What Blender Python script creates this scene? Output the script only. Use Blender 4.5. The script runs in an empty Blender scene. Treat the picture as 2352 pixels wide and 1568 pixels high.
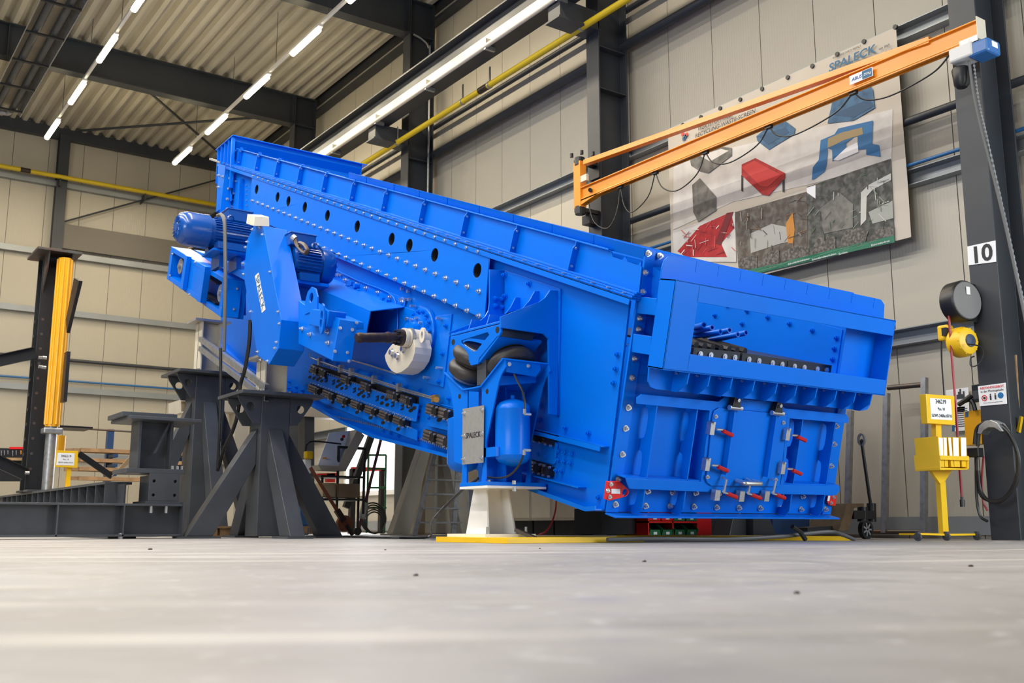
import bpy, bmesh, math, random
from mathutils import Vector as V, Matrix
from mathutils.geometry import tessellate_polygon
random.seed(4)
D = bpy.data
SC = bpy.context.scene
COL = SC.collection

# ------------------------------------------------------------------ camera
# World: +Y runs along the hall's long wall, +X runs across to that wall, floor at Z = 0 (metres).
FPX, PSI, PITCH, CAMH = 2349.0, math.radians(35.07), math.atan(424 / 2349.0), 0.135
CF = V((math.sin(PSI) * math.cos(PITCH), math.cos(PSI) * math.cos(PITCH), math.sin(PITCH)))
CR = V((math.cos(PSI), -math.sin(PSI), 0))
CU = CR.cross(CF)
CC = V((0, 0, CAMH))
cam = D.objects.new('camera', D.cameras.new('camera'))
COL.objects.link(cam)
cam.data.sensor_width = 36.0
cam.data.lens = FPX / 2352 * 36.0
cam.data.clip_start = 0.02
cam.data.clip_end = 300
cam.matrix_world = Matrix(((CR.x, CU.x, -CF.x, 0), (CR.y, CU.y, -CF.y, 0), (CR.z, CU.z, -CF.z, CAMH), (0, 0, 0, 1)))
cam.data.dof.use_dof = True
cam.data.dof.focus_distance = 9.6
cam.data.dof.aperture_fstop = 4.0
SC.camera = cam

# ------------------------------------------------------------------ world, light, exposure
SC.view_settings.view_transform = 'Standard'
SC.view_settings.look = 'None'
SC.view_settings.gamma = 1.0
SC.view_settings.exposure = 0.45
SC.view_settings.use_curve_mapping = False
SC.cycles.max_bounces = 6
SC.cycles.diffuse_bounces = 4
SC.cycles.glossy_bounces = 3
SC.cycles.adaptive_threshold = 0.035
SC.cycles.caustics_reflective = False
SC.cycles.caustics_refractive = False
W = D.worlds.new('daylight')
SC.world = W
W.use_nodes = True
W.node_tree.nodes['Background'].inputs[0].default_value = (1.0, 0.985, 0.96, 1)
W.node_tree.nodes['Background'].inputs[1].default_value = 0.13


def area(name, loc, target, sx, sy, power, col=(1, 1, 1)):
    l = D.lights.new(name, 'AREA')
    l.shape = 'RECTANGLE'
    l.size, l.size_y, l.energy, l.color = sx, sy, power, col
    o = D.objects.new(name, l)
    COL.objects.link(o)
    o.location = loc
    o.rotation_euler = (V(target) - V(loc)).to_track_quat('-Z', 'Y').to_euler()
    return o


area('overhead_fill', (-2.0, 1.0, 11.6), (-2.0, 1.001, 0.0), 12.0, 11.0, 210, (0.93, 0.97, 1.0))  # soft fill added from above, no skylight behind it
area('left_wall_fill', (-9.0, 1.0, 4.2), (10.0, 7.0, 2.0), 8.0, 3.6, 620, (0.92, 0.965, 1.0))  # unseen cool fill added on the left to brighten the long wall
area('gate_daylight_right', (10.2, -2.2, 3.0), (6.6, 6.4, 1.2), 4.5, 4.0, 520, (0.86, 0.95, 1.0))
for lx, lp_ in ((1.2, 820), (-2.1, 1000)):     # the hall's further lamp rows, left of the picture
    area('lamp_row_light', (lx, 11.5, 9.9), (lx, 11.5, 0), 0.25, 18.0, lp_, (1.0, 0.965, 0.90))

# ------------------------------------------------------------------ pixel rays on real planes


def ray(x, y):
    return CF + CR * ((x - 1176) / FPX) - CU * ((y - 784) / FPX)


def hx(x, y, X):
    d = ray(x, y)
    return CC + d * (X / d.x)


def hy(x, y, Y):
    d = ray(x, y)
    return CC + d * (Y / d.y)


def hz(x, y, Z):
    d = ray(x, y)
    return CC + d * ((Z - CAMH) / d.z)


def hplane(x, y, p, n):
    d = ray(x, y)
    return CC + d * ((p - CC).dot(n) / d.dot(n))


# ------------------------------------------------------------------ mesh helpers
class M:
    def __init__(s):
        s.v, s.f = [], []

    def add(s, vs, fs):
        n = len(s.v)
        s.v += [V(a) for a in vs]
        s.f += [tuple(i + n for i in f) for f in fs]
        return s

    def lo(s, lo, hi):
        a, b = V(lo), V(hi)
        return s.box((a + b) / 2, b - a)

    def box(s, c, size, ax=None):
        c = V(c)
        X, Y, Z = ax if ax else (V((1, 0, 0)), V((0, 1, 0)), V((0, 0, 1)))
        hx_, hy_, hz_ = X * size[0] / 2, Y * size[1] / 2, Z * size[2] / 2
        vs = [c + hx_ * i + hy_ * j + hz_ * k for k in (-1, 1) for j in (-1, 1) for i in (-1, 1)]
        return s.add(vs, [(0, 2, 3, 1), (4, 5, 7, 6), (0, 1, 5, 4), (2, 6, 7, 3), (0, 4, 6, 2), (1, 3, 7, 5)])

    def bar(s, a, b, w, h, up=(0, 0, 1)):
        """rectangular bar from a to b; w across, h along up"""
        a, b = V(a), V(b)
        d = (b - a)
        L = d.length
        d.normalize()
        u = V(up)
        u = (u - d * u.dot(d)).normalized()
        return s.box((a + b) / 2, (L, w, h), (d, u.cross(d), u))

    def prism(s, poly, vec, holes=()):
        poly = [V(p) for p in poly]
        vec = V(vec)
        loops = [poly] + [[V(p) for p in h] for h in holes]
        flat = [p for l in loops for p in l]
        n = len(flat)
        s0 = len(s.v)
        tris = tessellate_polygon([[tuple(p) for p in l] for l in loops])
        nrm = V((0, 0, 0))
        for i in range(len(poly)):
            nrm += poly[i].cross(poly[(i + 1) % len(poly)])
        s.v += flat + [p + vec for p in flat]
        for t in tris:
            a, b, c = [flat[i] for i in t]
            tn = (b - a).cross(c - a)
            if tn.length < 1e-12:
                continue
            if tn.dot(vec) > 0:
                t = (t[0], t[2], t[1])
            s.f.append(tuple(s0 + i for i in t))
            s.f.append(tuple(s0 + n + i for i in reversed(t)))
        k = 0
        for li, l in enumerate(loops):
            m = len(l)
            an = V((0, 0, 0))
            for i in range(m):
                an += l[i].cross(l[(i + 1) % m])
            flip = (an.dot(vec) > 0) != (li > 0)
            for i in range(m):
                a, b = s0 + k + i, s0 + k + (i + 1) % m
                q = (a, b, b + n, a + n)
                s.f.append(q if flip else q[::-1])
            k += m
        return s

    def cyl(s, a, b, r, n=16, r2=None, caps=True):
        a, b = V(a), V(b)
        return s.lathe(a, (b - a).normalized(), [(0, r), ((b - a).length, r if r2 is None else r2)], n, caps)

    def lathe(s, o, ax, prof, n=24, caps=True, closed=False):
        o, ax = V(o), V(ax).normalized()
        u = ax.orthogonal().normalized()
        w = ax.cross(u)
        vs, fs = [], []
        for t, r in prof:
            for i in range(n):
                a = 2 * math.pi * i / n
                vs.append(o + ax * t + (u * math.cos(a) + w * math.sin(a)) * r)
        m = len(prof)
        for j in range(m if closed else m - 1):
            j2 = (j + 1) % m
            for i in range(n):
                i2 = (i + 1) % n
                fs.append((j * n + i, j * n + i2, j2 * n + i2, j2 * n + i))
        if caps and not closed:
            fs.append(tuple(range(n - 1, -1, -1)))
            fs.append(tuple((m - 1) * n + i for i in range(n)))
        return s.add(vs, fs)

    def tube(s, pts, r, n=8, caps=True):
        pts = [V(p) for p in pts]
        m = len(pts)
        vs, fs = [], []
        u = None
        for i, p in enumerate(pts):
            t = (pts[min(i + 1, m - 1)] - pts[max(i - 1, 0)]).normalized()
            u = t.orthogonal().normalized() if u is None else (u - t * u.dot(t)).normalized()
            w = t.cross(u)
            for k in range(n):
                a = 2 * math.pi * k / n
                vs.append(p + (u * math.cos(a) + w * math.sin(a)) * r)
        for i in range(m - 1):
            for k in range(n):
                k2 = (k + 1) % n
                fs.append((i * n + k, i * n + k2, (i + 1) * n + k2, (i + 1) * n + k))
        if caps:
            fs += [tuple(range(n - 1, -1, -1)), tuple((m - 1) * n + k for k in range(n))]
        return s.add(vs, fs)

    def ibeam(s, a, b, h, w, tf, tw, up=(0, 0, 1)):
        a, b = V(a), V(b)
        d = (b - a).normalized()
        u = V(up)
        u = (u - d * u.dot(d)).normalized()
        y = u.cross(d)
        P = [(-w, -h), (w, -h), (w, -h + 2 * tf), (tw, -h + 2 * tf), (tw, h - 2 * tf), (w, h - 2 * tf), (w, h), (-w, h), (-w, h - 2 * tf), (-tw, h - 2 * tf), (-tw, -h + 2 * tf), (-w, -h + 2 * tf)]
        return s.prism([a + y * (p / 2) + u * (q / 2) for p, q in P], b - a)

    def chan(s, a, b, h, w, t, up=(0, 0, 1), side=1):
        """channel section, web on one side, flanges pointing to side"""
        a, b = V(a), V(b)
        d = (b - a).normalized()
        u = V(up)
        u = (u - d * u.dot(d)).normalized()
        y = u.cross(d) * side
        P = [(0, -h / 2), (w, -h / 2), (w, -h / 2 + t), (t, -h / 2 + t), (t, h / 2 - t), (w, h / 2 - t), (w, h / 2), (0, h / 2)]
        return s.prism([a + y * p + u * q for p, q in P], b - a)

    def sweep(s, prof, path_a, path_b):
        pass


def circ(c, u, w, r, n=20, r2=None):
    r2 = r if r2 is None else r2
    return [V(c) + V(u) * (r * math.cos(2 * math.pi * i / n)) + V(w) * (r2 * math.sin(2 * math.pi * i / n)) for i in range(n)]


def curve_pts(pts, k=6):
    """Catmull-Rom through points"""
    pts = [V(p) for p in pts]
    P = [pts[0] * 2 - pts[1]] + pts + [pts[-1] * 2 - pts[-2]]
    out = []
    for i in range(1, len(P) - 2):
        a, b, c, d = P[i - 1:i + 3]
        for j in range(k):
            t = j / k
            out.append(0.5 * ((2 * b) + (c - a) * t + (2 * a - 5 * b + 4 * c - d) * t * t + (3 * b - a - 3 * c + d) * t ** 3))
    out.append(pts[-1])
    return out


OFF = {}


def thing(name, label, cat, loc=(0, 0, 0), group=None, kind=None):
    o = D.objects.new(name, None)
    COL.objects.link(o)
    o.empty_display_size = 0.1
    o.location = loc
    OFF[o.name] = V(loc)
    tag(o, label, cat, group, kind)
    return o


def tag(o, label=None, cat=None, group=None, kind=None):
    if label:
        o['label'] = label
    if cat:
        o['category'] = cat
    if group:
        o['group'] = group
    if kind:
        o['kind'] = kind
    return o


def mk(name, m, mat, parent=None, smooth=False, bevel=0.0, label=None, cat=None, group=None, kind=None):
    me = D.meshes.new(name)
    if parent is not None:
        off = OFF[parent.name]
    else:
        n = len(m.v)
        xs, ys, zs = [v.x for v in m.v], [v.y for v in m.v], [v.z for v in m.v]
        off = V(((min(xs) + max(xs)) / 2, (min(ys) + max(ys)) / 2, min(zs)))
    me.from_pydata([tuple(v - off) for v in m.v], [], m.f)
    me.update()
    if smooth:
        for p in me.polygons:
            p.use_smooth = True
        me.set_sharp_from_angle(angle=math.radians(38))
    me.materials.append(mat)
    o = D.objects.new(name, me)
    COL.objects.link(o)
    OFF[o.name] = off
    if parent is not None:
        o.parent = parent
    else:
        o.location = off
    if bevel:
        b = o.modifiers.new('bevel', 'BEVEL')
        b.width = bevel
        b.segments = 2
        b.limit_method = 'ANGLE'
        b.angle_limit = math.radians(40)
    return tag(o, label, cat, group, kind)


def inst(name, me, mat4, parent, label=None):
    """one more object on shared mesh data, placed by a world matrix under parent"""
    o = D.objects.new(name, me)
    COL.objects.link(o)
    o.parent = parent
    o.matrix_local = Matrix.Translation(-OFF[parent.name]) @ mat4
    OFF[o.name] = OFF[parent.name]
    if label:
        o['label'] = label
    return o


def frame(o, x, z):
    """matrix with local x along x, local z along z"""
    z = V(z).normalized()
    x = V(x)
    x = (x - z * x.dot(z)).normalized()
    y = z.cross(x)
    return Matrix(((x.x, y.x, z.x, o[0]), (x.y, y.y, z.y, o[1]), (x.z, y.z, z.z, o[2]), (0, 0, 0, 1)))


def text(name, body, o, x, n, size, mat, parent, align='CENTER', shear=0.0, bold=0.0, sx=1.0, spacing=1.0):
    """flat lettering: o anchor, x reading direction, n facing normal"""
    c = D.curves.new(name, 'FONT')
    c.body = body
    c.size = size
    c.align_x = align
    c.align_y = 'CENTER'
    c.extrude = 0.0006
    c.shear = shear
    c.offset = bold
    c.space_character = spacing
    c.resolution_u = 3
    c.materials.append(mat)
    tmp = D.objects.new(name, c)
    COL.objects.link(tmp)
    dg = bpy.context.evaluated_depsgraph_get()
    me = D.meshes.new_from_object(tmp.evaluated_get(dg))
    D.objects.remove(tmp)
    me.name = name
    ob = D.objects.new(name, me)
    COL.objects.link(ob)
    ob.parent = parent
    ob.matrix_local = Matrix.Translation(-OFF[parent.name]) @ frame(V(o) + V(n).normalized() * 0.0012, x, n) @ Matrix.Diagonal((sx, 1, 1, 1))
    OFF[ob.name] = OFF[parent.name]
    return ob


# ------------------------------------------------------------------ materials
MATS = {}


def mat(name, col, rough=0.5, metal=0.0, coat=0.0, var=0.0, vscale=3.0, bump=0.0, bscale=40.0, emit=None, spec=0.5, var2=None):
    if name in MATS:
        return MATS[name]
    m = D.materials.new(name)
    m.use_nodes = True
    nt = m.node_tree
    b = nt.nodes['Principled BSDF']
    b.inputs['Base Color'].default_value = (*col, 1)
    b.inputs['Roughness'].default_value = rough
    b.inputs['Metallic'].default_value = metal
    b.inputs['Specular IOR Level'].default_value = spec
    b.inputs['Coat Weight'].default_value = coat
    b.inputs['Coat Roughness'].default_value = 0.12
    tc = None
    if var or bump:
        tc = nt.nodes.new('ShaderNodeTexCoord')
    if var:
        no = nt.nodes.new('ShaderNodeTexNoise')
        no.inputs['Scale'].default_value = vscale
        no.inputs['Detail'].default_value = 6
        nt.links.new(tc.outputs['Object'], no.inputs['Vector'])
        mx = nt.nodes.new('ShaderNodeMix')
        mx.data_type = 'RGBA'
        c2 = var2 if var2 else tuple(c * (1 - var) for c in col)
        mx.inputs['A'].default_value = (*col, 1)
        mx.inputs['B'].default_value = (*c2, 1)
        rp = nt.nodes.new('ShaderNodeMapRange')
        rp.inputs['From Min'].default_value = 0.42
        rp.inputs['From Max'].default_value = 0.68
        nt.links.new(no.outputs['Fac'], rp.inputs['Value'])
        nt.links.new(rp.outputs['Result'], mx.inputs['Factor'])
        nt.links.new(mx.outputs['Result'], b.inputs['Base Color'])
        rr = nt.nodes.new('ShaderNodeMapRange')
        rr.inputs['To Min'].default_value = max(0.03, rough - 0.07)
        rr.inputs['To Max'].default_value = min(1, rough + 0.09)
        nt.links.new(no.outputs['Fac'], rr.inputs['Value'])
        nt.links.new(rr.outputs['Result'], b.inputs['Roughness'])
    if bump:
        n2 = nt.nodes.new('ShaderNodeTexNoise')
        n2.inputs['Scale'].default_value = bscale
        n2.inputs['Detail'].default_value = 3
        nt.links.new(tc.outputs['Object'], n2.inputs['Vector'])
        bp = nt.nodes.new('ShaderNodeBump')
        bp.inputs['Strength'].default_value = bump
        bp.inputs['Distance'].default_value = 0.01
        nt.links.new(n2.outputs['Fac'], bp.inputs['Height'])
        nt.links.new(bp.outputs['Normal'], b.inputs['Normal'])
    if emit:
        b.inputs['Emission Color'].default_value = (*emit[0], 1)
        b.inputs['Emission Strength'].default_value = emit[1]
    MATS[name] = m
    return m


BLUE = mat('blue_paint', (0.0, 0.150, 0.72), 0.34, spec=0.16, coat=0.08, var=0.06, vscale=2.0, bump=0.02, bscale=220)
BLUED = mat('motor_blue_paint', (0.0, 0.07, 0.34), 0.25, coat=0.4, var=0.08, vscale=5.0)
GREYP = mat('grey_paint', (0.062, 0.068, 0.077), 0.42, coat=0.1, var=0.25, vscale=2.5, bump=0.03, bscale=60)
STEELG = mat('anthracite_steel', (0.036, 0.041, 0.050), 0.45, var=0.15, vscale=1.5)
GIRT = mat('grey_girt', (0.30, 0.32, 0.33), 0.4, metal=0.3, var=0.15, vscale=1.0)
RAWST = mat('raw_steel', (0.10, 0.095, 0.09), 0.45, metal=0.6, var=0.5, vscale=6, var2=(0.13, 0.07, 0.045))
DARKST = mat('dark_steel', (0.02, 0.021, 0.024), 0.4, metal=0.2, var=0.2, vscale=6)
ZINC = mat('zinc', (0.72, 0.73, 0.74), 0.28, metal=0.9, var=0.15, vscale=30)
ALU = mat('brushed_aluminium', (0.48, 0.47, 0.46), 0.42, metal=0.6, var=0.1, vscale=30)
GALV = mat('galvanised', (0.42, 0.43, 0.44), 0.4, metal=0.7, var=0.25, vscale=14)
RUBBER = mat('rubber', (0.035, 0.03, 0.028), 0.45, var=0.3, vscale=8, bump=0.05, bscale=50)
BLACK = mat('black_plastic', (0.012, 0.012, 0.013), 0.4)
VOID = mat('unlit_hole', (0.004, 0.004, 0.005), 0.8)  # near-black colour stands in for the shade inside holes and recesses
CREAM = mat('cream_paint', (0.68, 0.62, 0.50), 0.4, var=0.08, vscale=4)
BEIGE = mat('beige_paint', (0.50, 0.45, 0.35), 0.5, var=0.15, vscale=2)
WHITE = mat('white_paint', (0.78, 0.77, 0.74), 0.45, var=0.08, vscale=3)
PAPER = mat('paper', (0.85, 0.86, 0.88), 0.6)
YELLOW = mat('yellow_paint', (0.85, 0.52, 0.01), 0.4, var=0.06, vscale=4)
AMBER = mat('amber_paint', (0.88, 0.42, 0.004), 0.35, coat=0.2, var=0.06, vscale=4)
GASY = mat('pipe_yellow', (0.70, 0.50, 0.01), 0.4, var=0.08, vscale=2)
ORANGE = mat('orange_paint', (0.83, 0.29, 0.012), 0.36, coat=0.2, var=0.06, vscale=2)
RED = mat('red_paint', (0.72, 0.012, 0.012), 0.35, coat=0.3)
REDP = mat('red_plastic', (0.50, 0.01, 0.012), 0.35)
GREEN = mat('green_plastic', (0.01, 0.14, 0.05), 0.4)
WOOD = mat('wood', (0.42, 0.25, 0.12), 0.6, var=0.35, vscale=8)
CARD = mat('cardboard', (0.30, 0.20, 0.11), 0.7, var=0.1)
INK = mat('black_ink', (0.02, 0.02, 0.025), 0.6)
INKB = mat('blue_ink', (0.03, 0.13, 0.25), 0.6)
BROWN = mat('shaft_brown', (0.055, 0.035, 0.028), 0.4, metal=0.4, var=0.3, vscale=12)
LAMP = mat('lamp_diffuser', (1, 1, 1), 0.4, emit=((1.0, 0.84, 0.52), 26.0))
CORDM = mat('grey_cable', (0.10, 0.10, 0.10), 0.5)
REDHOSE = mat('red_hose', (0.30, 0.01, 0.02), 0.4)

# corrugated wall panels: fine vertical micro-ribs
PANEL = mat('wall_panel', (0.47, 0.435, 0.36), 0.45, var=0.04, vscale=0.7)


def micro_ribs(m, axis):
    nt = m.node_tree
    b = nt.nodes['Principled BSDF']
    tc = nt.nodes.new('ShaderNodeTexCoord')
    wv = nt.nodes.new('ShaderNodeTexWave')
    wv.bands_direction = axis
    wv.inputs['Scale'].default_value = 7.0
    wv.inputs['Distortion'].default_value = 0.0
    nt.links.new(tc.outputs['Object'], wv.inputs['Vector'])
    bp = nt.nodes.new('ShaderNodeBump')
    bp.inputs['Strength'].default_value = 0.25
    bp.inputs['Distance'].default_value = 0.004
    nt.links.new(wv.outputs['Fac'], bp.inputs['Height'])
    nt.links.new(bp.outputs['Normal'], b.inputs['Normal'])


micro_ribs(PANEL, 'Y')
PANELB = mat('wall_panel_back', (0.47, 0.43, 0.345), 0.45, var=0.04, vscale=0.7)
micro_ribs(PANELB, 'X')
DECK = mat('roof_deck', (0.58, 0.54, 0.44), 0.5, var=0.12, vscale=0.6)

# concrete floor with stains and faint arcs of tyre marks
FLOORM = mat('concrete', (0.50, 0.475, 0.44), 0.5)


def concrete(m):
    nt = m.node_tree
    b = nt.nodes['Principled BSDF']
    N = nt.nodes.new
    L = nt.links.new
    tc = N('ShaderNodeTexCoord')

    def noise(scale, detail=5):
        n = N('ShaderNodeTexNoise')
        n.inputs['Scale'].default_value = scale
        n.inputs['Detail'].default_value = detail
        L(tc.outputs['Object'], n.inputs['Vector'])
        return n.outputs['Fac']

    def ramp(fac, a, c):
        r = N('ShaderNodeMapRange')
        r.inputs['From Min'].default_value = a
        r.inputs['From Max'].default_value = c
        L(fac, r.inputs['Value'])
        return r.outputs['Result']

    def mix(fac, A, B):
        x = N('ShaderNodeMix')
        x.data_type = 'RGBA'
        L(fac, x.inputs['Factor'])
        for k, vv in (('A', A), ('B', B)):
            if isinstance(vv, tuple):
                x.inputs[k].default_value = (*vv, 1)
            else:
                L(vv, x.inputs[k])
        return x.outputs['Result']
    c = mix(ramp(noise(0.9), 0.38, 0.66), (0.345, 0.322, 0.308), (0.265, 0.245, 0.23))
    c = mix(ramp(noise(3.2, 8), 0.52, 0.74), c, (0.26, 0.242, 0.218))
    c = mix(ramp(noise(14, 4), 0.60, 0.75), c, (0.45, 0.44, 0.42))
    # tyre arcs: thin rings around a far centre
    mp = N('ShaderNodeMapping')
    mp.inputs['Location'].default_value = (-7.0, -1.6, 0)
    L(tc.outputs['Object'], mp.inputs['Vector'])
    wv = N('ShaderNodeTexWave')
    wv.wave_type = 'RINGS'
    wv.rings_direction = 'Z'
    wv.inputs['Scale'].default_value = 0.55
    wv.inputs['Distortion'].default_value = 1.2
    wv.inputs['Detail'].default_value = 2
    wv.inputs['Detail Scale'].default_value = 0.6
    L(mp.outputs['Vector'], wv.inputs['Vector'])
    ml = N('ShaderNodeMath')
    ml.operation = 'MULTIPLY'
    L(ramp(wv.outputs['Fac'], 0.80, 1.0), ml.inputs[0])
    L(ramp(noise(0.5, 3), 0.5, 0.62), ml.inputs[1])
    c = mix(ml.outputs[0], c, (0.46, 0.43, 0.39))
    L(c, b.inputs['Base Color'])
    L(ramp(noise(5, 6), -0.6, 1.5), b.inputs['Roughness'])
    bp = N('ShaderNodeBump')
    bp.inputs['Strength'].default_value = 0.12
    bp.inputs['Distance'].default_value = 0.004
    L(noise(60, 6), bp.inputs['Height'])
    L(bp.outputs['Normal'], b.inputs['Normal'])


concrete(FLOORM)
# ================================================================== SETTING
XC = 9.75            # hall face of the long wall's columns
XW = 10.55           # inner face of the long wall
YB = 29.8            # inner face of the end wall
COLY = [5.53, 11.67, 17.76, 23.80]
DECKZ = 11.15

mk('floor', M().lo((-16, -14, -0.2), (14, 34, 0)), FLOORM, kind='structure')

# long wall of vertical sandwich panels
wr = thing('wall_right', 'cream sandwich-panel side wall behind the banner and jib crane', None, (XW, 15, 0), kind='structure')
PW = 0.915
m = M().lo((0, 0.006, 0), (0.1, PW - 0.006, 11.3))
pm = D.meshes.new('panel')
pm.from_pydata([tuple(v) for v in m.v], [], m.f)
pm.materials.append(PANEL)
y = 2.55
while y < YB:
    inst('panel', pm, Matrix.Translation((XW, y, 0)), wr)
    y += PW
mk('backing', M().lo((XW + 0.02, 2.55, 0), (XW + 0.12, YB, 11.3)), DARKST, wr)
# end wall
wb = thing('wall_back', 'cream sandwich-panel end wall with yellow pipe and grey rails', None, (4, YB, 0), kind='structure')
m = M().lo((0.006, 0, 0), (PW - 0.006, 0.1, 11.3))
pm2 = D.meshes.new('panel')
pm2.from_pydata([tuple(v) for v in m.v], [], m.f)
pm2.materials.append(PANELB)
x = XW - PW
while x > -3.2:
    inst('panel', pm2, Matrix.Translation((x, YB, 0)), wb)
    x -= PW
mk('backing', M().lo((-3.2, YB + 0.02, 0), (XW, YB + 0.12, 11.3)), DARKST, wb)

# trapezoidal roof deck
m = M()
vs, fs = [], []
x = -14.0
prof = []
while x < XW + 0.1:
    prof += [(x, 0), (x + 0.10, 0), (x + 0.155, 0.135), (x + 0.255, 0.135)]
    x += 0.31
for (px, pz) in prof:
    vs += [(px, 7.0, DECKZ + pz), (px, YB + 0.1, DECKZ + pz)]
for i in range(len(prof) - 1):
    fs.append((2 * i, 2 * i + 1, 2 * i + 3, 2 * i + 2))
m.add(vs, fs)
mk('ceiling', m, DECK, label='corrugated cream roof deck above the machine', kind='structure')

# portal columns and roof beams
for i, cy in enumerate(COLY):
    c = M().ibeam((XC + 0.3, cy, 0), (XC + 0.3, cy, DECKZ - 0.05), 0.6, 0.30, 0.025, 0.016, up=(1, 0, 0))
    for z in ((6.9, 7.6) if i else (7.4,)):
        c.box((XC + 0.3, cy, z), (0.56, 0.28, 0.02))
    nm = ['bare steel column with the number ten sign and hose hooks', 'steel column that carries the orange jib crane', 'steel column behind the crane runway console, near the machine hopper', 'farthest steel column of the long wall, by the roof corner'][i]
    mk('steel_column', c, STEELG, label=nm, kind='structure', bevel=0.004)
for cy, lb in ((COLY[2], 'dark roof beam at the upper middle of the hall'), (COLY[3], 'dark roof beam crossing above the light strips')):
    b = M().ibeam((-14, cy, DECKZ - 0.41), (XC + 0.6, cy, DECKZ - 0.41), 0.80, 0.28, 0.025, 0.015)
    for xx in (XC - 0.02, 3.0, -2):
        b.box((xx, cy, DECKZ - 0.41), (0.02, 0.26, 0.75))
    mk('roof_beam', b, STEELG, label=lb, kind='structure')
mk('eave_beam', M().lo((-10, YB - 0.22, DECKZ - 0.30), (XW, YB - 0.02, DECKZ + 0.02)), STEELG, label='dark eave beam along the top of the end wall', kind='structure')
mk('eave_beam', M().lo((XW - 0.14, 7, DECKZ - 0.02), (XW, YB, DECKZ + 0.14)).lo((XW - 0.2, 7, DECKZ - 0.35), (XW - 0.02, YB, DECKZ - 0.27)), STEELG, label='thin dark eave rail along the top of the long wall', kind='structure')
# roof bracing
for q0, q1, lb in (((185, 300), (585, 270), 'flatter'), ((335, 205), (520, 365), 'steeper')):
    a, b_ = hz(*q0, DECKZ - 0.25), hz(*q1, DECKZ - 0.25)
    mk('roof_brace_beam', M().tube([a, b_], 0.035), STEELG, label=lb + ' diagonal roof brace under the deck behind the light strips', kind='structure')
# end wall posts
for (X, lb) in ((5.40, 'slim dark end-wall post behind the yellow cylinder'), (11.4, None)):
    if lb:
        c = M().ibeam((X, YB - 0.16, 0), (X, YB - 0.16, DECKZ - 0.2), 0.28, 0.28, 0.02, 0.012, up=(0, 1, 0))
        mk('steel_column', c, STEELG, label=lb, kind='structure')


# horizontal rails on the long wall
def rail(ya, yb, z, kind, par=wr, X=10.42):
    if kind == 'tube':
        mk('rail_tube', M().cyl((X - 0.05, ya, z), (X - 0.05, yb, z), 0.075, 12), STEELG, par, smooth=True)
    elif kind == 'pipe':
        mk('rail_pipe', M().cyl((X - 0.02, ya, z), (X - 0.02, yb, z), 0.05, 12), STEELG, par, smooth=True)
    elif kind == 'blue':
        mk('compressed_air_pipe', M().cyl((X - 0.03, ya, z), (X - 0.03, yb, z), 0.022, 10), mat('pipe_blue', (0.03, 0.14, 0.34), 0.35), par, smooth=True)
    else:
        mk('girt', M().chan((X + 0.12, ya, z), (X + 0.12, yb, z), 0.19, 0.14, 0.012, side=1), GIRT, par)


for ya, yb in ((2.6, COLY[0] - 0.01), (COLY[0] + 0.01, COLY[1] - 0.01), (COLY[1] + 0.01, COLY[2] - 0.01), (COLY[2] + 0.01, COLY[3] - 0.01)):
    rail(ya, yb, 7.78, 'tube')
    rail(ya, yb, 5.98, 'girt')
    rail(ya, yb, 4.84, 'pipe')
    rail(ya, yb, 4.30, 'blue')
    rail(ya, yb, 4.16, 'girt')
    rail(ya, yb, 2.30, 'girt')
    rail(ya, yb, 8.40, 'pipe')
    rail(ya, yb, 9.7, 'girt')
mk('baseboard_right', M().lo((XW - 0.05, 2.6, 0.04), (XW - 0.005, YB - 0.3, 0.24)), GIRT, kind='structure', label='grey base rail of the long wall')
# end wall rails, pipes
for z, t in ((9.55, 'girt'), (7.55, 'girt'), (5.92, 'girt'), (4.62, 'pipe'), (4.05, 'blue'), (3.8, 'girt'), (2.0, 'girt')):
    a, b_ = (-3, YB - 0.1, z), (XW - 0.05, YB - 0.1, z)
    if t == 'girt':
        mk('girt', M().lo((a[0], YB - 0.16, z - 0.08), (b_[0], YB - 0.01, z + 0.08)), GIRT, wb)
    elif t == 'pipe':
        mk('rail_pipe', M().cyl(a, b_, 0.05, 10), STEELG, wb, smooth=True)
    else:
        mk('compressed_air_pipe', M().cyl(a, b_, 0.03, 10), MATS['pipe_blue'], wb, smooth=True)
mk('frieze_panel', M().lo((5.5, YB - 0.19, 7.72), (XW, YB - 0.165, 8.42)), mat('taupe_panel', (0.14, 0.125, 0.10), 0.5), wb)
mk('bracing_rod', M().tube([hy(125, 515, YB - 0.25), hy(600, 385, YB - 0.25)], 0.025), STEELG, wb)
wn = thing('window_1', 'bright daylit window low in the long wall behind the machine', None, (10.5, 20.3, 0.9), kind='structure')
mk('window_pane', M().lo((10.50, 19.3, 0.9), (10.53, 21.6, 2.5)), mat('daylit_glass', (1, 1, 1), 0.3, emit=((0.96, 0.98, 1.0), 1.3)), wn)
mk('window_frame', M().prism([(10.49, 19.2, 0.8), (10.49, 21.7, 0.8), (10.49, 21.7, 2.6), (10.49, 19.2, 2.6)], (0.05, 0, 0), [[(10.49, 19.3, 0.9), (10.49, 21.6, 0.9), (10.49, 21.6, 2.5), (10.49, 19.3, 2.5)]]), WHITE, wn)
area('window_daylight_long_wall', (10.42, 20.45, 1.7), (0, 17.0, 1.0), 2.2, 1.5, 170, (0.96, 0.98, 1.0))
mk('window_mullion', M().lo((10.48, 20.4, 0.9), (10.5, 20.46, 2.5)), WHITE, wn)

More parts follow.
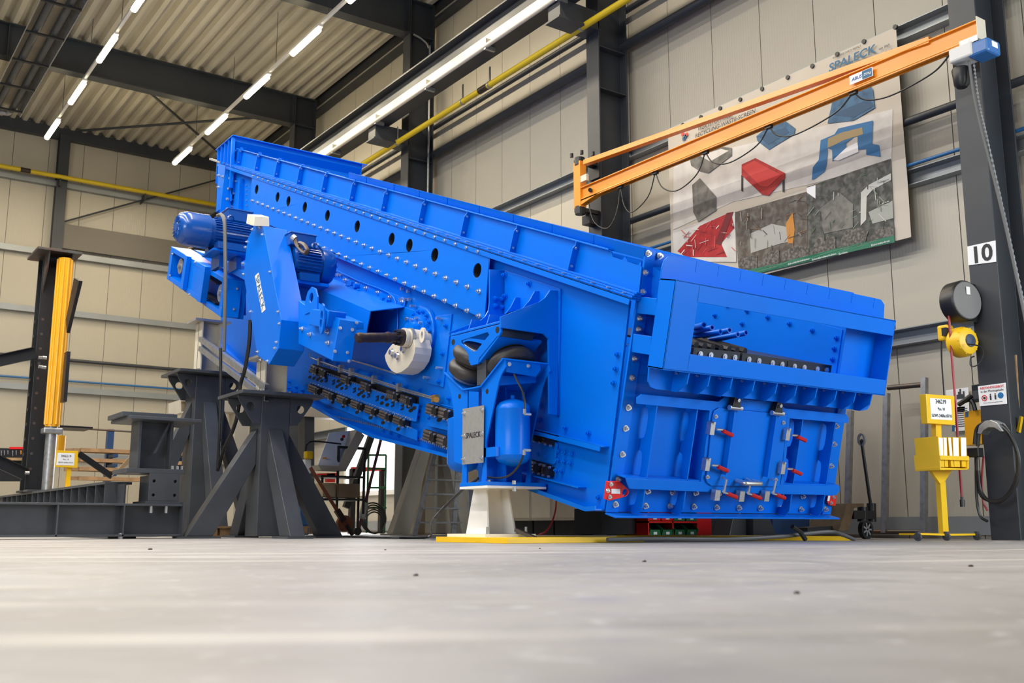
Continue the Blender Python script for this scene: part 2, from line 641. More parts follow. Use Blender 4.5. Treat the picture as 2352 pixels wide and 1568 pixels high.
# crane runway with its lit web and conductor line
XR = 9.15
r = thing('crane_runway_beam', 'long dark crane runway beam with a pale lit web below the roof', 'beam', (XR, 15, 8.0), kind='structure')
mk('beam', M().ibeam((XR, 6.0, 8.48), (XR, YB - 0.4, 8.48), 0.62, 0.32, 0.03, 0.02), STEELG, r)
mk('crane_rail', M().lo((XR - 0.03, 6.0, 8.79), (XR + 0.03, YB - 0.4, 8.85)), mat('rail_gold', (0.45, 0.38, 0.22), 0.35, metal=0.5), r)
mk('lit_web_strip', M().lo((XR - 0.03, 6.0, 8.20), (XR - 0.018, YB - 0.4, 8.50)), mat('lit_web_paint', (0.62, 0.56, 0.42), 0.35, metal=0.3), r)  # pale strip puts the lamplight on the dark web into colour
mk('conductor_duct', M().cyl((XR - 0.2, 6.0, 8.16), (XR - 0.2, YB - 0.4, 8.16), 0.04, 10), CREAM, r, smooth=True)
for k in range(7):
    yy = 9.5 + k * 2.0
    mk('duct_bracket', M().lo((XR - 0.22, yy, 8.1), (XR - 0.02, yy + 0.05, 8.3)), GALV, r)
for i, cy in enumerate(COLY[1:]):
    mk('runway_console', M().lo((XR - 0.16, cy - 0.15, 7.86), (XC + 0.02, cy + 0.15, 8.16)).lo((XR - 0.2, cy - 0.18, 7.83), (XC + 0.02, cy + 0.18, 7.86)), STEELG,
       kind='structure', label=['dark bracket holding the runway beam above the jib crane column', 'dark bracket under the runway beam on the middle column', 'dark bracket under the runway beam on the farthest column'][i])
# gas pipe
g = thing('gas_pipe', 'yellow gas pipe running under the crane runway along the long wall', 'pipe', (9.5, 15, 7.9))
mk('pipe', M().cyl((9.5, 6.0, 7.86), (9.5, YB - 0.2, 7.86), 0.055, 14), GASY, g, smooth=True)
mk('joint_sleeve', M().cyl((9.5, 14.28, 7.86), (9.5, 14.55, 7.86), 0.062, 14), BROWN, g, smooth=True)
for yy in (11.6, 14.2, 15.1, 17.6):
    mk('pipe_clamp', M().lathe((9.5, yy, 7.86), (0, 1, 0), [(0, 0.066), (0.04, 0.066)], 14).lo((9.49, yy, 7.9), (9.51, yy + 0.03, 8.2)), GALV, g)
g = thing('gas_pipe', 'yellow gas pipe along the end wall behind the machine feed end', 'pipe', (4, YB - 0.45, 9.7))
mk('pipe', M().cyl((-2, YB - 0.45, 9.66), (10.2, YB - 0.45, 9.66), 0.06, 14), GASY, g, smooth=True)
mk('joint_sleeve', M().cyl((4.3, YB - 0.45, 9.66), (4.55, YB - 0.45, 9.66), 0.068, 14), BROWN, g, smooth=True)
for xx in (2.0, 5.3, 7.6):
    mk('pipe_hanger', M().lo((xx, YB - 0.5, 9.4), (xx + 0.03, YB - 0.02, 9.6)), STEELG, g)
# conduit on column
mk('conduit_pipe', M().tube(curve_pts([(XC + 0.05, COLY[2] - 0.2, 10.3), (XC + 0.25, COLY[2] - 0.2, 10.25), (XC + 0.42, COLY[2] - 0.2, 10.1), (XC + 0.45, COLY[2] - 0.2, 9.6), (XC + 0.45, COLY[2] - 0.2, 4.5)]), 0.022), GALV,
   label='thin galvanised conduit on the middle steel column', cat='conduit')


# light strips: rows of lamps on a trunking rail, each lamp with its own light
def light_row(X, ys, z, lbl, lampidx):
    t = thing('light_trunking', 'white trunking rail of the ceiling lights, ' + lbl, 'light rail', (X, ys[0], z))
    mk('rail', M().lo((X - 0.03, ys[0] - 6.0, z + 0.03), (X + 0.03, ys[-1] + 0.7, z + 0.09)), WHITE, t)
    for yy in ys:
        mk('hanger_wire', M().cyl((X, yy - 1.1, z + 0.09), (X, yy - 1.1, DECKZ + 0.02), 0.006, 5), STEELG, t)
    for k, yy in enumerate(ys):
        l = thing('ceiling_lamp', lampidx[k], 'lamp', (X, yy, z - 0.05), group='tubular ceiling lamps')
        mk('diffuser', M().lathe((X, yy - 0.72, z - 0.03), (0, 1, 0), [(0.06, 0.04), (0.08, 0.058), (1.36, 0.058), (1.38, 0.04)], 12), LAMP, l, smooth=True)
        mk('housing', M().lo((X - 0.05, yy - 0.74, z + 0.0), (X + 0.05, yy + 0.74, z + 0.035)), WHITE, l)
        li = D.lights.new('lamp_light', 'AREA')
        li.shape = 'RECTANGLE'
        li.size, li.size_y = 0.2, 1.4
        li.energy = LAMP_W
        li.color = (1.0, 0.87, 0.66)
        lo_ = D.objects.new('lamp_light', li)
        COL.objects.link(lo_)
        lo_.parent = l
        lo_.location = (0, 0, -0.08)


LAMP_W = 58
ZL = 9.85
YS = [22.0 + (k - 4) * 2.74 + 4.3 for k in range(6)]
ordn = ['nearest visible', 'second', 'third', 'fourth', 'fifth', 'farthest']
XA = hz(496, 284, ZL).x
XB = hz(178, 210, ZL).x
ya = [hz(690, 90, ZL).y, hz(583, 197, ZL).y, hz(496, 284, ZL).y, hz(422, 357, ZL).y]
step = (ya[-1] - ya[0]) / 3
YA = [ya[0] + step * k for k in range(-1, 4)]
for lx in (XA, XB):     # the rows go on towards the camera, above the picture
    area('lamp_row_light', (lx, ya[0] - step * 2.6, ZL - 0.1), (lx, ya[0] - step * 2.6, 0), 0.2, step * 2.6, LAMP_W * 3, (1.0, 0.87, 0.66))
light_row(XA, YA, ZL, 'above the machine hopper', ['tubular ceiling lamp of the hopper-side row, only its tip at the top edge', 'tubular ceiling lamp of the hopper-side row, highest in the picture', 'tubular ceiling lamp of the hopper-side row in front of the roof beam', 'tubular ceiling lamp of the hopper-side row beside the crossed braces', 'tubular ceiling lamp of the hopper-side row, lowest and farthest'])
light_row(XB, YA[1:], ZL, 'beside the cable tray', ['tubular ceiling lamp of the tray-side row cut by the top edge', 'tubular ceiling lamp of the tray-side row in front of the roof beam', 'tubular ceiling lamp of the tray-side row just below the roof beam', 'tubular ceiling lamp of the tray-side row, lowest and farthest'])

# radiant heater / pipe tray in the upper left
hA, hB = hz(30, 262, 9.9), hz(112, 2, 9.9)
hd_ = V((0, 1, 0))
hx0 = (hA.x + hB.x) / 2
t = thing('radiant_heater', 'dark radiant tube heater tray hanging in the upper left corner', 'heater', (hx0, 20, 9.9))
y0, y1 = hB.y - 5, hA.y
for s in (-1, 1):
    mk('side_rail', M().prism([(hx0 + s * 0.36, y0, 9.85), (hx0 + s * 0.38, y0, 9.85), (hx0 + s * 0.30, y0, 10.1), (hx0 + s * 0.28, y0, 10.1)], (0, y1 - y0, 0)), GALV, t)
    mk('burner_tube', M().tube([(hx0 + s * 0.16, y0, 9.95), (hx0 + s * 0.16, y1 - 0.1, 9.95)], 0.075, 12), GREYP, t, smooth=True)
yy = y0 + 0.4
while yy < y1:
    mk('cross_bar', M().lo((hx0 - 0.36, yy, 9.83), (hx0 + 0.36, yy + 0.06, 9.87)), DARKST, t)
    yy += 1.5
mk('reflector', M().lo((hx0 - 0.3, y0, 10.1), (hx0 + 0.3, y1, 10.12)), BEIGE, t)
mk('return_bend', M().tube(curve_pts([(hx0 + 0.16, y1 - 0.1, 9.95), (hx0 + 0.1, y1 + 0.12, 9.95), (hx0 - 0.1, y1 + 0.12, 9.95), (hx0 - 0.16, y1 - 0.1, 9.95)]), 0.07, 10), GALV, t, smooth=True)
# ================================================================== THE VIBRATING SCREEN
X0, WID = 5.39, 2.79
X1 = X0 + WID
INC, INC2 = math.radians(14.1), math.radians(22.4)
B1 = V((0, -math.cos(INC), -math.sin(INC)))      # down the screen body
B3 = V((0, -math.sin(INC), math.cos(INC)))       # square to it, upwards
E1 = V((0, -math.cos(INC2), -math.sin(INC2)))    # down the hood
E3 = V((0, -math.sin(INC2), math.cos(INC2)))
XX = V((1, 0, 0))
PD = hx(1390, 1175, X0)


def hd(x, y, off=0.0):
    return hplane(x, y, PD + B1 * off, B1)


def zp(x, y, x0, y0, s):
    return (x0 + x / s, y0 + y / s)


vs_ = thing('vibrating_screen', 'large blue vibrating screening machine tilted down towards the right', 'screening machine', (X0 + 1.4, 10.5, 0))
MACH = vs_


# fasteners: shared meshes, local z = outwards
def bolt_mesh(name, r, h, m_, washer=1.45):
    m = M().cyl((0, 0, -0.004), (0, 0, 0.005), r * washer, 12).cyl((0, 0, 0.005), (0, 0, h), r, 6).cyl((0, 0, h), (0, 0, h + r * 0.7), r * 0.5, 6)
    me = D.meshes.new(name)
    me.from_pydata([tuple(v) for v in m.v], [], m.f)
    me.materials.append(m_)
    return me


BOLT = bolt_mesh('bolt', 0.0185, 0.026, ZINC)
BOLTB = bolt_mesh('bolt_blue', 0.020, 0.03, BLUE)
BOLTS = bolt_mesh('bolt_small', 0.0125, 0.016, ZINC)


def bolts(pts, n, parent, me=BOLT, name='bolt'):
    for p in pts:
        inst(name, me, frame(p, (0.3, 0.5, 0.77) if abs(V(n).normalized().dot(V((0.3, 0.5, 0.77)))) < 0.95 else (1, 0, 0), n), parent)


STUFF_B = M()     # tiny fasteners, joined


def tiny(p, n, r=0.009, h=0.016):
    n = V(n).normalized()
    STUFF_B.cyl(V(p) - n * 0.003, V(p) + n * h, r, 6)


def px_line(a, b, n):
    return [(a[0] + (b[0] - a[0]) * i / (n - 1), a[1] + (b[1] - a[1]) * i / (n - 1)) for i in range(n)]


def along(P, Q, step, start=0.0):
    P, Q = V(P), V(Q)
    L = (Q - P).length
    n = int((L - start) / step) + 1
    return [P + (Q - P) * ((start + i * step) / L) for i in range(n)]


NX = V((-1, 0, 0))

# ---- flange line between hood and body (on the X0 - FP plane)
FP = 0.11
XF = X0 - FP
FL_A, FL_B = hx(510, 376.5, XF), hx(1447, 684, XF)


def fl(Y, up=0.0, X=XF):
    t = (Y - FL_A.y) / (FL_B.y - FL_A.y)
    p = FL_A + (FL_B - FL_A) * t
    return V((X, p.y, p.z)) + E3 * up


# body side walls
body_px = [(508, 382), (1446, 690), (1388, 1172), (1364, 1174), (1194, 1112), (1040, 1050), (970, 1031), (872, 1006), (793, 970), (708, 922), (648, 893), (560, 838), (507, 790)]
bpoly = [hx(x, y, X0) for x, y in body_px]
mk('side_wall', M().prism(bpoly, (0.02, 0, 0)), BLUE, vs_)
mk('side_wall', M().prism([p + V((WID, 0, 0)) for p in bpoly], (-0.02, 0, 0)), BLUE, vs_)
# bottom pan and bottom rim flange
pan = M()
bot = bpoly[2:]
for a, b in zip(bot[:-1], bot[1:]):
    pan.prism([a, b, b + V((0, 0, 0.012)), a + V((0, 0, 0.012))], (WID, 0, 0))
mk('bottom_pan', pan, BLUE, vs_)
rim = M()
for a, b in zip(bot[:-1], bot[1:]):
    d = (b - a).normalized()
    n = XX.cross(d)
    n = n if n.z > 0 else -n
    rim.prism([a + NX * 0.09, b + NX * 0.09, b + NX * 0.09 + n * 0.012, a + NX * 0.09 + n * 0.012], (0.10, 0, 0))
    rim.prism([a + NX * 0.095, b + NX * 0.095, b + NX * 0.095 + n * 0.035, a + NX * 0.095 + n * 0.035], (0.008, 0, 0))
mk('bottom_rim', rim, BLUE, vs_)

# fascia flange along the side
mk('side_flange', M().prism([fl(16.0), fl(FL_B.y), fl(FL_B.y, -0.058), fl(16.0, -0.058)], (0.012, 0, 0)).prism([fl(16.0, 0), fl(FL_B.y, 0), fl(FL_B.y, -0.012), fl(16.0, -0.012)], (FP, 0, 0)), BLUE, vs_, bevel=0.003)
for k, (u, dx) in enumerate(((0.018, 0.02), (0.036, 0.035), (0.054, 0.055))):
    mk('flange_strip', M().prism([fl(16.0, u), fl(FL_B.y, u), fl(FL_B.y, u - 0.016), fl(16.0, u - 0.016)], (FP - dx, 0, 0)) if False else
       M().prism([fl(16.0, u, XF + dx), fl(FL_B.y, u, XF + dx), fl(FL_B.y, u - 0.016, XF + dx), fl(16.0, u - 0.016, XF + dx)], (FP - dx, 0, 0)), BLUE, vs_, bevel=0.002)
mk('flange_end_bar', M().prism([fl(16.45, 0.0), fl(15.9, 0.0), fl(15.9, 0.03), fl(16.45, 0.03)], (0.05, 0, 0)), GALV, vs_)

# hood wall
HT_A, HT_B = hx(551, 342, X0), hx(1478, 606, X0)
hood_px = [(519, 372), (547, 342), (1404, 577), (1407, 590), (1474, 612), (1466, 684)]
slot = None
mk('hood_wall', M().prism([hx(x, y, X0) for x, y in hood_px], (0.012, 0, 0)), BLUE, vs_)
mk('hood_wall', M().prism([hx(x, y, X0) + XX * WID for x, y in [(519, 372), (530, 345), (1478, 585), (1466, 684)]], (-0.012, 0, 0)), BLUE, vs_)
# edge lip of the hood and cap strip in segments
lipA, lipB = hx(547, 343, X0), hx(1404, 576, X0)
mk('hood_lip', M().prism([lipA + NX * 0.035, lipB + NX * 0.035, lipB + NX * 0.035 + E3 * 0.014, lipA + NX * 0.035 + E3 * 0.014], (0.05, 0, 0)), BLUE, vs_, bevel=0.003)
cxs = [800, 842, 905, 963, 1028, 1101, 1179, 1268, 1364, 1480]


def capline(x, top):
    a, b = ((842, 406), (1481, 569)) if top else ((842, 424), (1481, 596))
    t = (x - a[0]) / (b[0] - a[0])
    return (x, a[1] + (b[1] - a[1]) * t)


for a, b in zip(cxs[:-1], cxs[1:]):
    mk('cap_panel', M().prism([hx(*capline(a + .5, 1), X0 - 0.02), hx(*capline(b - .5, 1), X0 - 0.02), hx(*capline(b - .5, 0), X0 + 0.03), hx(*capline(a + .5, 0), X0 + 0.03)], (0.03, 0, 0.0)), BLUE, vs_, bevel=0.002)
# opening near the discharge end with two saw-tooth tabs
mk('slot_recess', M().prism([hx(x, y, X0 + 0.15) for x, y in ((1385, 575), (1472, 596), (1470, 625), (1385, 600))], (0.02, 0, 0)), BLUE, vs_)
for q in (((1425, 601), (1436, 589), (1444, 606)), ((1462, 612), (1473, 600), (1472, 616))):
    mk('tooth_tab', M().prism([hx(x, y, X0 + 0.02) for x, y in q], (0.012, 0, 0)), BLUE, vs_)

# ribs on the hood with two bolts each
ribx = [550, 591.6, 637, 688.7, 745.6, 810, 883, 969, 1065.8, 1178.9, 1312.8]
for x in ribx:
    yb = 379 + (x - 518) * (683.6 - 379) / (1446.7 - 518)
    p = hx(x, yb, X0)
    p = fl(p.y, 0.055, X0)
    t = (p.y - HT_A.y) / (HT_B.y - HT_A.y)
    top = (HT_A + (HT_B - HT_A) * t).z
    hgt = (top - p.z) / math.cos(INC2) * 0.97
    a = p
    rb = mk('hood_rib', M().prism([a, a + NX * 0.065, a + NX * 0.065 + E3 * (hgt - 0.06), a + NX * 0.045 + E3 * (hgt - 0.03), a + NX * 0.045 + E3 * hgt, a + E3 * hgt], E1 * 0.012), BLUE, vs_, bevel=0.003)
    for u in (0.16, 0.78):
        tiny(a + NX * 0.04 + E1 * 0.012 + E3 * hgt * u, E1, 0.012, 0.014)
    # flange screws
for p in along(fl(15.9, -0.006, XF + 0.03), fl(FL_B.y, -0.006, XF + 0.03), 0.21):
    tiny(p + E3 * 0.03, NX, 0.007, 0.036)

# long perforated beam plate with bolt rows and round holes
XP = XF + 0.014
pl_px = [(579, 401), (1124, 580), (1113, 726), (1108, 730), (1098, 726), (868, 630), (770, 590), (640, 530), (572, 498)]
hole_px = [(589, 435), (637, 452.5), (662, 462), (699.6, 475.7), (751.6, 494.9), (820, 519.9), (899, 549), (939.7, 563.4), (998, 585.4), (1095.8, 621)]
YV, ZV = V((0, 1, 0)), V((0, 0, 1))
holes = [circ(hx(x, y, XP), YV, ZV, 0.073, 20) for x, y in hole_px]
pp = [hx(x, y, XP) for x, y in pl_px]
bp_ = mk('perforated_beam', M().prism(pp, (0.015, 0, 0), holes), BLUE, vs_, bevel=0.003)
mk('beam_underside', M().prism([pp[3], pp[-1], pp[-1] + V((0.0, 0, 0.012)), pp[3] + V((0, 0, 0.012))], (FP, 0, 0)), BLUE, vs_)
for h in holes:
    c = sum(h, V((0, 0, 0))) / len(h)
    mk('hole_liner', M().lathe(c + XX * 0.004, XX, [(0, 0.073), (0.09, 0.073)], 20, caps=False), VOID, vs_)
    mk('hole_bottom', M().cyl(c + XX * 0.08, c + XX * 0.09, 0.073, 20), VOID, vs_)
R1A, R1B = hx(584, 404.5, XP), hx(1101.5, 578, XP)
R2A, R2B = hx(581, 461, XP), hx(1101, 668.7, XP)
R3A, R3B = hx(700, 549.5, XP), hx(1101, 725, XP)
n1 = 31
bolts([R1A + (R1B - R1A) * (i / (n1 - 1)) for i in range(n1)], NX, vs_)
bolts([R2A + (R2B - R2A) * (i / (n1 - 1)) for i in range(n1)], NX, vs_)
n3 = 21
bolts([R3A + (R3B - R3A) * (i / (n3 - 1)) for i in range(n3)], NX, vs_)

# feed end: end plates, dark channels with bolts
endp = mk('end_plate', M().prism([hx(x, y, X0 - 0.16) for x, y in ((501, 375), (518, 381), (507, 462), (499, 454))], (0.015, 0, 0)), BLUE, vs_, bevel=0.003)
bolts([hx(x, y, X0 - 0.165) for x, y in ((503, 403), (512, 406), (502.5, 430))], NX, vs_)
Ye = hx(518, 395, X0 - 0.14).y
mk('end_post', M().prism([hy(x, y, Ye) for x, y in ((517, 387), (536, 392), (530, 500), (504, 500))], (0, 0.02, 0)), BLUE, vs_)
bolts([hy(x, y, Ye) for x, y in ((528, 409), (525, 433), (522, 457), (522, 480))], (0, -1, 0), vs_)
Ye2 = hx(549, 408, X0 - 0.09).y
mk('end_post', M().prism([hy(x, y, Ye2) for x, y in ((551, 409), (563, 412), (560, 484), (547, 484))], (0, 0.02, 0)), BLUE, vs_)
for y in (425, 436, 447, 460, 472):
    tiny(hx(567, y, X0 - 0.002), NX, 0.012)
for q in ((540, 416), (545, 416.5), (533, 431), (539, 444), (531, 458), (535, 458), (529, 474), (534, 474)):
    tiny(hx(*q, X0 - 0.002), NX, 0.012, 0.03)

# feed hopper box at the top end (level rim, folded front)
XHn, XHf = X0 - 0.05, 7.62
YHf, YHb = 15.40, 16.15
ZH = 6.31
hop = thing('feed_hopper', 'x', None, (6.4, 15.8, 5.2)) if False else None
fp = [(0.0, 0.0), (0.0, -0.06), (0.10, -0.16), (0.10, -0.30), (0.02, -0.42), (0.02, -0.95)]
m = M()
for (a, za), (b, zb) in zip(fp[:-1], fp[1:]):
    m.prism([(XHn, YHf + a, ZH + za), (XHn, YHf + b, ZH + zb), (XHn, YHf + b + 0.012, ZH + zb), (XHn, YHf + a + 0.012, ZH + za)], (XHf - XHn, 0, 0))
mk('hopper_front', m, BLUE, vs_)
mk('hopper_side', M().lo((XHn, YHf + 0.02, 5.25), (XHn + 0.012, YHb, ZH)), BLUE, vs_)
mk('hopper_side', M().lo((XHf - 0.012, YHf + 0.02, 5.25), (XHf, YHb, ZH)), BLUE, vs_)
mk('hopper_back', M().lo((XHn, YHb - 0.012, 5.25), (XHf, YHb, ZH)), BLUE, vs_)
mk('hopper_rim', M().prism([(XHn - 0.06, YHf - 0.07, ZH), (XHf + 0.07, YHf - 0.07, ZH), (XHf + 0.07, YHb, ZH), (XHn - 0.06, YHb, ZH)], (0, 0, 0.015), [[(XHn + .02, YHf + .06, ZH), (XHf - .02, YHf + .06, ZH), (XHf - .02, YHb - .03, ZH), (XHn + .02, YHb - .03, ZH)]]), BLUE, vs_, bevel=0.004)
for k in range(4):
    yy = YHf + 0.14 + k * 0.17
    mk('hopper_stiffener', M().lo((XHn - 0.055, yy, 5.50 + 0.07 * k), (XHn, yy + 0.012, ZH - 0.01)), BLUE, vs_)
mk('hopper_stiffener', M().lo((XHn - 0.05, YHf - 0.03, 5.45), (XHn, YHf + 0.02, ZH - 0.01)), BLUE, vs_)

# ---- spring console on the near side (two cheek plates, cut-out plate, gussets)
Zs = 5.227


def c_(x, y):
    return (1000 + x / Zs, 600 + y / Zs)


XO = 4.80
Yc = hx(1286, 667, X0).y
front = [c_(785, 665), c_(1050, 560), c_(1250, 485), c_(1320, 435), c_(1380, 345), c_(1495, 352), c_(1465, 1850), c_(1370, 1830), c_(1360, 930), c_(1305, 870), c_(790, 795)]
mk('console_cheek', M().prism([hy(x, y, Yc) for x, y in front], (0, 0.02, 0)), BLUE, vs_, bevel=0.003)
Yd = hx(1159, 621, X0).y
rear = [c_(655, 95), c_(830, 110), c_(820, 640), c_(785, 700), c_(700, 715), c_(180, 900), c_(165, 850), c_(540, 710), c_(600, 660), c_(640, 590), c_(652, 500)]
mk('console_cheek', M().prism([hy(x, y, Yd) for x, y in rear], (0, 0.02, 0)), BLUE, vs_, bevel=0.003)
bolts([hy(*c_(x, y), Yd - 0.001) for x, y in ((712, 445), (787, 455), (712, 535), (787, 550))], (0, -1, 0), vs_, BOLTB)
mk('console_mount_plate', M().prism([hx(*c_(x, y), X0 - 0.02) for x, y in ((830, 105), (1500, 330), (1470, 1850), (1380, 1830), (1200, 900), (820, 850))], (0.02, 0, 0)), BLUE, vs_, bevel=0.003)
bolts([hx(*c_(x, y), X0 - 0.022) for x, y in ((840, 165), (850, 415), (1130, 270))], NX, vs_, BOLTB)
for q in (((640, 690), (830, 640), (905, 550), (965, 430), (1025, 435), (1020, 575)), ((1050, 560), (1130, 470), (1195, 355), (1250, 355), (1250, 485))):
    p0 = hx(*c_(*q[-1]), X0 - 0.02)
    mk('console_gusset', M().prism([hy(*c_(x, y), p0.y) for x, y in q], (0, 0.015, 0)), BLUE, vs_, bevel=0.003)
tri = [(190, 905), (780, 752), (785, 850), (762, 895), (740, 900), (525, 1160), (512, 1230), (425, 1250), (405, 1190), (300, 1098), (230, 1035), (190, 1000)]
hol = [(310, 950), (625, 850), (645, 880), (490, 1075), (440, 1080), (312, 985)]
XT = 4.78
mk('console_outer_plate', M().prism([hx(*c_(x, y), XT) for x, y in tri], (0.02, 0, 0), [[hx(*c_(x, y), XT) for x, y in hol]]), BLUE, vs_, bevel=0.003)
for q in ((215, 968), (745, 822)):
    mk('painted_console_hole', M().cyl(hx(*c_(*q), XT) - XX * 0.002, hx(*c_(*q), XT) + XX * 0.004, 0.028, 14), VOID, vs_)  # flat dark disc, the shade of a hole as colour
a, b = hx(*c_(185, 895), XT), hx(*c_(780, 740), XT)
nn = V((0, -(b - a).z, (b - a).y)).normalized()
nn = nn if nn.z > 0 else -nn
mk('console_top_plate', M().prism([a, b, b + nn * 0.02, a + nn * 0.02], (X0 - XT, 0, 0)), BLUE, vs_, bevel=0.003)
for t in (0.37, 0.73):
    q = a + (b - a) * t
    mk('console_gusset', M().prism([q + nn * 0.02, q + nn * 0.11 + XX * 0.03, q + nn * 0.11 + XX * 0.12, q + nn * 0.02 + XX * 0.3], (b - a).normalized() * 0.012), BLUE, vs_)
# seats above the air springs
q1 = hx(*c_(540, 1190), XT)
lw = [hx(*c_(x, y), XT) + XX * 0.006 for x, y in ((310, 1100), (420, 1235))]
mk('console_spring_seat', M().prism([lw[0], lw[1], lw[1] + V((0, -0.02, 0.02)), lw[0] + V((0, -0.02, 0.02))], (0.45, 0, 0)), BLUE, vs_)
rw = [hx(*c_(x, y), XT) + XX * 0.006 for x, y in ((520, 1215), (760, 900))]
mk('console_spring_seat', M().prism([rw[0], rw[1], rw[1] + V((0, 0.02, 0.02)), rw[0] + V((0, 0.02, 0.02))], (0.45, 0, 0)), BLUE, vs_)
tr = [hy(*c_(x, y), Yc + 0.05) for x, y in ((790, 800), (1190, 860), (1160, 950), (790, 900))]
mk('console_crossbar', M().prism(tr, (0, 0.05, 0)), DARKST, vs_)

# ---- lower right of the side wall: ledge, door plate, bolts
def q_(x, y):
    return (960 + x / 3.135, 700 + y / 3.135)


a, b = hx(*q_(820, 880), X0), hx(*q_(1378, 1018), X0)
mk('side_ledge', M().prism([a, b, b - B3 * 0.012, a - B3 * 0.012], NX * 0.10).prism([a + NX * 0.1, b + NX * 0.1, b + NX * 0.1 - B3 * 0.045, a + NX * 0.1 - B3 * 0.045], (0.01, 0, 0)), BLUE, vs_, bevel=0.002)
a, b = hx(*q_(735, 1190), X0), hx(*q_(1215, 1312), X0)
mk('side_ledge', M().prism([a, b, b - B3 * 0.012, a - B3 * 0.012], NX * 0.09), BLUE, vs_, bevel=0.002)
bolts([hx(*q_(x, y), X0) for x, y in ((1440, 357), (1427, 460), (1413, 562), (880, 720), (872, 830), (1068, 880), (1233, 920), (1023, 1053), (1068, 1060), (1118, 1073), (1020, 1118), (1064, 1128), (1106, 1138), (1007, 1190), (1043, 1193), (875, 1073), (938, 1090), (1305, 1383))], NX, vs_, BOLTB)
mk('spring_cover_plate', M().prism([hx(*q_(x, y), X0 - 0.02) for x, y in ((810, 965), (985, 985), (1005, 1000), (985, 1140), (975, 1150), (810, 1110))], (0.02, 0, 0)), BLUE, vs_, bevel=0.004)


def rubber_block(px0, px1, hgt, w, X=X0, parent=vs_, nblk=2):
    """pair of fluted rubber springs on a sheet painted as recess shade, along a px line"""
    a, b = hx(*px0, X), hx(*px1, X)
    d = (b - a).normalized()
    n = V((0, -d.z, d.y))
    n = n if n.z > 0 else -n
    L = (b - a).length
    mk('recess_shade_sheet', M().prism([a, b, b - n * hgt, a - n * hgt], NX * 0.004), VOID, parent)  # near-black sheet on the wall paints the shade of a recess
    for k in range(nblk):
        s0 = a + d * (L * (k + 0.06) / nblk)
        s1 = a + d * (L * (k + 0.06 + 0.60) / nblk)
        m = M()
        for j in range(3):
            c0, c1 = s0 - n * hgt * (0.2 + 0.3 * j), s1 - n * hgt * (0.2 + 0.3 * j)
            m.cyl(c0 + NX * 0.025, c1 + NX * 0.025, hgt * 0.17, 8)
        mk('rubber_spring', m, RUBSP, parent, smooth=True)
        e0 = a + d * (L * (k + 0.70) / nblk)
        mk('spring_clamp', M().box(e0 - n * hgt * 0.5 + NX * 0.03 + d * 0.05, (0.09, 0.07, hgt * 0.8), (d, XX, n)), BLACK, parent)
        for u in (0.1, 0.9):
            tiny(e0 - n * hgt * u + NX * 0.06 + d * 0.02, NX, 0.011)
            tiny(e0 - n * hgt * u + NX * 0.06 + d * 0.10, NX, 0.011)


RUBSP = mat('spring_rubber', (0.085, 0.07, 0.062), 0.5, var=0.3, vscale=10)
rubber_block(q_(820, 893), q_(985, 935), 0.10, 1, nblk=2)
rubber_block(q_(825, 1118), q_(965, 1155), 0.10, 1, nblk=2)


# ---- lower left side: spring rails
def r_(x, y):
    return (640 + x / 5.6, 820 + y / 5.6)


XRL = X0 - 0.06


def rail_plate(pts, ovals, X=XRL, th=0.012):
    hs = []
    mk('spring_rail', M().prism([hx(*r_(x, y), X) for x, y in pts], (th, 0, 0)), BLUE, vs_, bevel=0.003)
    for x, y in ovals:
        c = hx(*r_(x, y), X - 0.003)
        mk('painted_oval_hole', M().prism(circ(c, YV, ZV, 0.046, 14, 0.020), (0.002, 0, 0)), VOID, vs_)  # dark oval painted on the rail for a shaded hole


def sq_holes(l, X=XRL):
    for x, y in l:
        c = hx(*r_(x, y), X - 0.004)
        mk('painted_square_hole', M().prism([c + YV * a + ZV * b for a, b in ((-.036, -.024), (.036, -.03), (.036, .024), (-.036, .034))], (0.003, 0, 0)), VOID, vs_)  # dark patch on the rail, hole shade as colour
        mk('hole_nut', M().cyl(c + V((-0.02, 0, -0.005)), c + V((0.0, 0, -0.005)), 0.015, 6), BLUE, vs_)


# middle rail plate between the two spring rows
rail_plate([(330, 110), (520, 190), (1700, 585), (1800, 605), (1765, 830), (1690, 820), (420, 345), (285, 350)],
           [(405, 180), (460, 195), (512, 218), (560, 236), (533, 262), (400, 255), (450, 270), (500, 288), (552, 305), (765, 306), (825, 328), (787, 352), (750, 378), (810, 400),
            (1040, 407), (1100, 428), (1063, 455), (1028, 480), (1090, 503), (1335, 515), (1385, 540), (1325, 590), (1395, 612), (1668, 634), (1740, 655), (1697, 685)])
sq_holes([(610, 290), (703, 322), (867, 385), (972, 425), (1155, 488), (1265, 530), (1465, 605), (1587, 645)])
rail_plate([(420, 430), (700, 520), (1690, 900), (1780, 940), (1775, 1075), (1600, 1010), (600, 600), (430, 520)],
           [(540, 515), (695, 578), (830, 632), (1008, 708), (1180, 778), (1340, 842), (1535, 925)])
for k, ((x0, y0), (x1, y1)) in enumerate([((440, 95), (650, 170)), ((830, 215), (980, 262)), ((1085, 300), (1240, 352)), ((1420, 410), (1600, 468)), ((1600, 468), (1760, 520))]):
    rubber_block(r_(x0, y0), r_(x1, y1), 0.105, 1, X=XRL + 0.03, nblk=1 if k else 2)
mk('gap_shade_sheet', M().prism([hx(*r_(x, y), X0 - 0.005) for x, y in ((440, 85), (1800, 510), (1800, 600), (440, 190))], (0.004, 0, 0)), VOID, vs_)  # gap between the rails painted as a near-black strip of shade
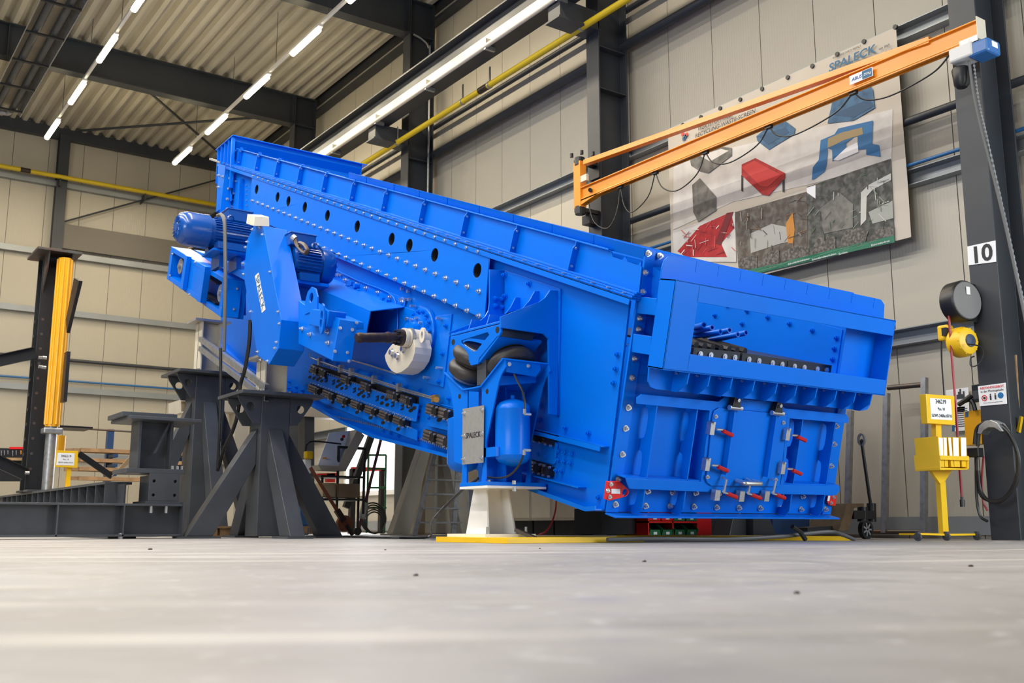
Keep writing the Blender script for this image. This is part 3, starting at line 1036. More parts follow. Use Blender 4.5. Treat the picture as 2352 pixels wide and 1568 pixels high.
for k in range(7):
    t0, t1 = k / 7, (k + 1) / 7
    A, B = (410, 345), (1690, 800)
    P = lambda t: (A[0] + (B[0] - A[0]) * t, A[1] + (B[1] - A[1]) * t)
    rubber_block(r_(*P(t0)), r_(*P(t1 - 0.01)), 0.10, 1, X=XRL + 0.02, nblk=1)
# right-hand stub rows beside the spring stand
rubber_block(r_(1935, 590), r_(2250, 680), 0.115, 1, X=XRL, nblk=2)
rubber_block(r_(1895, 920), r_(2250, 1040), 0.115, 1, X=XRL, nblk=2)
rail_plate([(1930, 560), (2240, 640), (2240, 655), (1930, 575)], [])
rail_plate([(1990, 700), (2250, 760), (2250, 960), (1900, 880)], [(2025, 755), (2108, 775), (2062, 806), ])
sq_holes([(2188, 840)])
bolts([hx(*r_(x, y), X0) for x, y in ((1655, 375), (1490, 318), (1333, 268), (1185, 220), (1033, 172), (765, 87), (632, 42), (1835, 425), (2003, 480), (2200, 530), (1820, 735), (1955, 785), (2010, 840), (2095, 870), (1640, 715), (1722, 745), (1815, 1035), (1560, 1010), (1455, 980), (1365, 945), (2065, 310), (150, 315), (240, 385), (320, 430), (300, 485), (235, 455), (170, 430), (150, 400))], NX, vs_, BOLTB)
for k in range(40):
    t = k / 39
    tiny(hx(*r_(560 + 1200 * t, 85 + 395 * t), XRL), NX, 0.009)
    tiny(hx(*r_(640 + 1060 * t, 210 + 380 * t), XRL), NX, 0.009)
    tiny(hx(*r_(420 + 1290 * t, 325 + 475 * t), XRL), NX, 0.009)
    tiny(hx(*r_(420 + 1290 * t, 425 + 485 * t), XRL), NX, 0.009)
for k in range(60):
    t = k / 59
    tiny(hx(*r_(700 + 1500 * t, 760 + 430 * t - 40 * math.sin(t * 3.1)), X0 - 0.003), NX, 0.012)
for px in ((745.0,), (771.0,), (801.0,)):
    pass
# grease lines with clips
gl = [r_(405, -60), r_(410, 5), r_(530, 55), r_(800, 150), r_(930, 190), r_(1230, 285), r_(1550, 390), r_(2000, 520)]
for dy in (0, 22):
    pts = [hx(x, y + dy / 5.6, X0 - 0.1) for x, y in (gl if dy == 0 else gl[3:])]
    mk('grease_line', M().tube(pts, 0.008, 6), GALV, vs_)
mk('grease_line', M().tube([hx(*r_(x, y), X0 - 0.08) for x, y in ((930, 38), (1200, 115), (1510, 215))], 0.010, 6), GALV, vs_)
for x, y in ((530, 58), (800, 150), (935, 193), (1228, 290), (1550, 392)):
    mk('line_clip', M().box(hx(*r_(x, y), X0 - 0.09), (0.05, 0.05, 0.09)), GALV, vs_)
mk('grease_fitting', M().box(hx(*r_(2015, 530), X0 - 0.1), (0.05, 0.08, 0.07)).cyl(hx(*r_(2030, 545), X0 - 0.12), hx(*r_(2030, 545), X0 - 0.05), 0.03, 8), mat('brass', (0.62, 0.34, 0.09), 0.3, metal=0.8), vs_)


# ---- exciter: bearing flange, hub, counterweight, reinforced plate
def x_(x, y):
    return (640 + x / 3.733, 640 + y / 3.733)


XS = X0 - 0.015
mk('exciter_plate', M().prism([hx(*x_(x, y), XS) for x, y in ((700, 90), (960, 190), (1300, 330), (1485, 300), (1410, 930), (1250, 890), (500, 640), (200, 540))], (0.015, 0, 0)), BLUE, vs_, bevel=0.003)
sw = curve_pts([hx(*x_(x, y), XS - 0.02) for x, y in ((480, -80), (690, 20), (940, 120), (1010, 230), (1020, 400), (1000, 560))], 5)
mk('weld_seam', M().tube(sw, 0.008, 6), BLUE, vs_)
ec = hx(*x_(1235, 480), XS)
mk('bearing_flange', M().lathe(ec, NX, [(0, 0.29), (0.035, 0.29), (0.045, 0.28), (0.045, 0.21), (0.10, 0.20), (0.10, 0.13), (0.18, 0.12), (0.18, 0.0)], 40), BLUE, vs_, smooth=True)
for k in range(16):
    a = 2 * math.pi * k / 16
    bolts([ec + NX * 0.045 + (YV * math.cos(a) + ZV * math.sin(a)) * 0.245], NX, vs_, BOLTB)
for k in range(10):
    a = 2 * math.pi * k / 10
    tiny(ec + NX * 0.10 + (YV * math.cos(a) + ZV * math.sin(a)) * 0.165, NX, 0.016, 0.03)
bolts([hx(*x_(x, y), XS) for x, y in ((1440, 405), (1410, 645), (1380, 880))], NX, vs_, BOLTB)
for x, y in ((1175, 240), (1400, 345), (1400, 768), (1290, 850)):
    p = hx(*x_(x, y), XS)
    mk('stud', M().cyl(p, p + NX * 0.07, 0.016, 8), ZINC, vs_)
for x, y in ((610, 70), (645, 42), (677, 65), (703, 112), (873, 198), (910, 178), (950, 195), (978, 248)):
    p = hx(*x_(x, y), XS - 0.02)
    mk('large_nut', M().cyl(p, p + NX * 0.05, 0.034, 6), BLUE, vs_)
for x, y in ((1055, 178), (1095, 180), (1128, 180), (1120, 110), (1065, 88), (1108, 345), (1155, 355), (1205, 310), (495, -30), (520, -30), (545, -30)):
    tiny(hx(*x_(x, y), XS), NX, 0.02, 0.03)
# counterweight (thick half disc) and hub, axis along X
cw = hx(*x_(1075, 560), 4.98)
R = 0.335
arc = [cw + (YV * math.cos(a) + ZV * math.sin(a)) * R for a in [math.radians(188 + 164 * k / 22) for k in range(23)]]
neck = [cw + YV * (-0.15) + ZV * 0.16, cw + YV * (-0.08) + ZV * 0.19, cw + YV * 0.06 + ZV * 0.02]
arc = [cw + (YV * math.cos(a) + ZV * math.sin(a)) * R for a in [math.radians(-40 - 165 * k / 22) for k in range(23)]]
cwp = [(908, 660), (940, 600), (985, 545), (1040, 540), (1085, 575), (1110, 540), (1150, 495), (1170, 585), (1164, 640), (1145, 700), (1105, 760), (1055, 798), (1010, 812), (970, 792), (940, 755), (918, 708)]
mk('counterweight', M().prism([hx(*x_(x, y), 5.11) for x, y in cwp], (0.20, 0, 0)), CREAM, vs_, bevel=0.006)
hb = hx(*x_(1062, 503), 5.04)
mk('counterweight_hub', M().lathe(hb, XX, [(0, 0.10), (0.03, 0.10), (0.03, 0.088), (0.06, 0.088), (0.06, 0.10), (0.33, 0.10)], 28), CREAM, vs_, smooth=True)
mk('hub_ring', M().lathe(hb + XX * 0.065, XX, [(0, 0.108), (0.035, 0.108)], 28), GALV, vs_, smooth=True)
mk('lifting_eye', M().prism(circ(hx(*x_(1228, 483), 5.16), YV, ZV, 0.055, 14, 0.08), (0.025, 0, 0), [circ(hx(*x_(1228, 483), 5.16), YV, ZV, 0.024, 12, 0.04)]), CREAM, vs_)
for x, y in ((980, 632), (1078, 603), (1027, 662)):
    p = hx(*x_(x, y), 5.11)
    mk('weight_bolt', M().cyl(p, p + NX * 0.012, 0.042, 14).cyl(p, p + NX * 0.04, 0.03, 6), ZINC, vs_)

# duct box along the side above the exciter
XB_ = X0 - 0.42
top_a, top_b = hx(735, 667, XB_), hx(850, 716, XB_)
dd = (top_b - top_a).normalized()
up_ = V((0, -dd.z, dd.y))
up_ = up_ if up_.z > 0 else -up_
top_a = top_a - dd * 0.9
top_a2 = top_a + V((X0 - XB_, 0, 0)) + up_ * 0.10
top_b2 = top_b + V((X0 - XB_, 0, 0)) + up_ * 0.10
lowv = -up_ * 0.30
mk('duct_front', M().prism([top_a, top_b, top_b + lowv, top_a + lowv], (0.012, 0, 0)), BLUE, vs_, bevel=0.003)
mk('duct_top', M().prism([top_a, top_b, top_b2, top_a2], up_ * 0.012), BLUE, vs_, bevel=0.003)
mk('duct_bottom', M().prism([top_a + lowv, top_b + lowv, top_b2 + lowv - up_ * 0.1, top_a2 + lowv - up_ * 0.1], up_ * -0.012), BLUE, vs_)
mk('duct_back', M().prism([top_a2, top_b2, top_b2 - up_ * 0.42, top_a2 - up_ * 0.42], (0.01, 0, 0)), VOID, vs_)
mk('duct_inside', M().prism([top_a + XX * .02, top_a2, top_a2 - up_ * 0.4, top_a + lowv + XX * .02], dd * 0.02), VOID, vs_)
mk('duct_flange', M().prism([top_a2 + NX * 0.02, top_b2 + NX * 0.02, top_b2 + NX * 0.02 + up_ * 0.1, top_a2 + NX * 0.02 + up_ * 0.1], (0.012, 0, 0)), BLUE, vs_, bevel=0.002)
bolts([top_a2 + (top_b2 - top_a2) * t + NX * 0.021 + up_ * 0.05 for t in (0.30, 0.43, 0.56, 0.70, 0.84, 0.97)], NX, vs_)

# ================================================================== discharge end
# corner flange strip of the side wall
tl, bl_ = hx(1446, 686, X0), PD
hgtD = (tl - PD).dot(B3)


def dw(u, v, off=0.0):
    """u metres across from the near side, v metres up the discharge face"""
    return PD + XX * u + B3 * v + B1 * off


mk('discharge_flange', M().prism([dw(-0.0, 0.0), dw(0.12, 0.0), dw(0.12, hgtD), dw(0, hgtD)], B1 * 0.02), BLUE, vs_, bevel=0.003)
mk('discharge_flange', M().prism([dw(WID - 0.12, 0.0), dw(WID, 0.0), dw(WID, 1.15), dw(WID - 0.12, 1.15)], B1 * 0.02), BLUE, vs_, bevel=0.003)
vtop = 1.14
mk('discharge_wall', M().prism([dw(0.1, 0.0, -0.02), dw(WID - 0.1, 0.0, -0.02), dw(WID - 0.1, vtop, -0.02), dw(0.1, vtop, -0.02)], B1 * 0.015), BLUE, vs_)
mk('discharge_sill', M().prism([dw(0.0, -0.02), dw(WID, -0.02), dw(WID, -0.005), dw(0.0, -0.005)], B1 * 0.13), BLUE, vs_, bevel=0.003)


def d_(x, y):
    return (1360 + x / 3.675, 840 + y / 3.675)


OB = 0.13
# ribs with notched roots
for (xt, yt), (xb, yb) in (((440, 340), (335, 1215)), ((785, 370), (672, 1225)), ((1665, 440), (1580, 1225)), ((1945, 480), (1850, 1235))):
    a, b = hd(*d_(xt, yt)), hd(*d_(xb, yb))
    u0, vt, vb = (a - PD).x, (a - PD).dot(B3), 0.0
    u1 = (b - PD).x
    uu = (u0 + u1) / 2
    H = vt + 0.05

    def pt(v, o):
        return dw(uu, v, o)
    pl = [pt(0.0, 0.0)]
    for c0 in (0.10, 0.42, 0.80):
        c = c0 * H if c0 > 0.2 else 0.16
        hh = 0.13 if c0 > 0.2 else 0.10
        for k in range(7):
            an = math.pi * k / 6
            pl.append(pt(c - math.cos(an) * hh, 0.05 * math.sin(an) ** 0.5 if 0 < k < 6 else 0.0))
    pl += [pt(H, 0.0), pt(H, OB), pt(0.06, OB), pt(0.0, OB * 0.7)]
    mk('discharge_rib', M().prism(pl, (0.012, 0, 0)), BLUE, vs_, bevel=0.002)
# frame bars
topbar = [(370, 270), (410, 238), (1060, 300), (1110, 262), (1560, 310), (1620, 358), (2140, 408), (2158, 445), (2150, 482), (2020, 470), (1640, 440), (1640, 405), (1050, 350), (1030, 378), (985, 375), (370, 318)]
mk('discharge_frame', M().prism([hd(*d_(x, y), OB) for x, y in topbar], B1 * 0.012), BLUE, vs_, bevel=0.003)
botbar = [(278, 945), (285, 975), (310, 1035), (1050, 1065), (1600, 1080), (2052, 1088), (2084, 1050), (2080, 1012), (1580, 1000), (910, 975)]
mk('discharge_frame', M().prism([hd(*d_(x, y), OB) for x, y in botbar], B1 * 0.012), BLUE, vs_, bevel=0.003)
lb = [hd(*d_(x, y), OB) for x, y in ((278, 945), (910, 975))]
mk('frame_ledge', M().prism([lb[0], lb[1], lb[1] + B3 * 0.01, lb[0] + B3 * 0.01], B1 * -OB), BLUE, vs_)
lb = [hd(*d_(x, y), OB) for x, y in ((1580, 1000), (2080, 1012))]
mk('frame_ledge', M().prism([lb[0], lb[1], lb[1] + B3 * 0.01, lb[0] + B3 * 0.01], B1 * -OB), BLUE, vs_)
sideL = [(985, 375), (1050, 350), (1015, 420), (960, 985), (910, 978)]
mk('door_jamb', M().prism([hd(*d_(x, y), OB) for x, y in sideL], B1 * 0.012), BLUE, vs_, bevel=0.002)
sideR = [(1640, 405), (1660, 440), (1610, 1000), (1580, 1000), (1585, 985)]
mk('door_jamb', M().prism([hd(*d_(x, y), OB) for x, y in sideR], B1 * 0.012), BLUE, vs_, bevel=0.002)
# dark pocket wall beside the door
jj = [hd(*d_(x, y), OB) for x, y in ((985, 378), (912, 975))]
mk('door_jamb_return', M().prism([jj[0], jj[1], jj[1] - B1 * OB, jj[0] - B1 * OB], (0.012, 0, 0)), BLUE, vs_)
# inspection door
dr = [(1010, 430), (1022, 380), (1065, 352), (1560, 402), (1640, 408), (1580, 995), (1570, 1018), (1000, 1010), (965, 985), (955, 960)]
door = mk('inspection_door', M().prism([hd(*d_(x, y), OB + 0.016) for x, y in dr], B1 * 0.012), BLUE, vs_, bevel=0.003)
for (xt, yt), (xb, yb) in (((1163, 375), (1090, 910)), ((1515, 415), (1440, 930))):
    a, b = hd(*d_(xt, yt), OB + 0.028), hd(*d_(xb, yb), OB + 0.028)
    mk('door_stiffener', M().prism([a, b, b + B1 * 0.055, a + B1 * 0.055], (0.010, 0, 0)), BLUE, door)
for x, y in ((1180, 330), (1535, 375)):
    p = hd(*d_(x, y), OB + 0.03)
    mk('door_hinge', M().prism([p + XX * -0.05 + B3 * -0.03, p + XX * 0.06 + B3 * -0.03, p + XX * 0.03 + B3 * 0.14, p + XX * -0.01 + B3 * 0.14], B1 * 0.05), DARKST, door)
    mk('hinge_pin', M().cyl(p + B3 * -0.02 + B1 * 0.03 - XX * 0.06, p + B3 * -0.02 + B1 * 0.03 + XX * 0.09, 0.022, 10).cyl(p + B3 * 0.10 + B1 * 0.05, p + B3 * 0.10 + B1 * 0.075, 0.016, 8).cyl(p + B3 * 0.05 + B1 * 0.05, p + B3 * 0.05 + B1 * 0.075, 0.016, 8), ZINC, door)
h0, h1 = hd(*d_(1215, 968), OB + 0.03), hd(*d_(1350, 972), OB + 0.03)
mk('door_handle', M().tube(curve_pts([h0, h0 + B1 * 0.09, h0 + B1 * 0.11 + XX * 0.03, h1 + B1 * 0.11 - XX * 0.03, h1 + B1 * 0.09, h1], 4), 0.020, 10), ZINC, door, smooth=True)
bolts([hd(*d_(x, y), OB + 0.03) for x, y in ((1043, 427), (972, 937), (1612, 478), (1548, 960))], B1, door, BOLTS)


# toggle clamps with red grips
def clamp(q, horizontal):
    p = hd(*d_(*q), OB + 0.03)
    u, w = (XX, B3)
    mk('toggle_clamp', M().box(p - u * 0.02 + B1 * 0.02, (0.05, 0.10, 0.05), (u, w, B1)).tube([p + B1 * 0.05 + u * 0.02, p + B1 * 0.05 + u * 0.10], 0.011, 6).cyl(p + u * -0.02 + w * 0.05, p + u * -0.02 + w * 0.05 + B1 * 0.06, 0.012, 6)
       if horizontal else M().box(p - u * 0.05 + B1 * 0.02 - w * 0.05, (0.06, 0.09, 0.05), (u, w, B1)).tube([p + w * 0.10 + B1 * 0.02, p + w * 0.09 + B1 * 0.07, p - w * 0.02 + B1 * 0.06], 0.013, 6).tube([p - w * 0.02 + B1 * 0.06, p + u * 0.06 - w * 0.03 + B1 * 0.06], 0.011, 6), ZINC, vs_)
    g0 = p + B1 * 0.055 + (u * 0.09 - w * 0.01 if horizontal else u * 0.05 - w * 0.03)
    g1 = g0 + u * 0.12 - w * 0.03
    mk('clamp_grip', M().tube([g0, g0 + (g1 - g0) * 0.5, g1], 0.019, 8), REDP, vs_, smooth=True, label='red plastic grip')


for q in ((1000, 525), (960, 828), (1635, 575), (1595, 858)):
    clamp(q, True)
for q in ((1070, 1035), (1275, 1045), (1485, 1045)):
    clamp(q, False)
# bolts of the discharge face
bolts([hd(*d_(x, y), 0.02) for x, y in ((335, 100), (303, 352), (281, 527), (253, 745), (220, 955), (195, 1168), (2055, 508), (2038, 660), (2013, 843), (1965, 1208))], B1, vs_)
bolts([hd(*d_(x, y), 0.0) for x, y in ((465, 1057), (673, 1065), (871, 1070), (1063, 1077), (1250, 1083), (1431, 1087), (1602, 1096), (1773, 1100), (449, 1180), (655, 1182), (856, 1187), (1048, 1193), (1235, 1196), (1415, 1199), (1590, 1203), (1760, 1208))], B1, vs_)
# red lifting brackets
rbk = [(115, 970), (215, 970), (290, 1035), (297, 1062), (285, 1082), (240, 1105), (130, 1132), (95, 1120)]
rd = mk('lifting_bracket', M().prism([hd(*d_(x, y), 0.03) for x, y in rbk], B1 * 0.025, [circ(hd(*d_(263, 1063), 0.03), XX, B3, 0.03, 14)]), RED, vs_, bevel=0.003, label='red lifting bracket with a hole')
bolts([hd(*d_(x, y), 0.056) for x, y in ((158, 998), (133, 1052), (148, 1105))], B1, rd, BOLTS)
for k in range(4):
    p = hd(*d_(200, 1043 + k * 10), 0.057)
    mk('plate_print', M().box(p, (0.09, 0.002, 0.010), (XX, B1, B3)), PAPER, rd)
rbk = [(1985, 1092), (2050, 1095), (2042, 1178), (1990, 1172), (1972, 1150), (1975, 1110)]
rd = mk('lifting_bracket', M().prism([hd(*d_(x, y), 0.03) for x, y in rbk], B1 * 0.02), RED, vs_, bevel=0.003, label='small red lifting bracket')
bolts([hd(*d_(x, y), 0.05) for x, y in ((2035, 1110), (2015, 1155))], B1, rd, BOLTS)
p = hd(*d_(1997, 1118), 0.052)
mk('plate_print', M().box(p, (0.03, 0.002, 0.05), (XX, B1, B3)), PAPER, rd)
# upper discharge wall parts behind the chute
ub = [hd(x, y, 0.0) for x, y in ((1466, 684), (1482, 570), (1536, 582), (1520, 690))]
mk('hood_end_flange', M().prism([hd(x, y, 0.0) for x, y in ((1466, 684), (1481, 569), (1503, 575), (1491, 684))], B1 * 0.02), BLUE, vs_, bevel=0.003)
bolts([hd(x, y, 0.02) for x, y in ((1488, 582), (1482, 626), (1476, 670), (1469, 731), (1466, 756), (1457, 823), (1451, 867))], B1, vs_)
bolts([hd(x, y, 0.03) for x, y in ((1515, 588),)], B1, vs_)
mk('discharge_backing', M().prism([hd(x, y, 0.0) for x, y in ((1503, 578), (1560, 590), (1530, 860), (1450, 860), (1466, 684))], B1 * 0.006), BLUE, vs_)
# bracket arms to the chute
PO = 0.24
for (x0_, y0_, x1_, y1_) in ((1466, 681, 1463, 719), (1454, 766, 1450, 808)):
    a, b = hd(x0_, y0_, 0.02), hd(x1_, y1_, 0.02)
    mk('chute_arm', M().prism([a, b, b + B1 * (PO - .02), a + B1 * (PO - .02)], (0.25, 0, 0)), BLUE, vs_, bevel=0.003)
mk('chute_arm', M().prism([hd(1500, 612, 0.02), hd(1495, 684, 0.02), hd(1495, 684, 0.02) + B1 * 0.2, hd(1507, 640, 0.02) + B1 * 0.2, hd(1500, 612, .02) + B1 * 0.12], (0.012, 0, 0)), BLUE, vs_)

# ---- discharge chute: rounded back plate, projecting box, gussets
BOXD = 0.18
p1o = [(1521, 615), (1526, 598), (1536, 589), (1550, 588), (2008, 684), (2024, 688), (2032, 700), (2030, 735), (2003, 905), (1999, 930), (1993, 940), (1982, 943), (1508, 894), (1495, 889), (1489, 876), (1491, 850)]
hole = [(1560, 660), (1920, 735), (1905, 862), (1545, 836)]
f0 = hd(1553, 641, PO + BOXD)
f1 = hd(2058, 738, PO + BOXD)
f2 = hd(2042, 908, PO + BOXD)
f3 = hd(1531, 850, PO + BOXD)
uL, uR = (f0 - PD).x, (f1 - PD).x
vT = (f0 - PD).dot(B3)
vB = (f3 - PD).dot(B3)
mk('chute_back_plate', M().prism([hd(x, y, PO) for x, y in p1o], B1 * -0.015, [[dw(uL + 0.08, vB + 0.08, PO), dw(uR - 0.45, vB + 0.08, PO), dw(uR - 0.45, vT - 0.08, PO), dw(uL + 0.08, vT - 0.08, PO)]]), BLUE, vs_, bevel=0.004)


def cbox(u0, v0, u1, v1, o0, o1):
    return M().prism([dw(u0, v0, o0), dw(u1, v0, o0), dw(u1, v1, o0), dw(u0, v1, o0)], B1 * (o1 - o0))


OF = PO + BOXD
mk('chute_side', cbox(uL, vB, uL + 0.012, vT, PO, OF), BLUE, vs_, bevel=0.003)
mk('chute_front_panel', cbox(uL, vB, uL + 0.26, vT, OF - 0.012, OF), BLUE, vs_, bevel=0.003)
mk('chute_side', cbox(uR - 0.012, vB, uR, vT, -0.25, OF), BLUE, vs_, bevel=0.003)
# sloped top and bottom lips
for v0, sgn in ((vT, -1), (vB, 1)):
    hh = 0.145 * sgn
    mk('chute_lip', M().prism([dw(uL + 0.25, v0, OF - 0.012), dw(uR, v0, OF - 0.012), dw(uR, v0 + hh, OF - 0.012), dw(uL + 0.25, v0 + hh, OF - 0.012)], B1 * 0.012), BLUE, vs_, bevel=0.003)
    mk('chute_plate', M().prism([dw(uL, v0, PO), dw(uR, v0, PO), dw(uR, v0, OF), dw(uL, v0, OF)], B3 * (0.012 * sgn)), BLUE, vs_)
mk('chute_floor', cbox(uL + .02, vB + 0.13, uR, vB + 0.142, -1.0, OF - 0.01), BLUE, vs_)
mk('chute_inner_wall', cbox(uL + 0.26, vB, uL + 0.272, vT, 0.0, OF - 0.012), BLUE, vs_)
# inner far wall with liner plate
mk('liner_plate', M().prism([hx(x, y, X1 - 0.03) for x, y in ((1560, 640), (1650, 680), (1935, 757), (1918, 872), (1560, 830))], (0.012, 0, 0)), BLUE, vs_, bevel=0.003)
mk('inner_far_wall', M().prism([hx(x, y, X1 + 0.05) for x, y in ((1560, 600), (2010, 730), (1990, 900), (1560, 860))], (0.012, 0, 0)), BLUE, vs_)
bolts([hx(1540 + x / 4.356, 560 + y / 4.356, X1 - 0.031) for x, y in ((569, 612), (445, 715), (766, 670), (717, 798), (973, 734), (1190, 797), (1418, 865), (1660, 940), (1638, 1047), (1620, 1152), (728, 1045))], NX, vs_, BOLTB)
p = hd(1613, 682, 0.02)
rr = mk('lifting_bracket', M().prism([hd(x, y, 0.05) for x, y in ((1595, 675), (1619, 679), (1624, 683), (1620, 690), (1595, 691))], B1 * 0.02), RED, vs_, label='red lifting tab inside the chute')
bolts([hd(1615, 680, 0.071)], B1, rr)
# lip bars with bolts
segs = [((1588, 797), (1695, 808)), ((1700, 809), (1803, 825)), ((1805, 826), (1905, 838))]
for (a, b) in segs:
    A, B = hd(*a, 0.05), hd(*b, 0.05)
    mk('lip_bar', M().prism([A, B, B - B3 * 0.115, A - B3 * 0.115], B1 * 0.03), DARKST, vs_, bevel=0.003)
    for t in (0.14, 0.36, 0.66, 0.88):
        c = A + (B - A) * t - B3 * 0.05 + B1 * 0.03
        mk('lip_bolt', M().cyl(c, c + B1 * 0.012, 0.026, 14).cyl(c, c + B1 * 0.018, 0.015, 6), ZINC, vs_)
    mk('lip_seam', M().prism([A - B3 * 0.118 + B1 * .03, B - B3 * 0.118 + B1 * .03, B - B3 * 0.124 + B1 * .05, A - B3 * 0.124 + B1 * .05], B1 * 0.03), GALV, vs_)
# dark deck and finger rods inside
A, B = hd(1588, 797, -0.05), hd(1905, 838, -0.05)
mk('screen_deck', M().prism([A, B, B - B1 * 3.0 + B3 * 0.10, A - B1 * 3.0 + B3 * 0.1], B3 * -0.02), DARKST, vs_)
for k in range(7):
    t = 0.03 + k * 0.055
    c = A + (B - A) * t
    mk('deck_wave', M().tube([c + B3 * 0.02, c - B1 * 0.7 + B3 * 0.10 - XX * 0.1], 0.035, 8), DARKST, vs_, smooth=True)
rods = [((1592, 752), (1617, 746)), ((1592, 763), (1636, 752)), ((1592, 772), (1655, 762)), ((1630, 768), (1676, 758)), ((1640, 780), (1695, 768)), ((1660, 776), (1714, 764))]
for k, (a, b) in enumerate(rods):
    pa, pb = hd(*a, -0.30), hd(*b, 0.0)
    m = M().lathe(pb, (pa - pb), [(0.0, 0.024), (0.0, 0.016), (0.03, 0.016), (0.03, 0.0)], 12, caps=False).lathe(pb, (pa - pb), [(0.0, 0.024), ((pa - pb).length + 0.3, 0.024)], 12, caps=False)
    mk('finger_rod', m, BLUE, vs_, smooth=True)
# gussets under the chute box
gx = [(690, 45), (865, 70), (1052, 95), (1240, 115), (1430, 138), (1595, 160), (1765, 182), (1930, 205), (2090, 222), (2228, 240)]
for x, y in gx:
    c = hd(*d_(x, y), PO)
    uu = (c - PD).x
    v1 = vB
    mk('chute_gusset', M().prism([dw(uu, v1, PO), dw(uu, v1, OF - 0.01), dw(uu, v1 - 0.09, OF - 0.02), dw(uu, v1 - 0.17, PO + 0.06), dw(uu, v1 - 0.17, PO)], (0.012, 0, 0)), BLUE, vs_)
    tiny(dw(uu - 0.01, v1 - 0.02, PO + 0.05), NX, 0.012)
# row of folded tabs along the top
ta, tb = hd(1545, 584, PO - 0.05), hd(1962, 672, PO - 0.05)
mk('chute_top_strip', M().prism([ta, tb, tb - B3 * 0.10, ta - B3 * 0.10], B1 * -0.012), BLUE, vs_, bevel=0.003)
for k in range(8):
    t = 0.10 + k * 0.117
    c = ta + (tb - ta) * t - B3 * 0.055 + B1 * 0.03
    mk('folded_tab', M().prism([c, c + XX * 0.10 + B3 * 0.035, c + XX * 0.16 + B3 * 0.035, c + XX * 0.24], B1 * -0.05), BLUE, vs_)
for k in range(9):
    a = hd(1600 + k * 51, 612 + k * 10.5, PO + 0.001)
    mk('weld_mark', M().box(a, (0.012, 0.004, 0.09), (XX, B1, B3)), BLUE, vs_)
if STUFF_B.v:
    mk('small_screws', STUFF_B, ZINC, vs_, kind='stuff')
# ================================================================== AIR SPRING STAND (near side)
XA_ = 4.80
st = thing('air_spring_stand', 'blue air spring stand with grey name plate and blue air tank', 'spring stand', (5.0, 7.7, 0.55))
lp = [(200, 482), (335, 607), (357, 602), (350, 1290), (312, 1290), (318, 1150), (258, 1130), (255, 750), (238, 640), (215, 560)]
rp = [(458, 585), (475, 575), (620, 382), (632, 445), (600, 500), (580, 560), (560, 650), (490, 990), (487, 1285), (452, 1285), (470, 1150), (470, 730), (458, 720)]
DX = 0.46
for k, dx in enumerate((0, DX)):
    mk('stand_plate', M().prism([hx(*q_(x, y), XA_) + XX * dx for x, y in lp], (0.016, 0, 0)), BLUE, st, bevel=0.003)
    mk('stand_plate', M().prism([hx(*q_(x, y), XA_) + XX * dx for x, y in rp], (0.016, 0, 0)), BLUE, st, bevel=0.003)


def slab(a, b, dxx, th, name, mt, par, dirv=-1):
    d = (b - a).normalized()
    n = V((0, -d.z, d.y))
    n = n if n.z > 0 else -n
    return mk(name, M().prism([a, b, b + n * th * dirv, a + n * th * dirv], (dxx, 0, 0)), mt, par, bevel=0.003)


LA, LB = hx(*q_(200, 482), XA_), hx(*q_(335, 607), XA_)
RA, RB = hx(*q_(460, 583), XA_), hx(*q_(620, 382), XA_)
MA, MB_ = hx(*q_(335, 607), XA_), hx(*q_(460, 583), XA_)
slab(LA - XX * .02, LB - XX * .02, DX + 0.04, 0.016, 'spring_seat', BLUE, st)
slab(RA - XX * .02, RB - XX * .02, DX + 0.04, 0.016, 'spring_seat', BLUE, st)
slab(MA - XX * .02, MB_ - XX * .02, DX + 0.04, 0.014, 'seat_web', BLUE, st)
# inner webs and right leg seen from the discharge side
Yr = hx(*q_(487, 1280), XA_).y
zb_, zt_ = hx(*q_(487, 1285), XA_).z, hx(*q_(560, 650), XA_).z
mk('stand_web', M().lo((XA_ + 0.05, Yr + 0.12, zb_), (XA_ + DX, Yr + 0.132, zt_ + 0.15)), BLUE, st)
mk('stand_web', M().lo((XA_ + 0.2, Yr + 0.0, zb_), (XA_ + 0.212, Yr + 0.42, zt_ + 0.1)), BLUE, st)
Yh = RB.y
mk('stand_head', M().prism([hy(*q_(x, y), Yh) for x, y in ((620, 382), (880, 412), (885, 470), (850, 518), (640, 482), (632, 445))], (0, 0.014, 0)), BLUE, st, bevel=0.003)
mk('stand_head', M().prism([hy(*q_(x, y), Yh + 0.1) for x, y in ((590, 510), (850, 515), (850, 560), (585, 580))], (0, 0.014, 0)), BLUE, st)
mk('stand_leg', M().prism([hx(*q_(x, y), XA_ + DX + 0.02) for x, y in ((885, 470), (850, 520), (808, 700), (795, 690), (830, 530), (840, 480))], (0.014, 0, 0)), BLUE, st)
bolts([hy(*q_(x, y), Yh) for x, y in ((657, 428), (793, 440))], (0, -1, 0), st, BOLTS)
# base
bz = zb_
Yb0, Yb1 = hx(*q_(300, 1295), XA_ - 0.05).y, hx(*q_(500, 1300), XA_ - 0.05).y
mk('stand_base', M().lo((XA_ - 0.05, Yb1, bz - 0.02), (XA_ + DX + 0.1, Yb0, bz + 0.012)), BLUE, st, bevel=0.003)
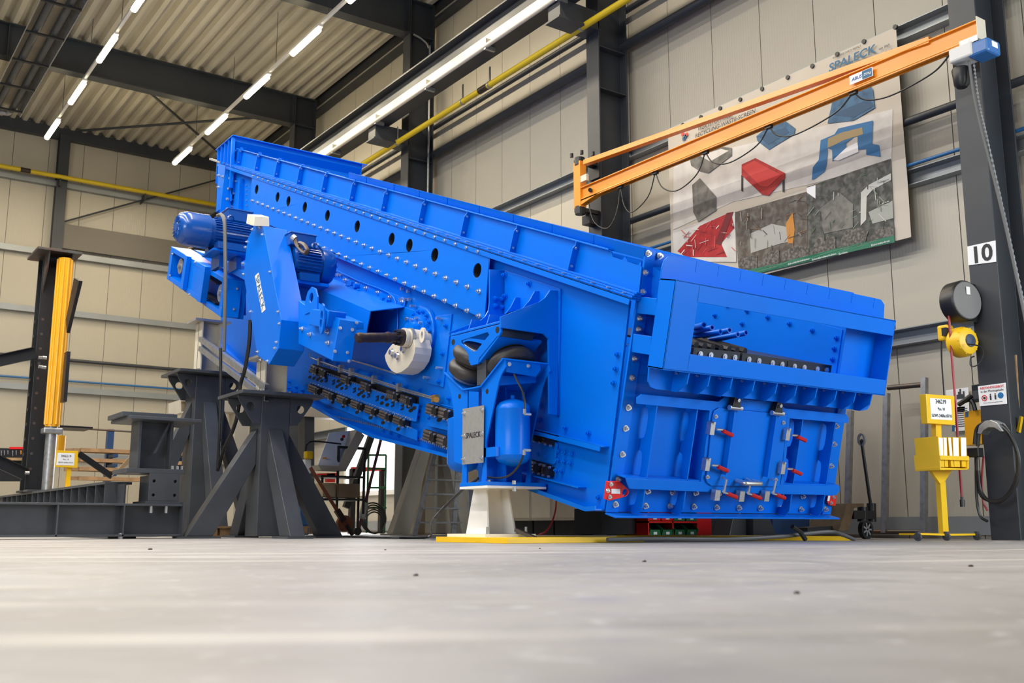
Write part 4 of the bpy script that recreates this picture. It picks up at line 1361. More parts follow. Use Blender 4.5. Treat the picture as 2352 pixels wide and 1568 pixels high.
# name plate
np_ = [hx(*q_(x, y), XA_ - 0.02) for x, y in ((322, 748), (475, 722), (470, 1135), (318, 1150))]
npl = mk('name_plate', M().prism(np_, (0.004, 0, 0)), ALU, st, label='grey metal name plate')
text('name_lettering', 'SPALECK', hx(*q_(396, 938), XA_ - 0.021), (0, -1, 0), NX, 0.066, INK, npl, bold=0.0004, sx=0.9)
bolts([hx(*q_(x, y), XA_ - 0.02) for x, y in ((333, 780), (463, 755), (330, 942), (462, 926), (328, 1110), (460, 1100))], NX, npl, BOLTS)
for q in ((300, 658), (498, 622)):
    mk('painted_plate_hole', M().cyl(hx(*q_(*q), XA_) - XX * 0.002, hx(*q_(*q), XA_) + XX * 0.003, 0.022, 14), VOID, st)  # black disc on the plate paints the shade of a hole
# air tank
tc_ = hx(*q_(682, 925), 4.98)
sc_ = (tc_ - CC).dot(CF) / FPX / 3.135
tr_ = 126 * sc_
zt, zb2 = tc_.z + 250 * sc_, tc_.z - 235 * sc_
prof = [(0, 0.02), (0.012, tr_ * 0.45), (0.035, tr_ * 0.8), (0.065, tr_ * 0.97), (0.085, tr_), (0.088, tr_ * 1.012), (0.095, tr_ * 1.012), (0.1, tr_)]
L_ = zt - zb2
prof = prof + [(L_ - t, r_2) for t, r_2 in reversed(prof)]
tk = mk('air_tank', M().lathe((tc_.x, tc_.y, zb2), ZV, prof, 36), BLUE, st, smooth=True)
mk('tank_nipple', M().cyl((tc_.x, tc_.y, zt - 0.005), (tc_.x, tc_.y, zt + 0.03), 0.018, 8), BLUE, st)
mk('tank_bracket', M().lo((XA_, tc_.y - 0.02, tc_.z - 0.20), (tc_.x, tc_.y + 0.3, tc_.z - 0.12)), BLUE, st)
f1_, f2_ = hx(*q_(768, 785), 4.86), hx(*q_(765, 1045), 4.86)
mk('hose_fitting', M().cyl(f1_, f1_ + XX * 0.06, 0.012, 8).cyl(f1_, f1_ + ZV * 0.04, 0.014, 8), ZINC, st)
mk('hose_fitting', M().cyl(f2_, f2_ + XX * 0.06, 0.012, 8).cyl(f2_, f2_ - ZV * 0.04, 0.014, 8), ZINC, st)
mk('air_hose', M().tube(curve_pts([hx(*q_(x, y), 4.86) for x, y in ((693, 500), (720, 555), (752, 620), (768, 690), (770, 780))]), 0.009, 6), BLACK, st)
mk('air_hose', M().tube(curve_pts([hx(*q_(x, y), 4.86) for x, y in ((765, 1050), (740, 1130), (680, 1210), (600, 1245), (490, 1240))]), 0.009, 6), BLACK, st)
tc2 = hx(*q_(285, 1130), 5.05)
mk('air_tank', M().lathe((tc2.x + 0.06, tc2.y, tc2.z - 0.1), ZV, [(0, 0.02), (0.012, tr_ * .45), (0.035, tr_ * .8), (0.085, tr_), (0.5, tr_), (0.55, 0.02)], 28), BLUE, st, smooth=True)
for q in ((510, 1272), (692, 1278), (506, 1320), (694, 1328)):
    p = hx(*q_(*q), XA_ + 0.1)
    mk('anchor_nut', M().cyl(p - ZV * 0.015, p + ZV * 0.015, 0.018, 6), ZINC, st)


# bellows
def bellows(c, ax, r, name_label, ring):
    ax = V(ax).normalized()
    prof = []
    for s in (-1, 1):
        for k in range(13):
            a = -math.pi / 2 + math.pi * k / 12
            prof.append((s * 0.072 + 0.066 * math.sin(a), r - 0.062 + 0.062 * math.cos(a)))
    t = thing('air_spring', name_label, 'air spring', c, group='rubber air springs of the near stand')
    mk('bellows', M().lathe(c, ax, prof, 40), RUBBER, t, smooth=True)
    mk('clamp_ring', M().lathe(c - ax * 0.165, ax, [(0, r - 0.075), (0.028, r - 0.06), (0.028, r - 0.1)], 32), ring, t, smooth=True)
    mk('clamp_ring', M().lathe(c + ax * 0.137, ax, [(0, r - 0.06), (0.028, r - 0.075)], 32), ring, t, smooth=True)


nR = V((0, -(RB - RA).z, (RB - RA).y)).normalized()
nR = nR if nR.z > 0 else -nR
nL = V((0, -(LB - LA).z, (LB - LA).y)).normalized()
nL = nL if nL.z > 0 else -nL
cR = (RA + RB) / 2 + XX * 0.23 + nR * 0.178
cL = (LA + LB) / 2 + XX * 0.13 + nL * 0.178
bellows(cR, nR, 0.22, 'larger looking black rubber air spring under the triangular cut-out bracket', DARKST)
bellows(cL, nL, 0.205, 'black rubber air spring tucked left behind the triangular bracket', GALV)
mk('level_valve', M().lo(hx(*q_(425, 580), 4.82), hx(*q_(425, 580), 4.82) + V((0.06, -0.14, 0.21))), GREYP, st)
# white foot and yellow floor plate
Yf0, Yf1 = hx(1010, 1240, 4.70).y, hx(1175, 1243, 4.70).y
mk('floor_skid', M().lo((4.66, Yf1, 0), (6.1, Yf0, 0.045)), YELLOW, label='flat yellow steel floor plate under the white foot', cat='floor plate', bevel=0.003)
fc = hx(1128, 1180, 5.02)
ft = thing('support_pedestal', 'white flared steel foot under the blue air spring stand', 'support foot', (fc.x, fc.y, 0.045))
zt3 = bz - 0.02
for s in (-1, 1):
    mk('foot_flange', M().prism([(fc.x + s * 0.10, fc.y - 0.10, zt3 - .02), (fc.x + s * 0.10, fc.y + 0.10, zt3 - .02), (fc.x + s * 0.13, fc.y + 0.17, 0.07), (fc.x + s * 0.13, fc.y - 0.17, 0.07)], (0.02 * s, 0, 0)), WHITE, ft, bevel=0.003)
mk('foot_web', M().prism([(fc.x - 0.10, fc.y, zt3 - .02), (fc.x + 0.10, fc.y, zt3 - .02), (fc.x + 0.13, fc.y, 0.07), (fc.x - 0.13, fc.y, 0.07)], (0, 0.03, 0)), WHITE, ft)
mk('foot_base', M().lo((fc.x - 0.26, fc.y - 0.3, 0.045), (fc.x + 0.26, fc.y + 0.3, 0.07)), WHITE, ft)
mk('foot_top', M().lo((XA_ - 0.05, Yb1, bz - 0.04), (XA_ + DX + 0.1, Yb0, bz - 0.02)), WHITE, ft)
for s in (-1, 1):
    p = V((fc.x + 0.2 * s, fc.y - 0.24, 0.07))
    mk('anchor_bolt', M().cyl(p, p + ZV * 0.06, 0.012, 8), ZINC, ft)
# cable from the stand to the floor
mk('floor_cable', M().tube(curve_pts([hx(*q_(435, 1248), 4.80), hx(*q_(300, 1350), 4.8), hx(*q_(100, 1560), 4.85), hz(985, 1233, 0.02), hz(900, 1234.5, 0.015), hz(800, 1232, 0.015)]), 0.012, 6), BLACK, label='thin black cable hanging from the spring stand to the floor', cat='cable')
# far side stand of the discharge end (partly hidden)
fs = thing('support_pedestal', 'dark flared steel foot below the far end of the discharge wall', 'support foot', (7.4, 6.9, 0))
c = hz(1725, 1236, 0)
mk('foot_body', M().prism([hy(1685, 1183, c.y), hy(1765, 1183, c.y), hy(1784, 1232, c.y), hy(1675, 1232, c.y)], (0, 0.25, 0)), GREYP, fs, bevel=0.004)
mk('foot_rib', M().prism([hy(1730, 1183, c.y - .1), hy(1742, 1183, c.y - .1), hy(1742, 1232, c.y - .1), hy(1730, 1232, c.y - .1)], (0, 0.1, 0)), GREYP, fs)
mk('foot_base', M().box((hy(1728, 1232, c.y).x, c.y + 0.1, 0.02), (0.75, 0.6, 0.03)), GREYP, fs)
mk('floor_skid', M().prism([hz(1600, 1240, 0), hz(1955, 1241, 0), hz(1955, 1241, 0) + V((0, 1.2, 0)), hz(1600, 1240, 0) + V((0, 1.2, 0))], (0, 0, 0.04)), YELLOW, label='flat yellow steel floor plate under the dark foot by the pallet truck', cat='floor plate')


# ================================================================== DRIVE UNIT
def g_(x, y):
    return (380 + x / 3.41, 460 + y / 3.41)


XG = 4.25
GT = 0.30
dv = thing('drive_unit', 'blue belt drive unit with two motors and a tall belt guard', 'drive unit', (4.5, 12.0, 1.8))
gf = [(690, 202), (765, 200), (905, 935), (885, 1160), (810, 1285), (720, 1215), (610, 580), (640, 310)]
gd = mk('belt_guard', M().prism([hx(*g_(x, y), XG) for x, y in gf], (GT, 0, 0)), BLUE, dv, bevel=0.006)
bolts([hx(*g_(x, y), XG) for x, y in ((680, 230), (740, 210), (762, 268), (640, 325), (628, 368), (820, 560), (883, 872), (893, 965), (872, 1110), (858, 1157), (745, 1250), (800, 1258), (723, 1185), (668, 872), (613, 578), (608, 495))], NX, gd, BOLTS)
ppl = [hx(*g_(x, y), XG - 0.004) for x, y in ((700, 592), (728, 565), (783, 855), (755, 882))]
gp = mk('guard_name_plate', M().prism(ppl, (0.003, 0, 0)), WHITE, dv, label='white name plate')
dirv = (ppl[3] - ppl[0]).normalized()
text('guard_lettering', 'SPALECK', (ppl[0] + ppl[1] + ppl[2] + ppl[3]) / 4 + NX * 0.001, dirv, NX, 0.13, INKB, gp, sx=0.95)


def motor(a, L, r, fan_first, par, nm):
    """electric motor along +X from a; fan cowl at the near or far end"""
    mt = D.objects.new
    m = M()
    fa = 0.36 * L
    body0, body1 = (fa, L) if fan_first else (0.0, L - fa)
    b = mk('electric_motor', M().lathe(a + XX * body0, XX, [(0, r * 0.86), (body1 - body0, r * 0.86)], 32), BLUED, par, smooth=True)
    fins = M()
    for k in range(36):
        an = 2 * math.pi * k / 36
        if abs(math.sin(an)) > 0.93:
            continue
        d = YV * math.cos(an) + ZV * math.sin(an)
        fins.box(a + XX * ((body0 + body1) / 2) + d * r * 0.92, ((body1 - body0) * 0.84, r * 0.13, 0.010), (XX, d, XX.cross(d)))
    mk('cooling_fins', fins, BLUED, b, kind='stuff')
    e0 = a if fan_first else a + XX * L
    dr_ = XX if fan_first else -XX
    mk('fan_cowl', M().lathe(e0, dr_, [(0, r * 0.35), (0.0, r * 0.62), (0.03, r * 0.86), (0.08, r * 0.97), (0.14, r), (fa, r), (fa, r * 0.93)], 36), BLUED, b, smooth=True)
    gr = M()
    for k in range(14):
        an = 2 * math.pi * k / 14
        d = YV * math.cos(an) + ZV * math.sin(an)
        gr.box(e0 + d * r * 0.5 - dr_ * 0.004, (0.008, r * 0.36, 0.010), (XX, (d + XX.cross(d) * 0.35).normalized(), XX.cross((d + XX.cross(d) * 0.35).normalized())))
    gr.cyl(e0 - dr_ * 0.008, e0, r * 0.25, 16)
    mk('fan_grille', gr, BLUED, b, kind='stuff')
    f0 = a + XX * (body0 + (body1 - body0) * 0.1)
    f1 = a + XX * (body0 + (body1 - body0) * 0.8)
    for s in (-1, 1):
        mk('motor_foot', M().lo((f0.x, a.y + s * r * 0.8 - 0.07, a.z - r * 1.15), (f1.x, a.y + s * r * 0.8 + 0.07, a.z - r * 0.75)), BLUED, b)
    tb = a + XX * (body0 + (body1 - body0) * (0.55 if fan_first else 0.3)) + ZV * r * 1.02
    mk('terminal_box', M().box(tb + ZV * 0.02, (0.32, 0.28, 0.14)).box(tb + ZV * 0.095, (0.34, 0.30, 0.02)), BLUED, b, bevel=0.008)
    mk('eye_bolt', M().lathe(a + XX * (body0 + 0.25) + ZV * r * 0.9 + YV * -0.14, YV, [(-0.012, 0.03), (0, 0.045), (0.012, 0.03)], 14, caps=False), BLUED, b)
    return b


ctr1 = hx(*g_(430, 265), XG - 0.12)
s1 = (ctr1 - CC).dot(CF) / FPX / 3.41
r1 = 132 * s1
mot1 = motor(ctr1 - XX * 0.55, 1.05, r1, True, dv, 'a')
ctr2 = hx(*g_(960, 480), XG + GT)
s2 = (ctr2 - CC).dot(CF) / FPX / 3.41
r2 = 150 * s2
mot2 = motor(ctr2 + XX * 0.02, 0.54, r2, False, dv, 'b')
# motor cradle plates
mk('motor_base', M().box(ctr1 + V((0.1, 0, -r1 * 1.22)), (0.5, 0.42, 0.03)), BLUE, dv, bevel=0.004)
mk('motor_base_leg', M().box(ctr1 + V((0.0, 0.05, -r1 * 1.22 - 0.10)), (0.06, 0.3, 0.16)), BLUED, dv)
mk('motor_base_leg', M().box(ctr1 + V((0.22, 0.05, -r1 * 1.22 - 0.10)), (0.06, 0.3, 0.16)), BLUED, dv)
mk('motor_base', M().box(ctr2 + V((0.22, 0, -r2 * 1.22)), (0.42, 0.45, 0.04)), BLUE, dv, bevel=0.004)
mk('motor_base_leg', M().box(ctr2 + V((0.2, 0, -r2 * 1.22 - 0.13)), (0.2, 0.2, 0.22)), BLUED, dv)
# cover box on the guard top, its bright reflection painted as cream
cb = [hx(*g_(x, y), XG - 0.0) for x, y in ((655, 75), (690, 200), (640, 150))]
Yq = hx(*g_(765, 200), XG).y
mk('guard_cap', M().prism([hy(*g_(x, y), Yq) for x, y in ((700, 125), (812, 130), (815, 205), (690, 200))], (0, 0.25, 0.09)), CREAM, dv, bevel=0.004)
# cables
mk('motor_cable', M().tube(curve_pts([hx(*g_(x, y), XG - 0.5) for x, y in ((410, 120), (440, 115), (462, 170), (468, 350), (470, 600), (465, 900), (458, 1180))]), 0.022, 8), CORDM, dv, smooth=True)
c0 = hx(*g_(1015, 305), XG + 0.25)
mk('cable_gland', M().cyl(c0 + V((-0.03, 0.02, 0.03)), c0, 0.04, 10), GALV, dv)
mk('motor_cable', M().tube(curve_pts([hx(*g_(x, y), XG + 0.25) for x, y in ((1015, 300), (1030, 350), (1075, 405), (1105, 415), (1112, 390), (1085, 350), (1050, 335))]), 0.026, 8), BROWN, dv, smooth=True)


# inclined box frame with pulleys, far part and near part
def plate_g(pts, X, th, name, mt=BLUE, par=dv, bev=0.004):
    return mk(name, M().prism([hx(*g_(x, y), X) for x, y in pts], (th, 0, 0)), mt, par, bevel=bev)


plate_g([(45, 360), (465, 610), (458, 648), (40, 398)], XG, 0.30, 'drive_frame_rail')
plate_g([(15, 578), (435, 868), (430, 912), (10, 615)], XG, 0.30, 'drive_frame_rail')
plate_g([(45, 360), (62, 372), (28, 628), (10, 615)], XG - 0.004, 0.296, 'drive_frame_rail')
plate_g([(448, 600), (466, 611), (431, 912), (413, 900)], XG - 0.004, 0.296, 'drive_frame_rail')
plate_g([(165, 432), (300, 512), (270, 790), (125, 690)], XG + 0.004, 0.02, 'drive_frame_panel')
plate_g([(150, 425), (170, 437), (132, 700), (112, 690)], XG - 0.06, 0.06, 'drive_frame_flange')
plate_g([(292, 505), (312, 517), (272, 800), (245, 790)], XG - 0.08, 0.08, 'drive_frame_flange')
plate_g([(45, 380), (460, 630), (430, 880), (20, 600)], XG + 0.27, 0.02, 'drive_frame_back')
bolts([hx(*g_(x, y), XG - 0.001) for x, y in ((58, 420), (38, 588), (235, 485), (127, 690), (190, 737), (470, 680), (445, 842))], NX, dv, BOLTS)
Yl = hx(*g_(466, 611), XG).y
mk('drive_frame_end', M().prism([hy(*g_(x, y), Yl) for x, y in ((466, 612), (605, 625), (570, 920), (432, 912))], (0, 0.02, 0)), BLUE, dv, bevel=0.004)
bolts([hy(*g_(x, y), Yl) for x, y in ((563, 692), (538, 853))], (0, -1, 0), dv, BOLTS)
for q, rr in (((115, 515), 62), ((430, 725), 70)):
    p = hx(*g_(*q), XG + 0.05)
    s = (p - CC).dot(CF) / FPX / 3.41
    mk('belt_pulley', M().lathe(p, XX, [(0, rr * s * 0.6), (0, rr * s), (0.02, rr * s), (0.05, rr * s * .85), (0.18, rr * s * .85), (0.2, rr * s)], 28).cyl(p - XX * 0.03, p + XX * 0.02, rr * s * 0.3, 14), GALV, dv, smooth=True)
pa_, pb_ = hx(*g_(315, 640), XG + 0.12), hx(*g_(440, 730), XG + 0.12)
mk('drive_belt', M().bar(pa_ + ZV * .12, pb_ + ZV * .12, 0.16, 0.015).bar(pa_ - ZV * .14, pb_ - ZV * .14, 0.16, 0.015), DARKST, dv)
# cross beams under the motors
plate_g([(220, 385), (330, 470), (610, 620), (610, 560), (480, 480), (360, 440)], XG + 0.1, 0.4, 'motor_cradle')
plate_g([(345, 455), (620, 600), (620, 900), (560, 900), (560, 640), (345, 520)], XG + 0.33, 0.02, 'cradle_plate')
# near part of the frame, right of the guard
XN = XG + 0.12
plate_g([(1045, 990), (1365, 930), (1310, 1255), (1040, 1120)], XN + 0.05, 0.02, 'drive_frame_panel')
plate_g([(1040, 780), (1130, 850), (1280, 890), (1380, 935), (1380, 990), (1040, 1000)], XN + 0.06, 0.25, 'bearing_beam')
Yn = hx(*g_(1365, 930), XN).y
mk('drive_frame_end', M().prism([hy(*g_(x, y), Yn) for x, y in ((1365, 930), (1505, 952), (1455, 1268), (1308, 1255))], (0, 0.02, 0)), BLUE, dv, bevel=0.004)
bolts([hy(*g_(x, y), Yn) for x, y in ((1368, 1000), (1463, 1013), (1328, 1183), (1425, 1192), (1497, 958), (1437, 1258))], (0, -1, 0), dv, BOLTS)
mk('bearing_block', M().prism([hx(*g_(x, y), XN - 0.02) for x, y in ((1130, 860), (1165, 850), (1282, 862), (1258, 985), (1240, 998), (1120, 975))], (0.2, 0, 0)), BLUE, dv, bevel=0.01)
mk('slotted_plate', M().prism(circ(hx(*g_(1222, 925), XN - 0.05), YV, ZV, 0.06, 20, 0.16), (0.02, 0, 0), [circ(hx(*g_(1224, 900), XN - 0.05), YV, ZV, 0.03, 12, 0.05), circ(hx(*g_(1217, 960), XN - 0.05), YV, ZV, 0.03, 12, 0.05)]), BLUE, dv)
lc = hx(*g_(1140, 775), XN + 0.05)
mk('lifting_lug', M().prism([lc + YV * a + ZV * b for a, b in ((-.16, -.14), (.16, -.14), (.16, 0.0), (.10, .10), (0, .14), (-.10, .10), (-.16, 0.0))], (0.02, 0, 0), [circ(lc + ZV * 0.02, YV, ZV, 0.055, 14)]), BLUE, dv, bevel=0.003)
bolts([hx(*g_(x, y), XN + 0.045) for x, y in ((1070, 1005), (1132, 1048), (1273, 1030), (1275, 1115))], NX, dv)
# cardan shaft to the exciter
s0_, s1_ = hx(*g_(1495, 1075), XN + 0.12), hb
dS = (s1_ - s0_)
mk('cardan_shaft', M().lathe(s0_, dS, [(0, 0.04), (0.03, 0.055), (0.1, 0.045), (0.13, 0.05), (0.35, 0.05), (0.36, 0.038), (0.5, 0.038), (0.51, 0.05), (dS.length - 0.22, 0.05), (dS.length - 0.18, 0.062), (dS.length - 0.12, 0.045), (dS.length - 0.06, 0.045), (dS.length - 0.05, 0.085), (dS.length, 0.085)], 20), BROWN, dv, smooth=True)
e_ = dS.normalized()
for k in range(8):
    a = 2 * math.pi * k / 8
    u = e_.orthogonal().normalized()
    w = e_.cross(u)
    d = u * math.cos(a) + w * math.sin(a)
    mk('coupling_bolt', M().cyl(s1_ - e_ * 0.10 + d * 0.068, s1_ - e_ * 0.03 + d * 0.068, 0.012, 6), DARKST, dv)


# ================================================================== TRESTLES
def leg_box(a, b, w, t, side):
    """box leg from a (top) to b (bottom) of width w in side direction, thickness t"""
    a, b, s = V(a), V(b), V(side)
    d = (b - a).normalized()
    n = d.cross(s).normalized()
    m = M()
    m.box((a + b) / 2, ((b - a).length, w, t), (d, s, n))
    return m


def trestle(cx, cy, zt, mt, label, name='steel_trestle', spread=0.95, colw=0.36, tall=None):
    t = thing(name, label, 'trestle', (cx, cy, 0))
    mk('column', M().lo((cx - colw / 2, cy - colw / 2, 0.02), (cx + colw / 2, cy + colw / 2, zt - 0.04)), mt, t, bevel=0.012)
    mk('top_plate', M().lo((cx - 0.50, cy - 0.42, zt - 0.04), (cx + 0.50, cy + 0.42, zt)), mt, t, bevel=0.004)
    for s in (-1, 1):
        for dy in (-colw / 2, colw / 2 - 0.02):
            pl = [(cx + s * colw / 2, cy + dy, zt - 0.04), (cx + s * 0.47, cy + dy, zt - 0.04), (cx + s * 0.45, cy + dy, zt - 0.10), (cx + s * 0.27, cy + dy, zt - 0.36), (cx + s * colw / 2, cy + dy, zt - 0.36)]
            hc = V((cx + s * 0.31, cy + dy, zt - 0.16))
            mk('gusset', M().prism(pl, (0, 0.02, 0), [circ(hc, XX, ZV, 0.05, 16)]), mt, t, bevel=0.003)
    zl = zt - 0.40
    for s in (-1, 1):
        mk('leg', M().prism([(cx + s * colw * 0.5, cy - 0.09, zl), (cx + s * colw * 0.5, cy - 0.09, zl - 0.42), (cx + s * (spread - 0.3), cy - 0.09, 0.02), (cx + s * spread, cy - 0.09, 0.02)], (0, 0.18, 0)), mt, t, bevel=0.01)
        mk('leg', M().prism([(cx - 0.09, cy + s * colw * 0.5, zl), (cx - 0.09, cy + s * colw * 0.5, zl - 0.42), (cx - 0.09, cy + s * (spread - 0.3), 0.02), (cx - 0.09, cy + s * spread, 0.02)], (0.18, 0, 0)), mt, t, bevel=0.01)
        mk('foot_plate', M().box((cx + s * (spread - 0.15), cy, 0.012), (0.45, 0.3, 0.022)), mt, t)
        mk('foot_plate', M().box((cx, cy + s * (spread - 0.15), 0.012), (0.3, 0.45, 0.022)), mt, t)
    return t


XTR = 4.62
n0 = hx(622, 909, XTR)
f0_ = hx(474, 860, XTR)
trestle(XTR, n0.y, n0.z, GREYP, 'dark grey four-legged steel trestle right under the belt guard')
trestle(XTR, f0_.y, f0_.z, GREYP, 'taller dark grey steel trestle under the far end of the drive', colw=0.42)


def post(cx, cy, z0, z1, w, mt, label):
    t = thing('support_post', label, 'post', (cx, cy, z0))
    m = M().lo((cx - w / 2, cy - w / 2, z0), (cx - w / 2 + 0.02, cy + w / 2, z1)).lo((cx + w / 2 - 0.02, cy - w / 2, z0), (cx + w / 2, cy + w / 2, z1)).lo((cx - w / 2, cy - 0.01, z0), (cx + w / 2, cy + 0.01, z1))
    mk('profile', m, mt, t, bevel=0.002)
    mk('head_plate', M().lo((cx - w * 0.9, cy - w * .7, z1), (cx + w * 0.9, cy + w * .7, z1 + 0.03)), GREYP if False else ALU, t)
    for s in (-1, 1):
        mk('post_bolt', M().cyl((cx + s * w * 0.6, cy - w * 0.6, z0), (cx + s * w * 0.6, cy - w * 0.6, z0 + 0.05), 0.02, 6), ZINC, t)


post(XTR, n0.y, n0.z, hx(622, 830, XTR).z, 0.28, CREAM, 'short cream post standing on the trestle under the belt guard')
post(XTR, f0_.y, f0_.z, hx(484, 742, XTR).z, 0.28, CREAM, 'taller cream post on the far drive trestle')
for k, dz in enumerate((0, -0.13)):
    a, b = hx(457, 778, XTR - 0.17) + ZV * dz, hx(608, 889, XTR - 0.17) + ZV * dz
    mk('slotted_rail', M().chan(a, b, 0.07, 0.06, 0.008, side=1), GALV, label=['upper galvanised rail bracing the two cream posts', 'lower galvanised rail bracing the two cream posts'][k], cat='rail')
# hanging cables at the trestles
mk('hanging_cable', M().tube(curve_pts([hx(x, y, XTR - 0.3) for x, y in ((575, 735), (572, 790), (562, 850), (552, 885), (548, 940), (536, 985), (515, 1030), (500, 1080))]), 0.024, 8), BLACK, label='thick black cable hanging beside the belt guard past the near trestle', cat='cable')
gl0 = hx(549, 900, XTR - 0.3)
mk('hanging_cable', M().tube(curve_pts([hx(x, y, XTR - 0.32) for x, y in ((507, 800), (507, 850), (506, 930), (504, 1000), (500, 1075))]), 0.02, 8), BLACK, label='black cable hanging down the far trestle column', cat='cable')
# beige trestle behind, on the far side
fb = hz(945, 1226, 0)
trestle(8.35, 13.9, 2.3, BEIGE, 'beige steel trestle standing behind below the machine belly', spread=0.85, colw=0.3)
# ================================================================== LEFT: pressing frame with yellow cylinder
def l_(x, y):
    return (x / 2.0625, 500 + y / 2.0625)


def b_(x, y):
    return (x / 4.354, 900 + y / 4.354)


YBM = 11.6
zt_b = hy(300, 1156, YBM).z
Hb = zt_b
bm = thing('base_beam', 'heavy dark grey steel base beam lying on the floor at the left', 'steel beam', (2.6, YBM + 0.15, 0))
xe = hy(418, 1190, YBM).x
mk('beam_profile', M().ibeam((0.0, YBM + 0.15, Hb / 2 + 0.012), (xe, YBM + 0.15, Hb / 2 + 0.012), Hb - 0.024, 0.30, 0.024, 0.014), GREYP, bm, bevel=0.003)
mk('end_plate', M().lo((xe, YBM - 0.02, 0.01), (xe + 0.02, YBM + 0.32, Hb + 0.02)), GREYP, bm)
for px in (130, 283):
    X = hy(px, 1190, YBM).x
    mk('stiffener', M().lo((X, YBM + 0.0, 0.03), (X + 0.015, YBM + 0.29, Hb - 0.02)), GREYP, bm)
for px in (347, 382):
    p = hy(px, 1170, YBM + 0.05)
    mk('beam_bolt', M().cyl((p.x, p.y, Hb - 0.10), (p.x, p.y, Hb - 0.02), 0.022, 6), ZINC, bm)
mk('beam_bolt', M().cyl((hy(281, 1230, YBM).x, YBM + .05, 0.0), (hy(281, 1230, YBM).x, YBM + .05, 0.06), 0.03, 6), ZINC, bm)
# bracket box at its end
bx0, bx1 = hy(342, 1120, YBM + 0.05).x, hy(412, 1120, YBM + 0.05).x
bzt = hy(380, 1087, YBM + 0.05).z
bb = thing('bracket_box', 'dark square bracket box with four holes on the base beam end', 'bracket', ((bx0 + bx1) / 2, YBM + 0.3, Hb))
mk('face_plate', M().prism([(bx0, YBM + 0.05, Hb + 0.03), (bx1, YBM + 0.05, Hb + 0.03), (bx1, YBM + 0.05, bzt), (bx0, YBM + 0.05, bzt)], (0, 0.02, 0),
   [circ((bx0 + (bx1 - bx0) * a, YBM + 0.05, Hb + 0.03 + (bzt - Hb - 0.03) * b), XX, ZV, 0.018, 12) for a, b in ((.16, .22), (.86, .22), (.16, .72), (.86, .72))]), GREYP, bb, bevel=0.003)
mk('box_body', M().lo((bx0 + 0.02, YBM + 0.1, Hb + 0.012), (bx1 - 0.02, YBM + 0.5, bzt - 0.02)), GREYP, bb)
mk('box_top', M().lo((bx0 - 0.25, YBM + 0.05, bzt), (bx1 + 0.05, YBM + 0.65, bzt + 0.05)), GREYP, bb, bevel=0.004)
mk('box_base', M().lo((bx0 - 0.03, YBM + 0.03, Hb), (bx1 + 0.03, YBM + 0.55, Hb + 0.03)), GREYP, bb)
for px in (395, 407, 418):
    p = hy(px, 1078, YBM + 0.1)
    mk('box_bolt', M().cyl((p.x, p.y, bzt + 0.05), (p.x, p.y, bzt + 0.09), 0.018, 6), ZINC, bb)
# short column with table plates
cxa, cxb = hy(318, 1030, YBM + 0.15).x, hy(397, 1030, YBM + 0.15).x
cz0, cz1 = bzt + 0.05, hy(360, 968, YBM + 0.15).z
sc2 = thing('short_column', 'short dark steel column with a wide offset table plate', 'steel stand', ((cxa + cxb) / 2, YBM + 0.3, bzt + 0.05))
mk('column_profile', M().ibeam(((cxa + cxb) / 2, YBM + 0.33, cz0), ((cxa + cxb) / 2, YBM + 0.33, cz1), cxb - cxa, 0.34, 0.03, 0.02, up=(1, 0, 0)), GREYP, sc2, bevel=0.003)
mk('column_brace', M().prism([(cxb - 0.05, YBM + 0.2, cz1), (cxb - 0.02, YBM + 0.2, cz1), ((cxa + cxb) / 2 + 0.02, YBM + 0.2, cz0 + 0.18), ((cxa + cxb) / 2 - 0.01, YBM + 0.2, cz0 + 0.18)], (0, 0.02, 0)), GREYP, sc2)
mk('table_plate', M().lo((cxa - 0.17, YBM - 0.05, cz1), (cxb + 0.25, YBM + 0.75, cz1 + 0.035)), GREYP, sc2, bevel=0.004)
mk('table_plate', M().lo((cxa - 0.22, YBM + 0.05, cz1 + 0.035), (cxb + 0.0, YBM + 0.7, cz1 + 0.085)), GREYP, sc2, bevel=0.004)
for s in (0.35, 0.45, 0.7, 0.78):
    X = cxa + (cxb - cxa) * s + 0.1
    mk('table_bolt', M().cyl((X, YBM + 0.3, cz1 + 0.085), (X, YBM + 0.3, cz1 + 0.115), 0.02, 6), ZINC, sc2)
# long girder running back along the hall with stiffener plates
XGB = (bx0 + bx1) / 2 - 0.35
yg0, yg1 = YBM + 0.32, 24.0
zg = hx(300, 1097, XGB - 0.15).z
gg = thing('long_girder', 'long dark girder with upright stiffener plates behind the base beam', 'steel beam', (XGB, 16, 0))
mk('top_flange', M().lo((XGB - 0.15, yg0 + .3, zg - 0.03), (XGB + 0.15, yg1, zg)), GREYP, gg, bevel=0.003)
mk('bottom_flange', M().lo((XGB - 0.15, yg0, 0.0), (XGB + 0.15, yg1, 0.03)), GREYP, gg)
mk('web', M().lo((XGB - 0.01, yg0, 0.03), (XGB + 0.01, yg1, zg - 0.03)), GREYP, gg)
yy = yg0 + 0.3
while yy < 19:
    mk('stiffener', M().lo((XGB - 0.145, yy, 0.03), (XGB, yy + 0.02, zg - 0.03)), GREYP, gg)
    yy += 0.42

